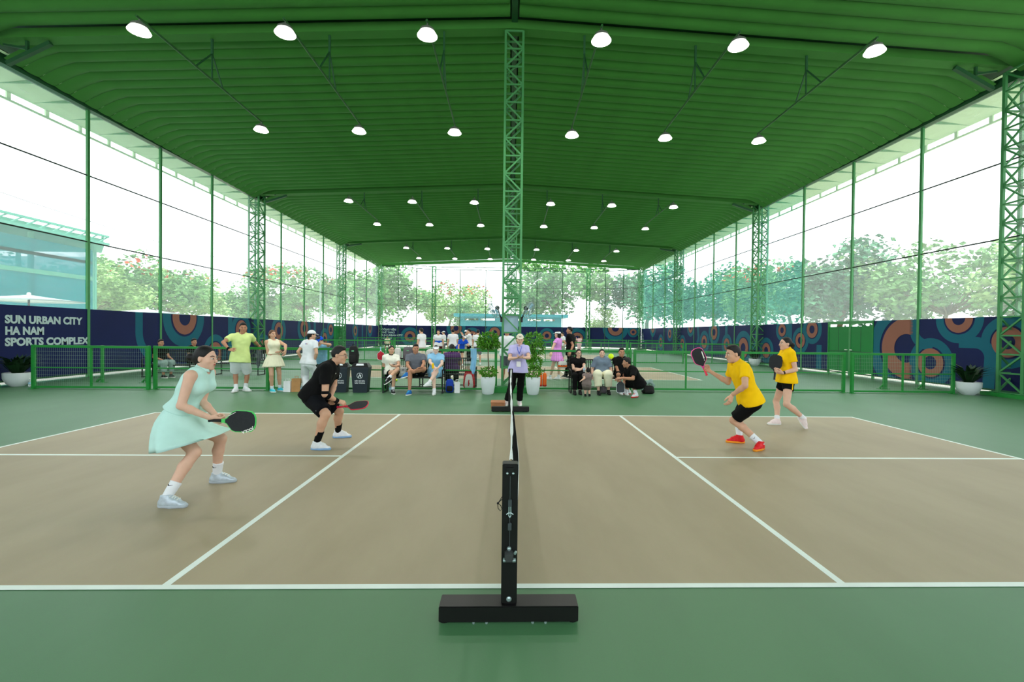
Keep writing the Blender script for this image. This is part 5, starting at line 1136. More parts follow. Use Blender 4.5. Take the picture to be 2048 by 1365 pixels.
K_BLK = mat('black_shoe_mesh', (0.06, 0.06, 0.07), 0.6, 0.3, var=0.2, scale=40); K_BLUE = mat('blue_shoe_mesh', (0.12, 0.42, 0.72), 0.6, 0.3, var=0.2, scale=40); K_CYAN = mat('cyan_shoe_mesh', (0.25, 0.78, 0.86), 0.6, 0.3, var=0.2, scale=40)
K_PINKW = mat('blush_shoe_mesh', (0.93, 0.86, 0.86), 0.6, 0.3, var=0.06, scale=40); R_ORANGE = mat('orange_gum_sole', (0.95, 0.60, 0.15), 0.6, 0.3, var=0.05); R_GREY = mat('pale_grey_sole', (0.66, 0.70, 0.73), 0.6, 0.3, var=0.05)
R_BLUE = mat('pale_blue_sole', (0.55, 0.70, 0.86), 0.6, 0.3, var=0.1)
M_METAL = mat('thin_metal', (0.45, 0.40, 0.36), 0.3, 0.5, metal=0.7); M_SCREEN = mat('dark_glass_screen', (0.05, 0.06, 0.08), 0.15, 0.5)

def band_on(P, a, b, r, m, name):
    S = Shape().cap(a, b, r, r, k=0, clip=[(a, nrm(V3(a)-V3(b))), (b, nrm(V3(b)-V3(a)))])
    return put(name, np_mesh(name, [S.mesh(0.006)], P['base'], m), None, P['t'])
def glasses(P, m=None):
    s, hc, f, up, r = P['s'], P['hc']-P['base'], P['f'], P['up'], P['r']; G = MB()
    for sd in (-1, 1):
        c = hc+f*0.099*s+r*sd*0.034*s+up*0.002*s
        G.tube([tuple(c+(r*math.cos(a)*0.026+up*math.sin(a)*0.020)*s) for a in [2*PI*k/14 for k in range(15)]], 0.0022*s, 5, cap=False)
        G.tube([tuple(c+r*sd*0.026*s+up*0.008*s), tuple(hc+r*sd*0.080*s+f*0.06*s+up*0.008*s), tuple(hc+r*sd*0.082*s-f*0.01*s+up*0.008*s)], 0.002*s, 5)
    G.tube([tuple(hc+f*0.101*s+r*0.010*s+up*0.006*s), tuple(hc+f*0.101*s-r*0.010*s+up*0.006*s)], 0.002*s, 5)
    put('glasses', G, m or M_METAL, P['t'])
def chest_mark(P, side, upv, sz, m=None, poly=None):
    """small print on the front of a shirt"""
    c, a, w_, rd = P['T'][6]; o = c+P['fwd']*(rd+0.016*P['s'])+a*side*P['s']+nrm(P['nb']-P['J']['pel'])*upv*P['s']-P['base']
    u = nrm(P['nb']-P['J']['pel']); poly = poly or [(-1,-.6),(1,-.6),(.2,.8)]
    mb = MB(); n = len(poly)
    vs = [tuple(o+a*x*sz+u*y*sz+P['fwd']*d) for d in (-0.012, 0.004) for x, y in poly]
    mb.add(vs, [tuple(range(n)), tuple(range(n, 2*n))[::-1]]+[(i, (i+1) % n, n+(i+1) % n, n+i) for i in range(n)])
    put('chest_print', mb, m or M_WHITE, P['t'])
def mark_at(P, p, a, u, out, sz, poly, m, name='print'):
    o = V3(p)-P['base']; n = len(poly); mb = MB()
    vs = [tuple(o+V3(a)*x*sz+V3(u)*y*sz+V3(out)*d) for d in (-0.006, 0.004) for x, y in poly]
    mb.add(vs, [tuple(range(n)), tuple(range(n, 2*n))[::-1]]+[(i, (i+1) % n, n+(i+1) % n, n+i) for i in range(n)])
    put(name, mb, m, P['t'])
TICK = [(-1,.25),(-.75,-.3),(-.3,-.42),(1,.3),(-.35,-.15),(-.7,.0)]
def sock_ticks(P, m=M_BLACK):
    for q in 'LR':
        an, kn = P['J']['an'+q], P['J']['kn'+q]; d = nrm(kn-an); out = nrm(V3((-0.2, -1, 0))-d*(V3((-0.2, -1, 0))@d)); a = np.cross(d, out)
        mark_at(P, an+d*0.10+out*0.044, a, d, out, 0.022, TICK, m, 'sock_print')

# woman in mint
P = person(POSE['mint'], 'woman in a mint sleeveless dress crouching with a green-edged paddle, nearest player', 'fair', 0.0085, 2, True, 0.98, 'bun', H=1.66, hands=('grip', 'grip'))
top(P, C_MINT, hem=0.10, sleeve=0, loose=0.014, collar=C_MINT, name='dress_top')
skirt(P, C_MINT, 0.36, 0.165, drop=(0.26, 0, -1), waist=0.15, name='dress_skirt', hem_up=0.24, side=1.3)
feet(P, K_SILV, R_GREY, M_WHITE, C_WHITE, 0.36, {'L': (1, 0.12), 'R': (1, -0.05)}); sock_ticks(P)
P_MINT = P
# man in black
P = person(POSE['blackman'], 'man with glasses in black polo and shorts leaning forward with a paddle', 'light', 0.0085, 2, False, 1.08, 'short', H=1.72, hands=('grip', 'grip'))
top(P, C_BLACK, hem=-0.06, sleeve=0.62, loose=0.03, collar=C_BLACK, name='polo_shirt')
bottoms(P, C_NAVYBLK, 0.43, 0.035, name='shorts'); glasses(P)
feet(P, K_WHITE, R_BLUE, M_WHITE, C_BLACK, 0.42, {'L': (1, 0.1), 'R': (1, -0.08)})
e, w = P['J']['elR'], P['J']['wrR']; sh = P['J']['shR']
band_on(P, e+(sh-e)*0.12, e+(w-e)*0.0, 0.050, C_BLACK, 'elbow_band'); band_on(P, e+(w-e)*0.02, e+(w-e)*0.30, 0.046, C_BLACK, 'elbow_band'); band_on(P, e+(w-e)*0.74, e+(w-e)*0.99, 0.036, C_BLACK, 'wristband')
chest_mark(P, 0.075, 0.03, 0.012)
hp, kn = P['J']['hipR'], P['J']['knR']; d = nrm(kn-hp); out = V3((0, -1, 0)); mark_at(P, hp+(kn-hp)*0.62+out*0.115, np.cross(d, out), -d, out, 0.030, [(-1,-.6),(1,-.6),(.6,.2),(.1,.9),(-.2,.4),(-.6,0)], M_WHITE, 'shorts_print')
P_BLK = P
# man in yellow
P = person(POSE['yellowman'], 'man in yellow polo, black shorts and red shoes stretching out a pink paddle', 'light', 0.0085, 2, False, 1.0, 'short', H=1.72, hands=('relaxed', 'grip'))
top(P, C_YEL, hem=-0.04, sleeve=0.6, loose=0.02, collar=C_YEL, name='polo_shirt')
bottoms(P, C_BLACK, 0.42, 0.03, name='shorts')
feet(P, K_RED, R_ORANGE, K_RED, C_WHITE, 0.36, {'L': (-0.78, -0.62), 'R': (-1, 0.15)}); sock_ticks(P)
P_YM = P
# woman in yellow
P = person(POSE['yellowwoman'], 'woman with ponytail in yellow polo and short black shorts holding a paddle', 'fair', 0.009, 2, True, 0.98, 'pony', H=1.66, hands=('grip', 'grip'))
top(P, C_YEL, hem=-0.05, sleeve=0.55, loose=0.026, collar=C_YEL, name='polo_shirt')
bottoms(P, C_BLACK, 0.20, 0.016, name='shorts')
feet(P, K_PINKW, M_RUB, K_PINKW, C_WHITE, 0.20, {'L': (0.25, -0.95), 'R': (-1, -0.1)}, pitch=(0.85, 0))
w, e = P['J']['wrL'], P['J']['elL']; band_on(P, w+(e-w)*0.05, w+(e-w)*0.16, 0.030, M_BLACK, 'wristwatch')
hp, kn = P['J']['hipL'], P['J']['knL']; d = nrm(kn-hp); mark_at(P, hp+(kn-hp)*0.18+V3((0.1, -1, 0))*0.112, V3((1, 0.1, 0)), d, V3((0.1, -1, 0)), 0.012, [(-.6,-5),(.6,-5),(.6,6),(-.6,6)], C_YEL, 'side_stripe')
P_YW = P

# ------------------------------------------------------------------ paddles
M_FACE = mat('charcoal_paddle_face', (0.16, 0.17, 0.18), 0.7, 0.2, var=0.08, scale=50)
def paddle(pos, axis, nrmal, edge, label, face=M_FACE, grip=None, square=0.0, L=0.285, Wd=0.20, handle=0.135, marks=(), txt=None, hexa=False):
    """pos: throat of the paddle; axis: throat to tip; nrmal: face normal"""
    a = Vector(axis).normalized(); n = Vector(nrmal); n = (n-a*n.dot(a)).normalized(); b = n.cross(a)
    t = tag(empty('paddle'), label, 'paddle'); t.matrix_world = Matrix(((a.x, b.x, n.x, pos[0]), (a.y, b.y, n.y, pos[1]), (a.z, b.z, n.z, pos[2]), (0, 0, 0, 1)))
    def outline(g):
        if hexa: base = [(0, .02), (.085, .105), (.27, .105), (.30, .075)]
        else: base = [(-.002, .017), (.02, .026), (.045, .058), (.072, .088), (.105, .1), (.2, .1), (.245, .092), (.272, .068), (.284, .034), (.286, 0.0)]
        up_ = [(x*L/.285+ (g if x > .2 else (-g*.3 if x < .05 else 0)), (y*Wd/.2+g if y > 0 else 0)) for x, y in base]
        return up_+[(x, -y) for x, y in up_[::-1] if y > 1e-6]
    put('paddle_face', MB().prism(outline(-0.004), -0.0075, 0.0075), face, t)
    put('edge_guard', MB().prism(outline(0.003), -0.0062, 0.0062), edge, t)
    g = grip or M_BLACK
    put('throat', MB().box(-0.03, 0.006, -0.017, 0.017, -0.009, 0.009), edge, t)
    put('grip', MB().prism([(.015*math.cos(PI/8+k*PI/4), .0125*math.sin(PI/8+k*PI/4)) for k in range(8)], -handle, -0.028, 0), g, t)
    put('butt_cap', MB().prism([(.018*math.cos(PI/8+k*PI/4), .0155*math.sin(PI/8+k*PI/4)) for k in range(8)], -handle-0.012, -handle, 0), g, t)
    for (x0, y0, x1, y1, w_) in marks:
        for sgn in (1, -1): put('stripe', MB().bar((x0, y0, sgn*0.0078), (x1, y1, sgn*0.0078), w_, 0.001), M_WHITE, t)
    if txt:
        s_, x, y, sz, ang_ = txt; me = text_mesh(s_, sz, sz*0.03, 0.0006); me.materials.append(M_WHITE)
        put('lettering', me, None, t, mx=Matrix.Translation((x, y, 0.0082)) @ Matrix.Rotation(ang_, 4, 'Z'))
    return t
M_EG = mat('lime_green_edge', (0.30, 0.78, 0.38), 0.5, 0.3); M_EP = mat('pink_edge', (0.93, 0.30, 0.62), 0.5, 0.3); M_ER = mat('crimson_edge', (0.78, 0.10, 0.25), 0.5, 0.3); M_GR = mat('coral_grip', (0.93, 0.27, 0.38), 0.7, 0.2); M_EW = mat('white_edge', (0.88, 0.90, 0.92), 0.5, 0.3); M_EK = mat('dark_edge', (0.10, 0.09, 0.09), 0.5, 0.3)
def grip_pos(P, q, off): 
    J = P['J']; return J['wr'+q]+nrm(J['hd'+q])*0.075*P['s']+nrm(J['pn'+q])*0.03*P['s']+V3(off)
paddle(tuple(PADP['mint']), (1, 0.02, -0.03), (0.02, -1, 0.05), M_EG, 'charcoal paddle with green edge held by the woman in mint', marks=((.03, .045, .10, .085, .004),), txt=('JOOLA', .265, -.05, .036, PI+0.42))
paddle(tuple(PADP['blackman']), (0.97, -0.05, 0.10), (0.05, -0.42, 0.9), M_ER, 'dark paddle with crimson throat held by the man in black', grip=M_ER, marks=())
paddle(tuple(PADP['yellowman']), (-0.40, 0.05, 0.92), (0.10, -1, 0.05), M_EP, 'charcoal paddle with pink edge and coral grip held out by the man in yellow', grip=M_GR, marks=((.10, -.062, .21, -.07, .016), (.07, -.055, .085, -.057, .012)))
paddle(tuple(PADP['yellowwoman']), (0.12, 0.1, 0.98), (-0.62, -0.75, 0.15), M_EK, 'dark paddle held upright by the woman in yellow')
paddle(tuple(PADP['kneeler']), (0.02, 0.0, -1), (0.1, -1, 0.05), M_EW, 'grey hexagonal paddle with white edge held down by the kneeling man', hexa=True, face=mat('mid_grey_paddle_face', (0.27, 0.29, 0.31), 0.7, 0.2), handle=0.12)
# the ball in play
tag(put('pickleball', MB().ball((0, 0, 0), 0.037, n=20, m=14), mat('neon_yellow_plastic', (0.86, 0.98, 0.05), 0.4, 0.4, var=0.05, emit=0.0), loc=PADP['ball'], smooth=True), 'neon yellow pickleball in flight over the court', 'ball')
# ------------------------------------------------------------------ the court net and its wheeled posts
M_STEELBOLT = mat('bright_zinc', (0.62, 0.70, 0.70), 0.3, 0.6, metal=0.6); M_NETK = mat('black_net_twine', (0.05, 0.055, 0.06), 0.8, 0.1); M_TAPE = mat('white_net_tape', (0.90, 0.92, 0.92), 0.7, 0.2, var=0.06, scale=20)
M_CLAMP = mat('dull_clamp_metal', (0.30, 0.33, 0.34), 0.4, 0.5, metal=0.4)
def bevel_box(x0, x1, y0, y1, z0, z1, r):
    bm = bmesh.new(); bmesh.ops.create_cube(bm, size=1.0)
    bmesh.ops.scale(bm, vec=(x1-x0, y1-y0, z1-z0), verts=bm.verts); bmesh.ops.translate(bm, vec=((x0+x1)/2, (y0+y1)/2, (z0+z1)/2), verts=bm.verts)
    bmesh.ops.bevel(bm, geom=bm.edges[:], offset=r, segments=2, affect='EDGES')
    me = bpy.data.meshes.new('bevel'); bm.to_mesh(me); bm.free(); return me
def net_post(y, fy, label, full):
    t = tag(empty('net_post', (-0.008, y, 0)), label, 'net post')
    put('base_box', bevel_box(-0.377, 0.377, -0.062, 0.062, 0.012, 0.097, 0.004), M_BLACK, t)
    for x in (-0.35, 0.35):
        put('base_foot', MB().lathe([(0.028, 0), (0.028, 0.012)], 12, (x, fy*0.02, 0)), M_BLACK, t)
    if full:
        for x in (-0.19, -0.12, 0.13, 0.20): put('caster', MB().lathe([(0.008, 0.0), (0.008, 0.012)], 8, (x, fy*0.05, 0)), M_STEELBOLT, t)
    put('upright', bevel_box(-0.043, 0.043, -0.036, 0.036, 0.097, 0.862, 0.004), M_BLACK, t)
    if full:
        f = fy*0.036
        put('bolt', MB().lathe([(0.014, 0), (0.014, 0.006), (0.006, 0.010)], 14), M_STEELBOLT, t, (0.0, f, 0.125), (PI/2, 0, 0))
        pl = put('pulley_bracket', MB().box(-0.022, 0.022, f-0.012, f, 0.80, 0.845), M_BLACK, t)
        for sx in (-1, 1): put('pulley_bolt', MB().ball((sx*0.016, f-0.014, 0.815), 0.007, n=8, m=6), M_STEELBOLT, pl)
        put('winch_cable', MB().tube([(0, f-0.006, 0.82), (0.0, f-0.012, 0.66), (0.001, f-0.012, 0.38)], 0.0018, 6), M_CLAMP, t)
        for z in (0.655, 0.527): put('cable_clamp', bevel_box(-0.010, 0.010, f-0.020, f-0.004, z-0.02, z+0.018, 0.002), M_CLAMP, t)
        put('snap_hook', MB().tube([(-0.005, f-0.012, 0.64), (-0.006, f-0.012, 0.585), (0.0, f-0.014, 0.575), (0.006, f-0.012, 0.585), (0.005, f-0.012, 0.64)], 0.0035, 6)
            .tube([(-0.018, f-0.014, 0.592), (-0.008, f-0.014, 0.60), (0.008, f-0.014, 0.60), (0.018, f-0.014, 0.592)], 0.003, 6), M_STEELBOLT, t)
        put('cable_guide', MB().ball((-0.002, f-0.012, 0.405), 0.012, n=10, m=8), M_STEELBOLT, t)
        w = put('ratchet', bevel_box(-0.026, 0.022, f-0.045, f-0.002, 0.345, 0.395, 0.005), mat('grey_ratchet', (0.22, 0.23, 0.23), 0.4, 0.5), t)
        put('ratchet_drum', MB().tube([(-0.034, f-0.03, 0.352), (0.034, f-0.03, 0.352)], 0.011, 10), M_STEELBOLT, w)
        put('ratchet_pawl', MB().tube([(0.03, f-0.03, 0.388), (0.034, f-0.012, 0.388)], 0.008, 8), M_STEELBOLT, w)
        put('tie_string', MB().tube([(-0.042, f, 0.685), (-0.058, f-0.004, 0.66), (-0.066, f-0.004, 0.648), (-0.064, f, 0.62), (-0.052, f, 0.606), (-0.043, f, 0.618), (-0.05, f, 0.636), (-0.064, f, 0.648)], 0.0022, 5)
            .tube([(-0.066, f, 0.648), (-0.05, f, 0.664), (-0.043, f, 0.67)], 0.0022, 5).ball((-0.065, f-0.002, 0.649), 0.007, n=8, m=6), M_EK, t)
    return t
net_post(-0.315, -1, 'tall black near net post on a wide black base box with ratchet', True)
net_post(6.47, 1, 'black far net post and base box in front of the umpire', False)
nt = tag(empty('court_net', (0, 3.08, 0)), 'black court net with white top tape seen edge-on between the posts', 'net')
def net_x(y, z):          # the net hangs slack and sways to the right below the tape
    u = (y+3.35)/6.7
    return 0.006*math.sin(7*u)+(0.86-z)*0.10*math.sin(PI*u)**2+0.02*(0.86-z)
def net_top(y): return 0.862-0.03*math.sin(PI*(y+3.35)/6.7)
NW = MB()
for k in range(0, 134, 1):
    y = -3.35+0.05*k; zs = [net_top(y)-0.02, 0.55, 0.30, 0.06]
    NW.tube([(net_x(y, z), y, z) for z in zs], 0.0016, 3, cap=False)
for j in range(15):
    z0 = 0.07+0.052*j
    NW.tube([(net_x(-3.35+0.67*k, z0), -3.35+0.67*k, z0) for k in range(11)], 0.0016, 3, cap=False)
o = put('net_mesh', NW, M_NETK, nt); o['kind'] = 'stuff'
TT = MB(); rows = []
ys = [-3.33+6.66*k/40 for k in range(41)]
for y in ys:
    zt = net_top(y); w = 0.008+0.0035*math.sin(y*5.0)+0.002*math.sin(y*13)
    x0 = net_x(y, zt)-0.004
    rows.append([(x0-w, y, zt-0.05), (x0-w*0.9, y, zt-0.006), (x0, y, zt+0.002), (x0+w*0.9, y, zt-0.006), (x0+w, y, zt-0.05)])
TT.add([p for r_ in rows for p in r_], [(i*5+k, i*5+k+1, (i+1)*5+k+1, (i+1)*5+k) for i in range(40) for k in range(4)])
put('top_tape', TT, M_TAPE, nt)
BT = MB(); rows = []
for y in ys:
    x0 = net_x(y, 0.06); rows.append([(x0-0.006, y, 0.02), (x0-0.006, y, 0.06), (x0+0.006, y, 0.06), (x0+0.006, y, 0.02)])
BT.add([p for r_ in rows for p in r_], [(i*4+k, i*4+(k+1) % 4, (i+1)*4+(k+1) % 4, (i+1)*4+k) for i in range(40) for k in range(4)])
put('bottom_tape', BT, M_TAPE, nt)
for y in (-3.33, 3.33): put('side_tape', MB().box(net_x(y, .8)-.006, net_x(y, .8)+.006, y-.02, y+.02, 0.06, 0.84), M_TAPE, nt)
# wooden step beside the far base
st = tag(empty('wooden_block', (-0.27, 7.0, 0)), 'low wooden block beside the umpire behind the far net base', 'block')
put('block_top', MB().box(-0.15, 0.15, -0.17, 0.17, 0.105, 0.125), mat('warm_plywood', (0.72, 0.48, 0.34), 0.6, 0.2, var=0.12, scale=12), st)
for s_ in (-1, 1): put('block_side', MB().box(s_*0.13-0.012, s_*0.13+0.012, -0.16, 0.16, 0, 0.105), MATS['warm_plywood'], st)
put('block_front', MB().box(-0.118, 0.118, -0.16, -0.14, 0, 0.105), MATS['warm_plywood'], st)
# ------------------------------------------------------------------ benches, bins, bags, plants, fans
M_BENCH = mat('dark_bench_metal', (0.07, 0.08, 0.08), 0.45, 0.4)
def bench_proto():
    t = empty('bench'); w = 1.56
    sm = MB().box(-0.011, 0.011, -0.21, 0.21, 0.405, 0.417).mesh('seat_slat'); sm.materials.append(M_BENCH)
    bm_ = MB().box(-0.010, 0.010, 0.215, 0.227, 0.50, 0.86).mesh('back_slat'); bm_.materials.append(M_BENCH)
    n = 30
    for k in range(n):
        x = -w/2+0.04+(w-0.08)*k/(n-1)
        put('seat_slat', sm, None, t, (x, 0, 0)); put('back_slat', bm_, None, t, (x, 0, 0))
    put('seat_rail', MB().box(-w/2, w/2, -0.225, -0.205, 0.385, 0.42), M_BENCH, t); put('seat_rail', MB().box(-w/2, w/2, 0.205, 0.225, 0.385, 0.42), M_BENCH, t)
    put('back_rail', MB().box(-w/2, w/2, 0.208, 0.234, 0.85, 0.885), M_BENCH, t); put('back_rail', MB().box(-w/2, w/2, 0.208, 0.234, 0.49, 0.515), M_BENCH, t)
    for s in (-1, 1):
        put('leg', MB().bar((s*(w/2-.02), -0.20, 0.0), (s*(w/2-.02), -0.21, 0.60), 0.03), M_BENCH, t); put('leg', MB().bar((s*(w/2-.02), 0.24, 0.0), (s*(w/2-.02), 0.22, 0.87), 0.03), M_BENCH, t)
        put('armrest', MB().bar((s*(w/2-.02), -0.22, 0.60), (s*(w/2-.02), 0.23, 0.62), 0.035, 0.02), M_BENCH, t)
        put('foot_bar', MB().bar((s*(w/2-.02), -0.22, 0.015), (s*(w/2-.02), 0.25, 0.015), 0.03), M_BENCH, t)
    put('stretcher', MB().bar((-w/2+.02, 0.2, 0.12), (w/2-.02, 0.2, 0.12), 0.025), M_BENCH, t)
    return t
b1 = bench_proto(); b1.location = (-2.52, 9.36, 0); tag(b1, 'black slatted metal bench left of the column, three people sitting on it', 'bench', 'black metal benches')
dup(b1, (2.36, 9.62, 0), label='black slatted metal bench right of the column, with a toddler standing before it')
dup(b1, (-1.75, 10.25, 0), PI, label='black slatted metal bench behind the fence under the person in purple')
dup(b1, (-11.2, 12.75, 0), label='black slatted metal bench behind the left fence by the blue wall'); dup(b1, (-9.55, 13.75, 0), label='black slatted metal bench under the seated man in black by the left wall')

# waste bins
M_BIN = mat('dark_slate_plastic', (0.10, 0.15, 0.19), 0.5, 0.35, var=0.08, scale=5); M_BINL = mat('black_bin_lid', (0.05, 0.06, 0.07), 0.4, 0.4)
def waste_bin(x, y, rz, label):
    t = tag(empty('waste_bin', (x, y, 0), rz), label, 'bin', 'waste bins')
    def frus(z0, z1, a0, b0, a1, b1): return MB().add([(-a0,-b0,z0),(a0,-b0,z0),(a0,b0,z0),(-a0,b0,z0),(-a1,-b1,z1),(a1,-b1,z1),(a1,b1,z1),(-a1,b1,z1)], [(0,3,2,1),(4,5,6,7),(0,1,5,4),(1,2,6,5),(2,3,7,6),(3,0,4,7)])
    put('bin_body', frus(0, 0.60, 0.175, 0.135, 0.215, 0.165), M_BIN, t)
    put('rim', frus(0.60, 0.655, 0.222, 0.172, 0.222, 0.172), M_BIN, t)
    l = put('lid', frus(0.655, 0.76, 0.222, 0.172, 0.165, 0.115), M_BINL, t)
    put('flap', MB().add([(-.10,-.155,.70),(.10,-.155,.70),(.085,-.127,.745),(-.085,-.127,.745),(-.10,-.150,.695),(.10,-.150,.695),(.085,-.122,.74),(-.085,-.122,.74)], [(0,1,2,3),(7,6,5,4),(0,4,5,1),(1,5,6,2),(2,6,7,3),(3,7,4,0)]), M_EW, l)
    # printed emblem: a figure dropping litter inside a ring, and the two lines of text
    def fz(z): return -(0.135+0.03*z/0.6)-0.003
    rg = MB(); n = 28; vs = []
    for k in range(n):
        a = 2*PI*k/n
        for r in (0.066, 0.075): vs.append((r*math.cos(a), fz(0.44+r*math.sin(a)), 0.44+r*math.sin(a)))
    rg.add(vs, [(2*k, 2*k+1, (2*k+3) % (2*n), (2*k+2) % (2*n)) for k in range(n)])
    def pl(pts): rg.add([(x_, fz(z_), z_) for x_, z_ in pts], [tuple(range(len(pts)))])
    pl([(0.0+0.013*math.cos(2*PI*k/10), 0.482+0.013*math.sin(2*PI*k/10)) for k in range(10)]); pl([(0.012,.466),(0.034,.455),(0.036,.43),(0.024,.41),(0.04,.388),(0.03,.385),(0.006,.41),(-0.002,.44)])
    pl([(0.004,.462),(-0.03,.44),(-0.036,.428),(-0.03,.425),(0.0,.442)]); pl([(-0.045,.42),(-0.015,.42),(-0.02,.39),(-0.04,.39)])
    put('bin_print', rg, M_EW, t)
    for s_, z in (('HÃY BỎ RÁC', 0.29), ('VÀO THÙNG', 0.235)):
        me = text_mesh(s_, 0.044, 0.0012, 0.0006, 'CENTER'); me.materials.append(M_EW)
        put('lettering', me, None, t, mx=Matrix.Translation((0, fz(z)-0.001, z)) @ Matrix.Rotation(PI/2-0.05, 4, 'X'))
    return t
waste_bin(-3.88, 9.30, 0.06, 'dark slate waste bin with white litter print, nearest the left bench')
waste_bin(-4.42, 9.30, 0.10, 'dark slate waste bin half hidden behind the man in black')

def sq(w, d, h, e=0.5, n=20, m=12, taper=0.0):
    """pillow-like solid standing on z = 0"""
    mb = MB(); vs = []
    f = lambda c, p: math.copysign(abs(c)**p, c)
    for i in range(m+1):
        a = -PI/2+PI*i/m
        for k in range(n):
            b = 2*PI*k/n; z = f(math.sin(a), e)
            tp = 1-taper*(z*0.5+0.5)
            vs.append((w/2*f(math.cos(a), e)*f(math.cos(b), e)*tp, d/2*f(math.cos(a), e)*f(math.sin(b), e)*tp, h/2+h/2*z))
    return mb.add(vs, [(i*n+k, i*n+(k+1) % n, (i+1)*n+(k+1) % n, (i+1)*n+k) for i in range(m) for k in range(n)])
def backpack(x, y, z, w, d, h, m, label, rz=0, m2=None, mark=None, strap=True):
    t = tag(empty('backpack', (x, y, z), rz), label, 'bag')
    put('main_body', sq(w, d, h, 0.45, taper=0.12), m, t, smooth=True)
    put('front_pocket', sq(w*0.72, d*0.5, h*0.42, 0.4), m2 or m, t, (0, -d*0.36, h*0.1), smooth=True)
    put('zip', MB().tube([(w*0.40*math.cos(a), -d*0.36, h*0.55+h*0.34*math.sin(a)) for a in [PI*k/10 for k in range(11)]], 0.006, 5), M_EK, t)
    put('top_handle', MB().tube([(-.035, 0, h*.97), (-.03, 0, h+.035), (.03, 0, h+.035), (.035, 0, h*.97)], 0.009, 6), m2 or m, t)
    if strap:
        for s in (-1, 1): put('strap', MB().tube([(s*w*.25, d*.42, h*.9), (s*w*.42, d*.6, h*.5), (s*w*.36, d*.42, h*.08)], 0.014, 6), m2 or m, t)
    if mark is not None: put('logo_patch', MB().box(-0.03, 0.03, -d*.52, -d*.44, h*.70, h*.76), mark, t)
    return t
B_BLUE = mat('royal_blue_nylon', (0.05, 0.24, 0.66), 0.6, 0.3, var=0.2, scale=14); B_BLK = mat('black_nylon', (0.05, 0.05, 0.055), 0.6, 0.3, var=0.2, scale=14); B_GREY = mat('warm_grey_nylon', (0.40, 0.38, 0.40), 0.6, 0.3, var=0.08, scale=14)
B_WHT = mat('white_nylon', (0.86, 0.86, 0.84), 0.6, 0.3, var=0.05, scale=14); B_RED = mat('red_nylon', (0.74, 0.12, 0.17), 0.55, 0.3, var=0.08, scale=14); B_ORG = mat('orange_vinyl', (0.93, 0.42, 0.13), 0.5, 0.3, var=0.08, scale=8); B_GRN = mat('mint_print', (0.45, 0.75, 0.55), 0.6, 0.2)
backpack(-1.60, 9.36, 0, 0.22, 0.16, 0.35, B_BLUE, 'royal blue backpack on the floor at the right end of the left bench', 0.1, B_BLK)
backpack(-4.12, 9.42, 0.70, 0.24, 0.16, 0.50, B_BLK, 'black backpack hung on the fence above the waste bins', 0, B_BLK, B_GRN)
backpack(-2.745, 9.62, 0.80, 0.29, 0.13, 0.38, B_GREY, 'warm grey backpack with green patch hung behind the left bench', 0, B_GREY, B_GRN)
backpack(-3.02, 9.62, 0.83, 0.18, 0.13, 0.32, B_WHT, 'off-white bag hung on the fence behind the woman in white polo', 0)
backpack(-2.12, 9.62, 0.74, 0.34, 0.14, 0.38, B_WHT, 'wide white bag hung on the fence behind the woman in the visor', 0, B_WHT, M_EK)
backpack(-2.78, 9.20, 0.42, 0.19, 0.15, 0.25, mat('pale_grey_nylon', (0.72, 0.73, 0.72), 0.6, 0.3), 'pale grey bag on the bench between the first two sitters', 0.2, None, M_EK)
backpack(-3.39, 10.05, 0, 0.20, 0.20, 0.42, B_BLK, 'black bag on the floor behind the fence at the left end of the bench', 0)
backpack(2.47, 9.45, 0, 0.16, 0.14, 0.20, B_GREY, 'small grey backpack under the right bench', 0.3)
backpack(3.66, 9.45, 0, 0.34, 0.24, 0.22, B_BLK, 'black sports bag on the floor right of the kneeling man', -0.1, None)
# jacket draped on the black bag
jk = Shape()
for a, b in (((-.13, -.05, .25), (.08, -.02, .33)), ((.08, -.02, .33), (.15, -.04, .22)), ((-.13, -.05, .25), (-.17, -.08, .13))): jk.cap(V3(a)+V3((3.64, 9.45, 0)), V3(b)+V3((3.64, 9.45, 0)), 0.05, 0.045, k=0.05)
tag(put('jacket', np_mesh('jacket', [jk.mesh(0.009, (0.006, 30, 1.0))], (3.64, 9.45, 0), C_SAGE), None, loc=(3.64, 9.45, 0)), 'crumpled sage jacket lying on the black sports bag', 'jacket')
# red and white racket bag standing behind the fence
t = tag(empty('racket_bag', (-1.15, 9.98, 0.02)), 'red and white racket bag standing behind the fence beside the hanging towel', 'bag')
put('bag_body', sq(0.36, 0.16, 0.52, 0.55, taper=0.25), B_RED, t, smooth=True); put('front_panel', sq(0.26, 0.05, 0.40, 0.5, taper=0.35), B_WHT, t, (0, -0.075, 0.02), smooth=True)
put('panel_print', MB().prism([(-.02,.1),(.0,.09),(.025,.16),(.01,.2),(.02,.26),(-.01,.27),(-.02,.2)], -0.106, -0.1, 1), B_RED, t); put('bag_handle', MB().tube([(-.05, 0, .5), (0, 0, .56), (.05, 0, .5)], 0.01, 6), B_RED, t)
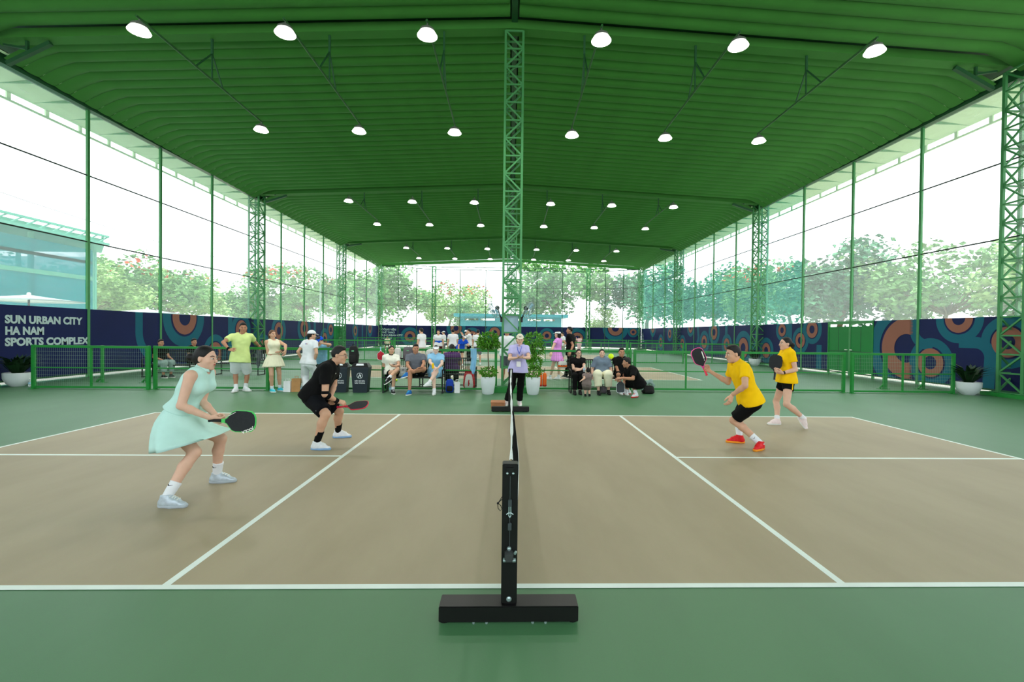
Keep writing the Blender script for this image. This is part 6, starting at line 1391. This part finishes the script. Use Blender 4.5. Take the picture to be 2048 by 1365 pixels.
# shopping bags, bottles
M_KRAFT = mat('kraft_paper', (0.72, 0.54, 0.36), 0.8, 0.1, var=0.1, scale=10); M_PAPERW = mat('white_paper', (0.93, 0.93, 0.94), 0.8, 0.1, var=0.03)
def carrier(x, y, w, d, h, m, label, rz=0):
    t = tag(empty('paper_bag', (x, y, 0), rz), label, 'bag')
    mb = MB().add([(-w/2,-d/2,0),(w/2,-d/2,0),(w/2,d/2,0),(-w/2,d/2,0),(-w/2*.97,-d/2*.7,h),(w/2*.97,-d/2*.7,h),(w/2*.97,d/2*.7,h),(-w/2*.97,d/2*.7,h)], [(0,3,2,1),(0,1,5,4),(1,2,6,5),(2,3,7,6),(3,0,4,7)])
    put('bag_body', mb, m, t)
    put('bag_fold', MB().box(-w*.49, w*.49, -d*.38, -d*.34, h-.04, h+.003), m, t)
    for s in (-1, 1): put('bag_handle', MB().tube([(-.04, s*d*.34, h-.01), (-.035, s*d*.34, h+.06), (.035, s*d*.34, h+.06), (.04, s*d*.34, h-.01)], 0.004, 5), m, t)
carrier(-5.53, 9.28, 0.215, 0.13, 0.34, M_KRAFT, 'brown paper bag on the floor by the feet of the man in white', 0.1); carrier(-5.74, 9.25, 0.18, 0.11, 0.27, M_PAPERW, 'white paper bag on the floor next to the brown one', -0.1)
carrier(-5.12, 9.40, 0.19, 0.12, 0.30, M_KRAFT, 'brown paper bag half hidden behind the legs of the man in white', 0.15); carrier(-1.40, 9.32, 0.14, 0.10, 0.28, M_PAPERW, 'slim white carrier bag beside the royal blue backpack', 0.05)
M_PET = bpy.data.materials.new('clear_bottle_plastic'); M_PET.use_nodes = True
_b = M_PET.node_tree.nodes['Principled BSDF']; _b.inputs['Transmission Weight'].default_value = 0.7; _b.inputs['Roughness'].default_value = 0.15; _b.inputs['Base Color'].default_value = (.85, .93, .96, 1); _b.inputs['IOR'].default_value = 1.2
def bottle(x, y, z, label, h=0.22, capm=None):
    t = tag(empty('water_bottle', (x, y, z)), label, 'bottle')
    put('bottle_body', MB().lathe([(0.028, 0), (0.032, 0.01), (0.032, h*.62), (0.014, h*.86), (0.013, h*.9)], 14), M_PET, t, smooth=True)
    put('bottle_label', MB().lathe([(0.0325, h*.28), (0.0325, h*.5)], 14, capb=False, capt=False), M_SKYL, t); put('bottle_cap', MB().lathe([(0.015, h*.9), (0.015, h)], 12), capm or M_WHITE, t)
M_SKYL = mat('pale_blue_label', (0.62, 0.80, 0.90), 0.5, 0.3)
bottle(-5.385, 9.26, 0, 'clear water bottle between the brown paper bag and the man in white'); bottle(-5.30, 9.34, 0, 'clear water bottle closer to the legs of the man in white'); bottle(-3.16, 9.42, 0, 'clear water bottle on the floor under the left bench'); bottle(-12.9, 9.95, 0, 'water bottle on the floor beside the left bowl planter')
# cloths hanging from the fence
def hanging(x, y, z, w, L, m, label, name='towel'):
    t = tag(empty(name, (x, y, z)), label, name); mb = MB(); nx, nz = 10, 12; vs = []
    for s in (0, 1):
        for i in range(nz+1):
            for k in range(nx+1):
                u = k/nx-.5; v = i/nz; ww = w*(1-.25*math.sin(v*2)+.1*v)
                vs.append((u*ww+0.02*math.sin(v*4), -0.04-0.012*math.sin(u*16+v*2)*(0.3+v)-s*0.006, 0.01-v*L*(1+.12*math.sin(u*5+1))))
    N = (nx+1)*(nz+1); fs = []
    for i in range(nz):
        for k in range(nx): a = i*(nx+1)+k; fs += [(a, a+1, a+nx+2, a+nx+1), (N+a, N+a+nx+1, N+a+nx+2, N+a+1)]
    mb.add(vs, fs)
    put('front_drape', mb, m, t, smooth=True); put('rail_fold', MB().tube([(-w/2, -.035, .005), (-w/2, .0, .02), (-w/2, .035, .005)], .006, 5).box(-w/2, w/2, -.042, .042, .0, .012), m, t); put('back_drape', MB().box(-w*.45, w*.45, .036, .046, -.22, .008), m, t)
    return t
hanging(-1.02, 9.75, 1.135, 0.17, 0.62, C_SKY, 'light blue towel hanging over the fence rail left of the potted tree')
# orange bags and gift bag on the right
for k, dx in enumerate((0.80, 0.925)):
    t = tag(empty('orange_bag', (dx, 9.86, 0.12)), ('left' if k == 0 else 'right')+' one of two upright orange bags hung by the right potted tree', 'bag', 'orange bags')
    put('bag_tube', MB().lathe([(0.035, 0), (0.055, 0.015), (0.058, 0.30), (0.045, 0.36), (0.02, 0.375)], 14), B_ORG, t, smooth=True); put('bag_strap', MB().tube([(0, 0.05, .36), (0, 0.02, .5), (0, 0.05, .42)], 0.008, 5), B_BLK, t)
    put('bag_trim', MB().lathe([(0.0595, 0.02), (0.0595, 0.05)], 14, capb=False, capt=False), B_RED, t)
t = tag(empty('gift_bag', (1.42, 9.9, 0.62)), 'white bag with orange band hung on the fence beside the right bench', 'bag')
put('bag_body', sq(0.25, 0.12, 0.20, 0.6), B_WHT, t, smooth=True); put('bag_band', sq(0.256, 0.125, 0.08, 0.5), B_ORG, t, (0, 0, 0.03), smooth=True); put('bag_handle', MB().tube([(-.05, .03, .18), (0, .05, .30), (.05, .03, .18)], 0.006, 5), M_YELS if 'M_YELS' in globals() else B_ORG, t)
for sx in (-1, 1): put('bag_print', MB().box(sx*0.03-.012, sx*0.03+.012, -0.066, -0.060, 0.07, 0.10), B_BLK, t)
# red paddle hung on the fence
paddle((-3.46, 9.57, 1.06), (0.05, -0.02, -1), (0.1, -1, 0), M_EW, 'red faced paddle hanging on the fence between bins and bench', face=mat('red_striped_face', (0.70, 0.14, 0.20), 0.6, 0.2, var=0.4, scale=30), L=0.24, Wd=0.19, handle=0.10, grip=M_SKYL)
tag(put('pickleball', MB().ball((0, 0, 0.037), 0.037, n=14, m=10), MATS['neon_yellow_plastic'], loc=(-3.63, 12.0, 0.0), smooth=True), 'neon yellow ball lying on the floor behind the left bench', 'ball')

# potted trees and planters
M_POT = mat('white_glazed_pot', (0.88, 0.90, 0.92), 0.3, 0.5, var=0.03); M_SOIL = mat('soil', (0.16, 0.11, 0.08), 0.95, 0.1, var=0.3, scale=40); LEAFP = mat('glossy_plant_leaf', (0.30, 0.55, 0.10), 0.45, 0.4, var=0.4, scale=6); LEAFD = mat('dark_plant_leaf', (0.07, 0.19, 0.08), 0.5, 0.35, var=0.3, scale=6)
def leaf_cloud(r, blobs, n, size):
    mb = MB(); tot = sum(b[3]*b[4] for b in blobs)
    for cx, cy, cz, rr, rz_ in blobs:
        for k in range(int(n*rr*rz_/tot)):
            d = Vector((r.gauss(0,1), r.gauss(0,1), r.gauss(0,1))).normalized(); q = r.uniform(.35, 1)**.5
            c = Vector((cx+d.x*rr*q, cy+d.y*rr*q, cz+d.z*rz_*q)); s = size*r.uniform(.6, 1.2)
            u = (d+Vector((r.gauss(0,.5), r.gauss(0,.5), r.gauss(-.3,.5)))).normalized(); v = u.cross(Vector((r.gauss(0,1), r.gauss(0,1), r.gauss(0,1)))).normalized(); w = u.cross(v)
            mb.add([c, c+u*s*.5+v*s*.26+w*s*.06, c+u*s, c+u*s*.5-v*s*.26+w*s*.06, c+u*s*.5-w*s*.05], [(0,1,4),(1,2,4),(2,3,4),(3,0,4)])
    return mb
def potted_tree(x, y, full, label, seed):
    t = tag(empty('potted_tree', (x, y, 0)), label, 'plant', 'potted trees beside the column'); r = random.Random(seed)
    put('pot', MB().lathe([(0.125, 0.0), (0.15, 0.03), (0.185, 0.28), (0.19, 0.44), (0.182, 0.455), (0.172, 0.44), (0.17, 0.39)], 28, capt=False), M_POT, t, smooth=True)
    put('soil', MB().lathe([(0.172, 0.395), (0.171, 0.40)], 20), M_SOIL, t)
    put('trunk', MB().tube([(0, 0, .39), (0.012, 0, .7), (-0.008, 0.01, 1.0), (0, 0, 1.35)], [0.022, 0.018, 0.017, 0.012], 8), M_BARK, t)
    put('branch', MB().tube([(0, 0, 1.1), (0.1, 0.05, 1.3)], [.01, .006], 6).tube([(0, 0, 1.15), (-0.11, -0.04, 1.35)], [.01, .006], 6).tube([(0, 0, .5), (0.1, -0.05, .6)], [.01, .006], 6).tube([(0, 0, .5), (-.1, 0.03, .6)], [.01, .006], 6), M_BARK, t)
    bl = [(0, 0, 1.40, .24, .20), (.12, .03, 1.28, .16, .12), (-.13, 0, 1.30, .16, .13), (0, -.06, .58, .21, .12)] if not full else [(0, 0, 1.40, .24, .20), (.1, .03, 1.18, .18, .16), (-.08, 0, 1.0, .15, .15), (.06, 0, .82, .16, .14), (0, -.05, .58, .22, .13)]
    o = put('foliage', leaf_cloud(r, bl, 1300, 0.085), LEAFP, t); o['kind'] = 'stuff'
potted_tree(-0.585, 9.10, False, 'two-tiered leafy tree in a tall white pot left of the umpire', 5); potted_tree(0.57, 9.10, True, 'full leafy tree in a tall white pot right of the umpire', 9)
def bowl_plant(x, y, s, label, seed):
    t = tag(empty('bowl_planter', (x, y, 0)), label, 'plant', 'bowl planters at the wall columns'); r = random.Random(seed)
    put('bowl', MB().lathe([(0.13*s, 0), (0.22*s, 0.08*s), (0.29*s, 0.22*s), (0.295*s, 0.36*s), (0.28*s, 0.37*s), (0.27*s, 0.33*s)], 26, capt=False), M_POT, t, smooth=True); put('soil', MB().lathe([(0.272*s, 0.325*s), (0.271*s, 0.33*s)], 18), M_SOIL, t)
    lf = MB()
    for k in range(70):
        a = r.uniform(0, 2*PI); L = r.uniform(.3, .55)*s; h = r.uniform(.25, .55)*s; c = Vector((0.08*s*math.cos(a), 0.08*s*math.sin(a), .33*s)); d = Vector((math.cos(a), math.sin(a), 0)); w = Vector((-d.y, d.x, 0))*r.uniform(.03, .05)*s
        p1 = c+d*L*.45+Vector((0,0,h*.8)); p2 = c+d*L+Vector((0,0,h))
        lf.add([c-w*.3, c+w*.3, p1+w, p1-w, p2], [(0,1,2,3),(3,2,4)])
    o = put('fronds', lf, LEAFD, t); o['kind'] = 'stuff'
bowl_plant(-13.22, 9.95, 1.0, 'white bowl planter with dark fronds at the left picture edge', 1); bowl_plant(12.75, 9.75, 0.98, 'white bowl planter with dark fronds by the near right column', 2)
bowl_plant(-12.8, 21.4, 1.0, 'white bowl planter at the second left column, behind the man in lime', 3); bowl_plant(12.9, 21.4, 1.0, 'white bowl planter at the second right column, behind the woman in yellow', 4)

# fans and sign on the column
def wall_fan(s, label):
    t = tag(empty('wall_fan', (s*0.27, 9.60, 1.95)), label, 'fan', 'fans on the column')
    put('bracket', MB().box(-0.03, 0.03, -0.02, 0.03, -0.08, 0.06), M_BLACK, t)
    put('arm', MB().tube([(0, 0, 0), (s*0.05, -0.05, 0.12), (s*0.10, -0.10, 0.26)], [.02, .018, .016], 8), M_BLACK, t)
    put('motor', MB().ball((s*0.11, -0.11, 0.29), 0.06, n=14, m=10), M_BLACK, t, smooth=True)
    ax = Vector((s*0.80, -0.35, -0.45)).normalized(); c = Vector((s*0.11, -0.11, 0.29))+ax*0.10; u = ax.cross(Vector((0,0,1))).normalized(); v = ax.cross(u)
    cg = MB()
    for off, rr in ((-0.04, .21), (0.0, .235), (0.05, .20), (0.065, .12), (0.07, .05)): cg.tube([tuple(c+ax*off+(u*math.cos(2*PI*k/24)+v*math.sin(2*PI*k/24))*rr) for k in range(25)], .0055, 4, cap=False)
    for k in range(20):
        e = u*math.cos(2*PI*k/20)+v*math.sin(2*PI*k/20); cg.tube([tuple(c+ax*.07+e*.04), tuple(c+ax*.05+e*.20), tuple(c+e*.235), tuple(c-ax*.04+e*.21), tuple(c-ax*.05+e*.06)], .003, 3)
    put('cage', cg, M_STEELBOLT, t)
    for k in range(3):
        e = u*math.cos(2*PI*k/3)+v*math.sin(2*PI*k/3); f_ = u*math.cos(2*PI*k/3+1.1)+v*math.sin(2*PI*k/3+1.1)
        put('blade', MB().add([c+e*.03, c+e*.19+ax*.025, c+(e+f_).normalized()*.20-ax*.01, c+f_*.12-ax*.012, c+f_*.03-ax*.01], [(0,1,2,3,4)]), M_SKYL, t)
wall_fan(-1, 'caged fan tilted out from the left side of the column'); wall_fan(1, 'caged fan tilted out from the right side of the column')
t = tag(empty('notice_board', (-0.012, 9.80, 1.60)), 'pale blue notice board mounted inside the column above the umpire', 'sign')
put('board', MB().box(-0.19, 0.19, -0.012, 0.012, 0.0, 0.45), mat('pale_board', (0.70, 0.80, 0.88), 0.5, 0.3, var=0.05, scale=3), t); put('board_frame', MB().box(-0.2, 0.2, -0.016, 0.016, -0.012, 0.0).box(-0.2, 0.2, -0.016, 0.016, 0.45, 0.462).box(-0.2, -0.19, -0.016, 0.016, 0, .45).box(0.19, 0.2, -0.016, 0.016, 0, .45), M_STEEL, t)
# ------------------------------------------------------------------ onlookers
R1, R2, R3 = 0.011, 0.013, 0.018
P = person(POSE['limeman'], 'man in lime t-shirt and white shorts standing hand on hip at the fence', 'tan', R1, 2, False, 0.99, 'short', H=1.82, hands=('relaxed', 'open'))
top(P, C_LIME, -0.10, 0.62, 0.03); bottoms(P, C_WHITE, 0.47, 0.05); feet(P, K_WHITE, None, K_WHITE, C_WHITE, 0.25, {'R': (0.1, -1), 'L': (0.9, -0.4)})
w, e = P['J']['wrR'], P['J']['elR']; band_on(P, w+(e-w)*0.05, w+(e-w)*0.25, 0.036, C_BLACK, 'wristband')
hl = P['J']['wrL']; hanging(float(hl[0])+0.03, float(hl[1])-0.06, float(hl[2])-0.10, 0.12, 0.42, C_GREY, 'dark grey towel hanging from the hand of the man in lime')
P = person(POSE['creamwoman'], 'woman with short brown hair in cream top and pleated skirt by the fence', 'light', R1, 2, True, 0.98, 'bob', M_HAIRB, H=1.62, hands=('relaxed', 'grip'))
top(P, C_CREAM, 0.12, 0, 0.012, name='tank_top'); skirt(P, C_CREAM, 0.34, 0.10, 22, (0, 0, -1), waist=0.11); feet(P, K_CYAN, None, K_WHITE, C_WHITE, 0.25, {'R': (0.75, -0.6), 'L': (0.9, -0.3)})
def phone(p, label, rz=0.3, tilt=1.0):
    t = tag(empty('phone', tuple(p)), label, 'phone'); t.rotation_euler = (tilt, 0, rz)
    put('phone_body', bevel_box(-0.036, 0.036, -0.004, 0.004, -0.075, 0.075, 0.003), M_METAL, t); put('phone_screen', MB().box(-0.033, 0.033, -0.0048, -0.0038, -0.07, 0.07), M_SCREEN, t)
phone(P['J']['wrR']+V3((0.10, -0.05, 0.04)), 'phone held by the woman in cream')
P = person(POSE['whiteman'], 'man in white shirt, trousers and cap seen from behind with hands on hips', 'light', R1, 2, False, 1.0, 'tied', face=False, H=1.70, hands=('open', 'open'))
top(P, C_WHITE, -0.02, 0.55, 0.025); bottoms(P, C_WHITE, 0.97, 0.03, name='trousers'); feet(P, K_WHITE, None, None, None); cap_hat(P, C_WHITE)
mark_at(P, P['T'][6][0]-P['fwd']*0.110+V3((0,0,.03)), P['shax'], V3((0,0,1)), -P['fwd'], 0.02, [(-1,-.5),(0,-.5),(0,.5),(-1,.5)], C_BLUE, 'back_print'); mark_at(P, P['T'][6][0]-P['fwd']*0.110+V3((0,0,.03)), P['shax'], V3((0,0,1)), -P['fwd'], 0.02, [(.3,-.3),(2.6,-.3),(2.6,.3),(.3,.3)], M_LIP, 'back_print')
P = person(POSE['bluecap'], 'person in blue cap leaning on the fence behind the man in white', 'light', R2, 1, False, 1.0, 'short', H=1.68, face=True)
top(P, C_SKY, -0.05, 0.5, 0.02); bottoms(P, C_BLACK, 0.95, 0.02, name='trousers'); feet(P, K_BLK); cap_hat(P, C_BLUE)
# left bench
P = person(POSE['whitepolo'], 'woman in white polo with dark collar sitting cross-legged at the left of the bench', 'light', R1, 2, True, 0.98, 'tied', H=1.62, hands=('relaxed', 'relaxed'))
top(P, C_OFFW, -0.02, 0.6, 0.022, C_DARKG, 'polo_shirt'); bottoms(P, C_BLACK, 0.2, 0.025); feet(P, K_BLK, M_RUB, K_WHITE, C_WHITE, 0.25, {'L': (-0.6, -0.8), 'R': (0.4, -0.9)}, pitch=(0.5, 0))
phone(P['J']['wrR']+V3((0.07, -0.07, 0.05)), 'phone in the lap of the woman in white polo', 0.2, 1.2)
P = person(POSE['greyman'], 'man in grey polo sitting with one ankle over his knee, middle of the left bench', 'tan', R1, 2, False, 1.03, 'short', H=1.74, hands=('relaxed', 'relaxed'))
top(P, C_GREY, -0.04, 0.65, 0.025, C_GREY, 'polo_shirt'); bottoms(P, C_BLACK, 0.36, 0.035); feet(P, K_BLUE, M_RUB, K_CYAN, None, 0.2, {'L': (-0.9, -0.3), 'R': (-0.2, -1)}, pitch=(0.3, 0))
P = person(POSE['bluewoman'], 'woman in white visor and light blue dress at the right of the left bench', 'pale', R1, 2, True, 1.05, 'tied', H=1.60, hands=('relaxed', 'relaxed'))
top(P, C_SKY, 0.0, 0.62, 0.028, C_SKY, 'polo_shirt'); bottoms(P, C_SKY, 0.38, 0.05, name='culottes'); feet(P, K_WHITE, None, K_WHITE, C_WHITE, 0.2, {'R': (-0.6, -0.8), 'L': (0.0, -1)}, pitch=(0, 0)); cap_hat(P, C_WHITE, True, name='visor')
t = tag(empty('juice_pouch', tuple(P['J']['wrR']+V3((-0.03, -0.10, -0.03)))), 'yellow pouch held by the woman in the visor', 'pouch'); put('pouch_body', sq(0.05, 0.03, 0.14, 0.5), C_YEL, t, smooth=True); put('pouch_spout', MB().lathe([(0.008, .135), (0.008, .16)], 8), M_WHITE, t)
# umpire
P = person(POSE['umpire'], 'umpire in lavender polo, beige cap and black trousers', 'fair', 0.010, 2, True, 0.97, 'tied', H=1.62, hands=('relaxed', 'relaxed'))
top(P, C_LAV, -0.08, 0.6, 0.022, C_LAV, 'polo_shirt'); bottoms(P, C_BLACK, 0.96, 0.022, name='trousers', flare=0.005); feet(P, K_PINKW, M_RUB, K_WHITE, None, 0.2, {'L': (0.1, -1), 'R': (-0.15, -1)}); cap_hat(P, C_BEIGE)
mark_at(P, P['hc']+P['f']*0.092+P['up']*0.078, P['r'], P['up'], nrm(P['f']+P['up']*0.5), 0.028, [(-x, y) for x, y in TICK][::-1], M_BLACK, 'cap_print')
b_ = P['base']; n0 = P['nb']; cf = P['T'][5][0]+P['fwd']*0.14
put('lanyard', MB().tube([tuple(n0+P['shax']*0.05+P['fwd']*0.07-b_), tuple(P['T'][6][0]+P['fwd']*0.135+P['shax']*0.025-b_), tuple(cf-b_)], 0.005, 5).tube([tuple(n0-P['shax']*0.05+P['fwd']*0.07-b_), tuple(P['T'][6][0]+P['fwd']*0.135-P['shax']*0.025-b_), tuple(cf-b_)], 0.005, 5), C_BLUE, P['t'])
c_ = P['T'][2][0]+P['fwd']*0.150-b_; put('name_badge', MB().box(c_[0]-0.045, c_[0]+0.045, c_[1]-0.012, c_[1]-0.004, c_[2]-0.06, c_[2]+0.05), M_PAPERW, P['t'])
phone((P['J']['wrR']+P['J']['wrL'])/2+V3((0, -0.07, 0.04)), 'scoring phone held flat by the umpire', 1.4, 0.9)
# right bench
P = person(POSE['blacktee'], 'woman with glasses in black t-shirt sitting with crossed arms on the right bench', 'fair', R1, 2, True, 0.98, 'long', H=1.58, hands=('relaxed', 'relaxed'))
top(P, C_BLACK, -0.02, 0.5, 0.02); bottoms(P, C_BLACK, 0.95, 0.025, name='trousers'); feet(P, K_BLK, K_BLK); glasses(P, M_BLACK); chest_mark(P, 0, -0.02, 0.025, M_METAL, [(-1,.5),(0,-.7),(1,.5)])
bottle(float(P['J']['wrR'][0])+0.06, float(P['J']['wrR'][1])-0.09, float(P['J']['wrR'][2])-0.06, 'small clear bottle in the hand of the woman in black t-shirt', 0.18)
P = person(POSE['greytee'], 'woman in grey t-shirt and wide cream trousers in the middle of the right bench', 'fair', R1, 2, True, 1.06, 'tied', H=1.62, hands=('relaxed', 'relaxed'))
top(P, C_STEELB, -0.05, 0.75, 0.05); bottoms(P, C_CREAM, 0.86, 0.062, name='trousers'); feet(P, K_BLK, K_BLK, None, None)
P = person(POSE['blackseat'], 'man in black polo sitting at the right end of the right bench', 'tan', R1, 2, False, 1.0, 'short', H=1.72, hands=('relaxed', 'relaxed'))
top(P, C_BLACK, -0.03, 0.6, 0.022, C_BLACK, 'polo_shirt'); bottoms(P, C_BLACK, 0.45, 0.03); feet(P, K_WHITE, None, K_WHITE, C_WHITE, 0.2)
P = person(POSE['kneeler'], 'man in black squatting beside the right bench holding a grey paddle', 'tan', R1, 2, False, 1.0, 'short', H=1.72, hands=('relaxed', 'grip'))
top(P, C_BLACK, -0.06, 0.75, 0.035); bottoms(P, C_BLACK, 0.40, 0.04); feet(P, K_WHITE, K_RED, K_RED, C_WHITE, 0.25, {'L': (-0.75, -0.65), 'R': (-1, -0.1)}); chest_mark(P, -0.06, 0.0, 0.012)
P = person(POSE['toddler'], 'toddler in taupe outfit standing with its back to us at the right bench', 'fair', 0.009, 1, False, 1.12, 'bob', face=False, H=0.92)
top(P, C_TAUPE, 0.0, 0.5, 0.03, name='tunic'); bottoms(P, C_TAUPE, 0.3, 0.05); feet(P, K_BLK, K_BLK)
# behind the fence
P = person(POSE['pinkwoman'], 'woman in pink pleated tennis dress and white visor walking behind the fence', 'fair', R2, 2, True, 1.0, 'bob', H=1.64, face=False)
top(P, C_PINK, 0.05, 0.45, 0.018, name='dress_top'); skirt(P, C_PINK, 0.42, 0.10, 16, (0, 0, -1), waist=0.15, name='dress_skirt'); feet(P, K_WHITE, None, None, C_WHITE, 0.25); cap_hat(P, C_WHITE, True, name='visor')
P = person(POSE['blackshirt'], 'tall man in black t-shirt standing behind the fence next to the woman in pink', 'tan', R2, 2, False, 1.0, 'short', H=1.78, face=False)
top(P, C_BLACK, -0.08, 0.6, 0.03); bottoms(P, C_BLACK, 0.95, 0.03, name='trousers'); feet(P, K_BLK)
P = person(POSE['colwhite'], 'person in white t-shirt with back turned, standing behind the column', 'tan', R2, 1, False, 1.05, 'short', H=1.72, face=False)
top(P, C_WHITE, -0.06, 0.6, 0.03); bottoms(P, C_GREY, 0.5, 0.04); feet(P, K_WHITE)
P = person(POSE['purple'], 'person in purple shirt sitting with back turned on the bench behind the fence', 'tan', R2, 1, True, 1.05, 'tied', H=1.66, face=False)
top(P, C_PURP, -0.02, 0.6, 0.03); bottoms(P, C_BLACK, 0.9, 0.03, name='trousers'); feet(P, K_BLK)
P = person(POSE['leftseat1'], 'person in grey trousers sitting behind the left fence, leftmost onlooker', 'tan', R2, 1, False, 1.0, 'short', H=1.66)
top(P, C_BLACK, 0, 0.6, 0.02); bottoms(P, C_SAGE, 0.85, 0.04, name='trousers'); feet(P, K_BLK)
P = person(POSE['leftseat2'], 'man in black t-shirt sitting by the blue wall behind the woman in mint', 'tan', R2, 1, False, 1.0, 'short', H=1.70)
top(P, C_BLACK, 0, 0.6, 0.02); bottoms(P, C_NAVYBLK, 0.5, 0.03); feet(P, K_WHITE)
FAR = [('farA', 'distant man in white t-shirt and pale trousers, leftmost on the next court', C_WHITE, C_BEIGE, 'short', None, 0.95), ('farB', 'distant woman in white top with blue hem facing us on the next court', C_WHITE, C_MAROON, 'tied', None, 0.4), ('farC', 'distant person in white cap and top far behind on the courts', C_WHITE, C_GREY, 'short', C_WHITE, 0.5),
       ('farD', 'distant man in white t-shirt with his back turned, left of the woman bending in blue', C_WHITE, C_BLACK, 'short', None, 0.5), ('farE', 'distant woman in white visor and blue top bending forward', C_BLUE, C_BLACK, 'pony', C_WHITE, 0.3), ('farF', 'distant man in white t-shirt and dark trousers raising his arms', C_WHITE, C_NAVYBLK, 'short', None, 0.95),
       ('farF2', 'distant person embraced by the man in white with raised arms', C_SAGE, C_BEIGE, 'short', C_WHITE, 0.9), ('farG', 'distant man in pale t-shirt just left of the potted tree top', C_WHITE, C_GREY, 'short', None, 0.5), ('farChild', 'distant child in pale pink with arms up near the end wall', cloth('pale_pink', (0.92, 0.76, 0.78)), cloth('pale_pink', (0.92, 0.76, 0.78)), 'tied', None, 0.6),
       ('farWhite', 'distant person in white top seen between the pink dress and the man in black', C_WHITE, C_SAGE, 'tied', None, 0.8), ('farSeat', 'distant person in cream sitting near the far left corner', C_CREAM, C_NAVYBLK, 'short', None, 0.6)]
HH = dict(farA=1.74, farB=1.70, farC=1.66, farD=1.74, farE=1.60, farF=1.76, farF2=1.70, farG=1.72, farChild=1.42, farWhite=1.66, farSeat=1.6)
for k, lab, ct, cb, hr, hat, ln in FAR:
    P = person(POSE[k], lab, 'light', R3, 1, k in ('farB', 'farE'), 1.0, hr, H=HH[k], face=False)
    o = top(P, ct, -0.05, 0.55, 0.022)
    if k == 'farB':
        S = Shape()
        for c, a, w_, rd in P['T'][:4]: S.cap(c-a*w_, c+a*w_, rd+0.026, k=0.05)
        S.cut(P['T'][0][0]-V3((0, 0, .06)), (0, 0, -1)); S.cut(P['T'][4][0], (0, 0, 1)); put('blue_hem', np_mesh('blue_hem', [S.mesh(R3)], P['base'], C_BLUE), None, o)
    bottoms(P, cb, ln if ln > 0.5 else ln, 0.025, name='trousers' if ln > 0.6 else 'shorts'); feet(P, K_WHITE, res=0.012)
    if hat is not None: cap_hat(P, hat, k == 'farE', name='visor' if k == 'farE' else 'cap')
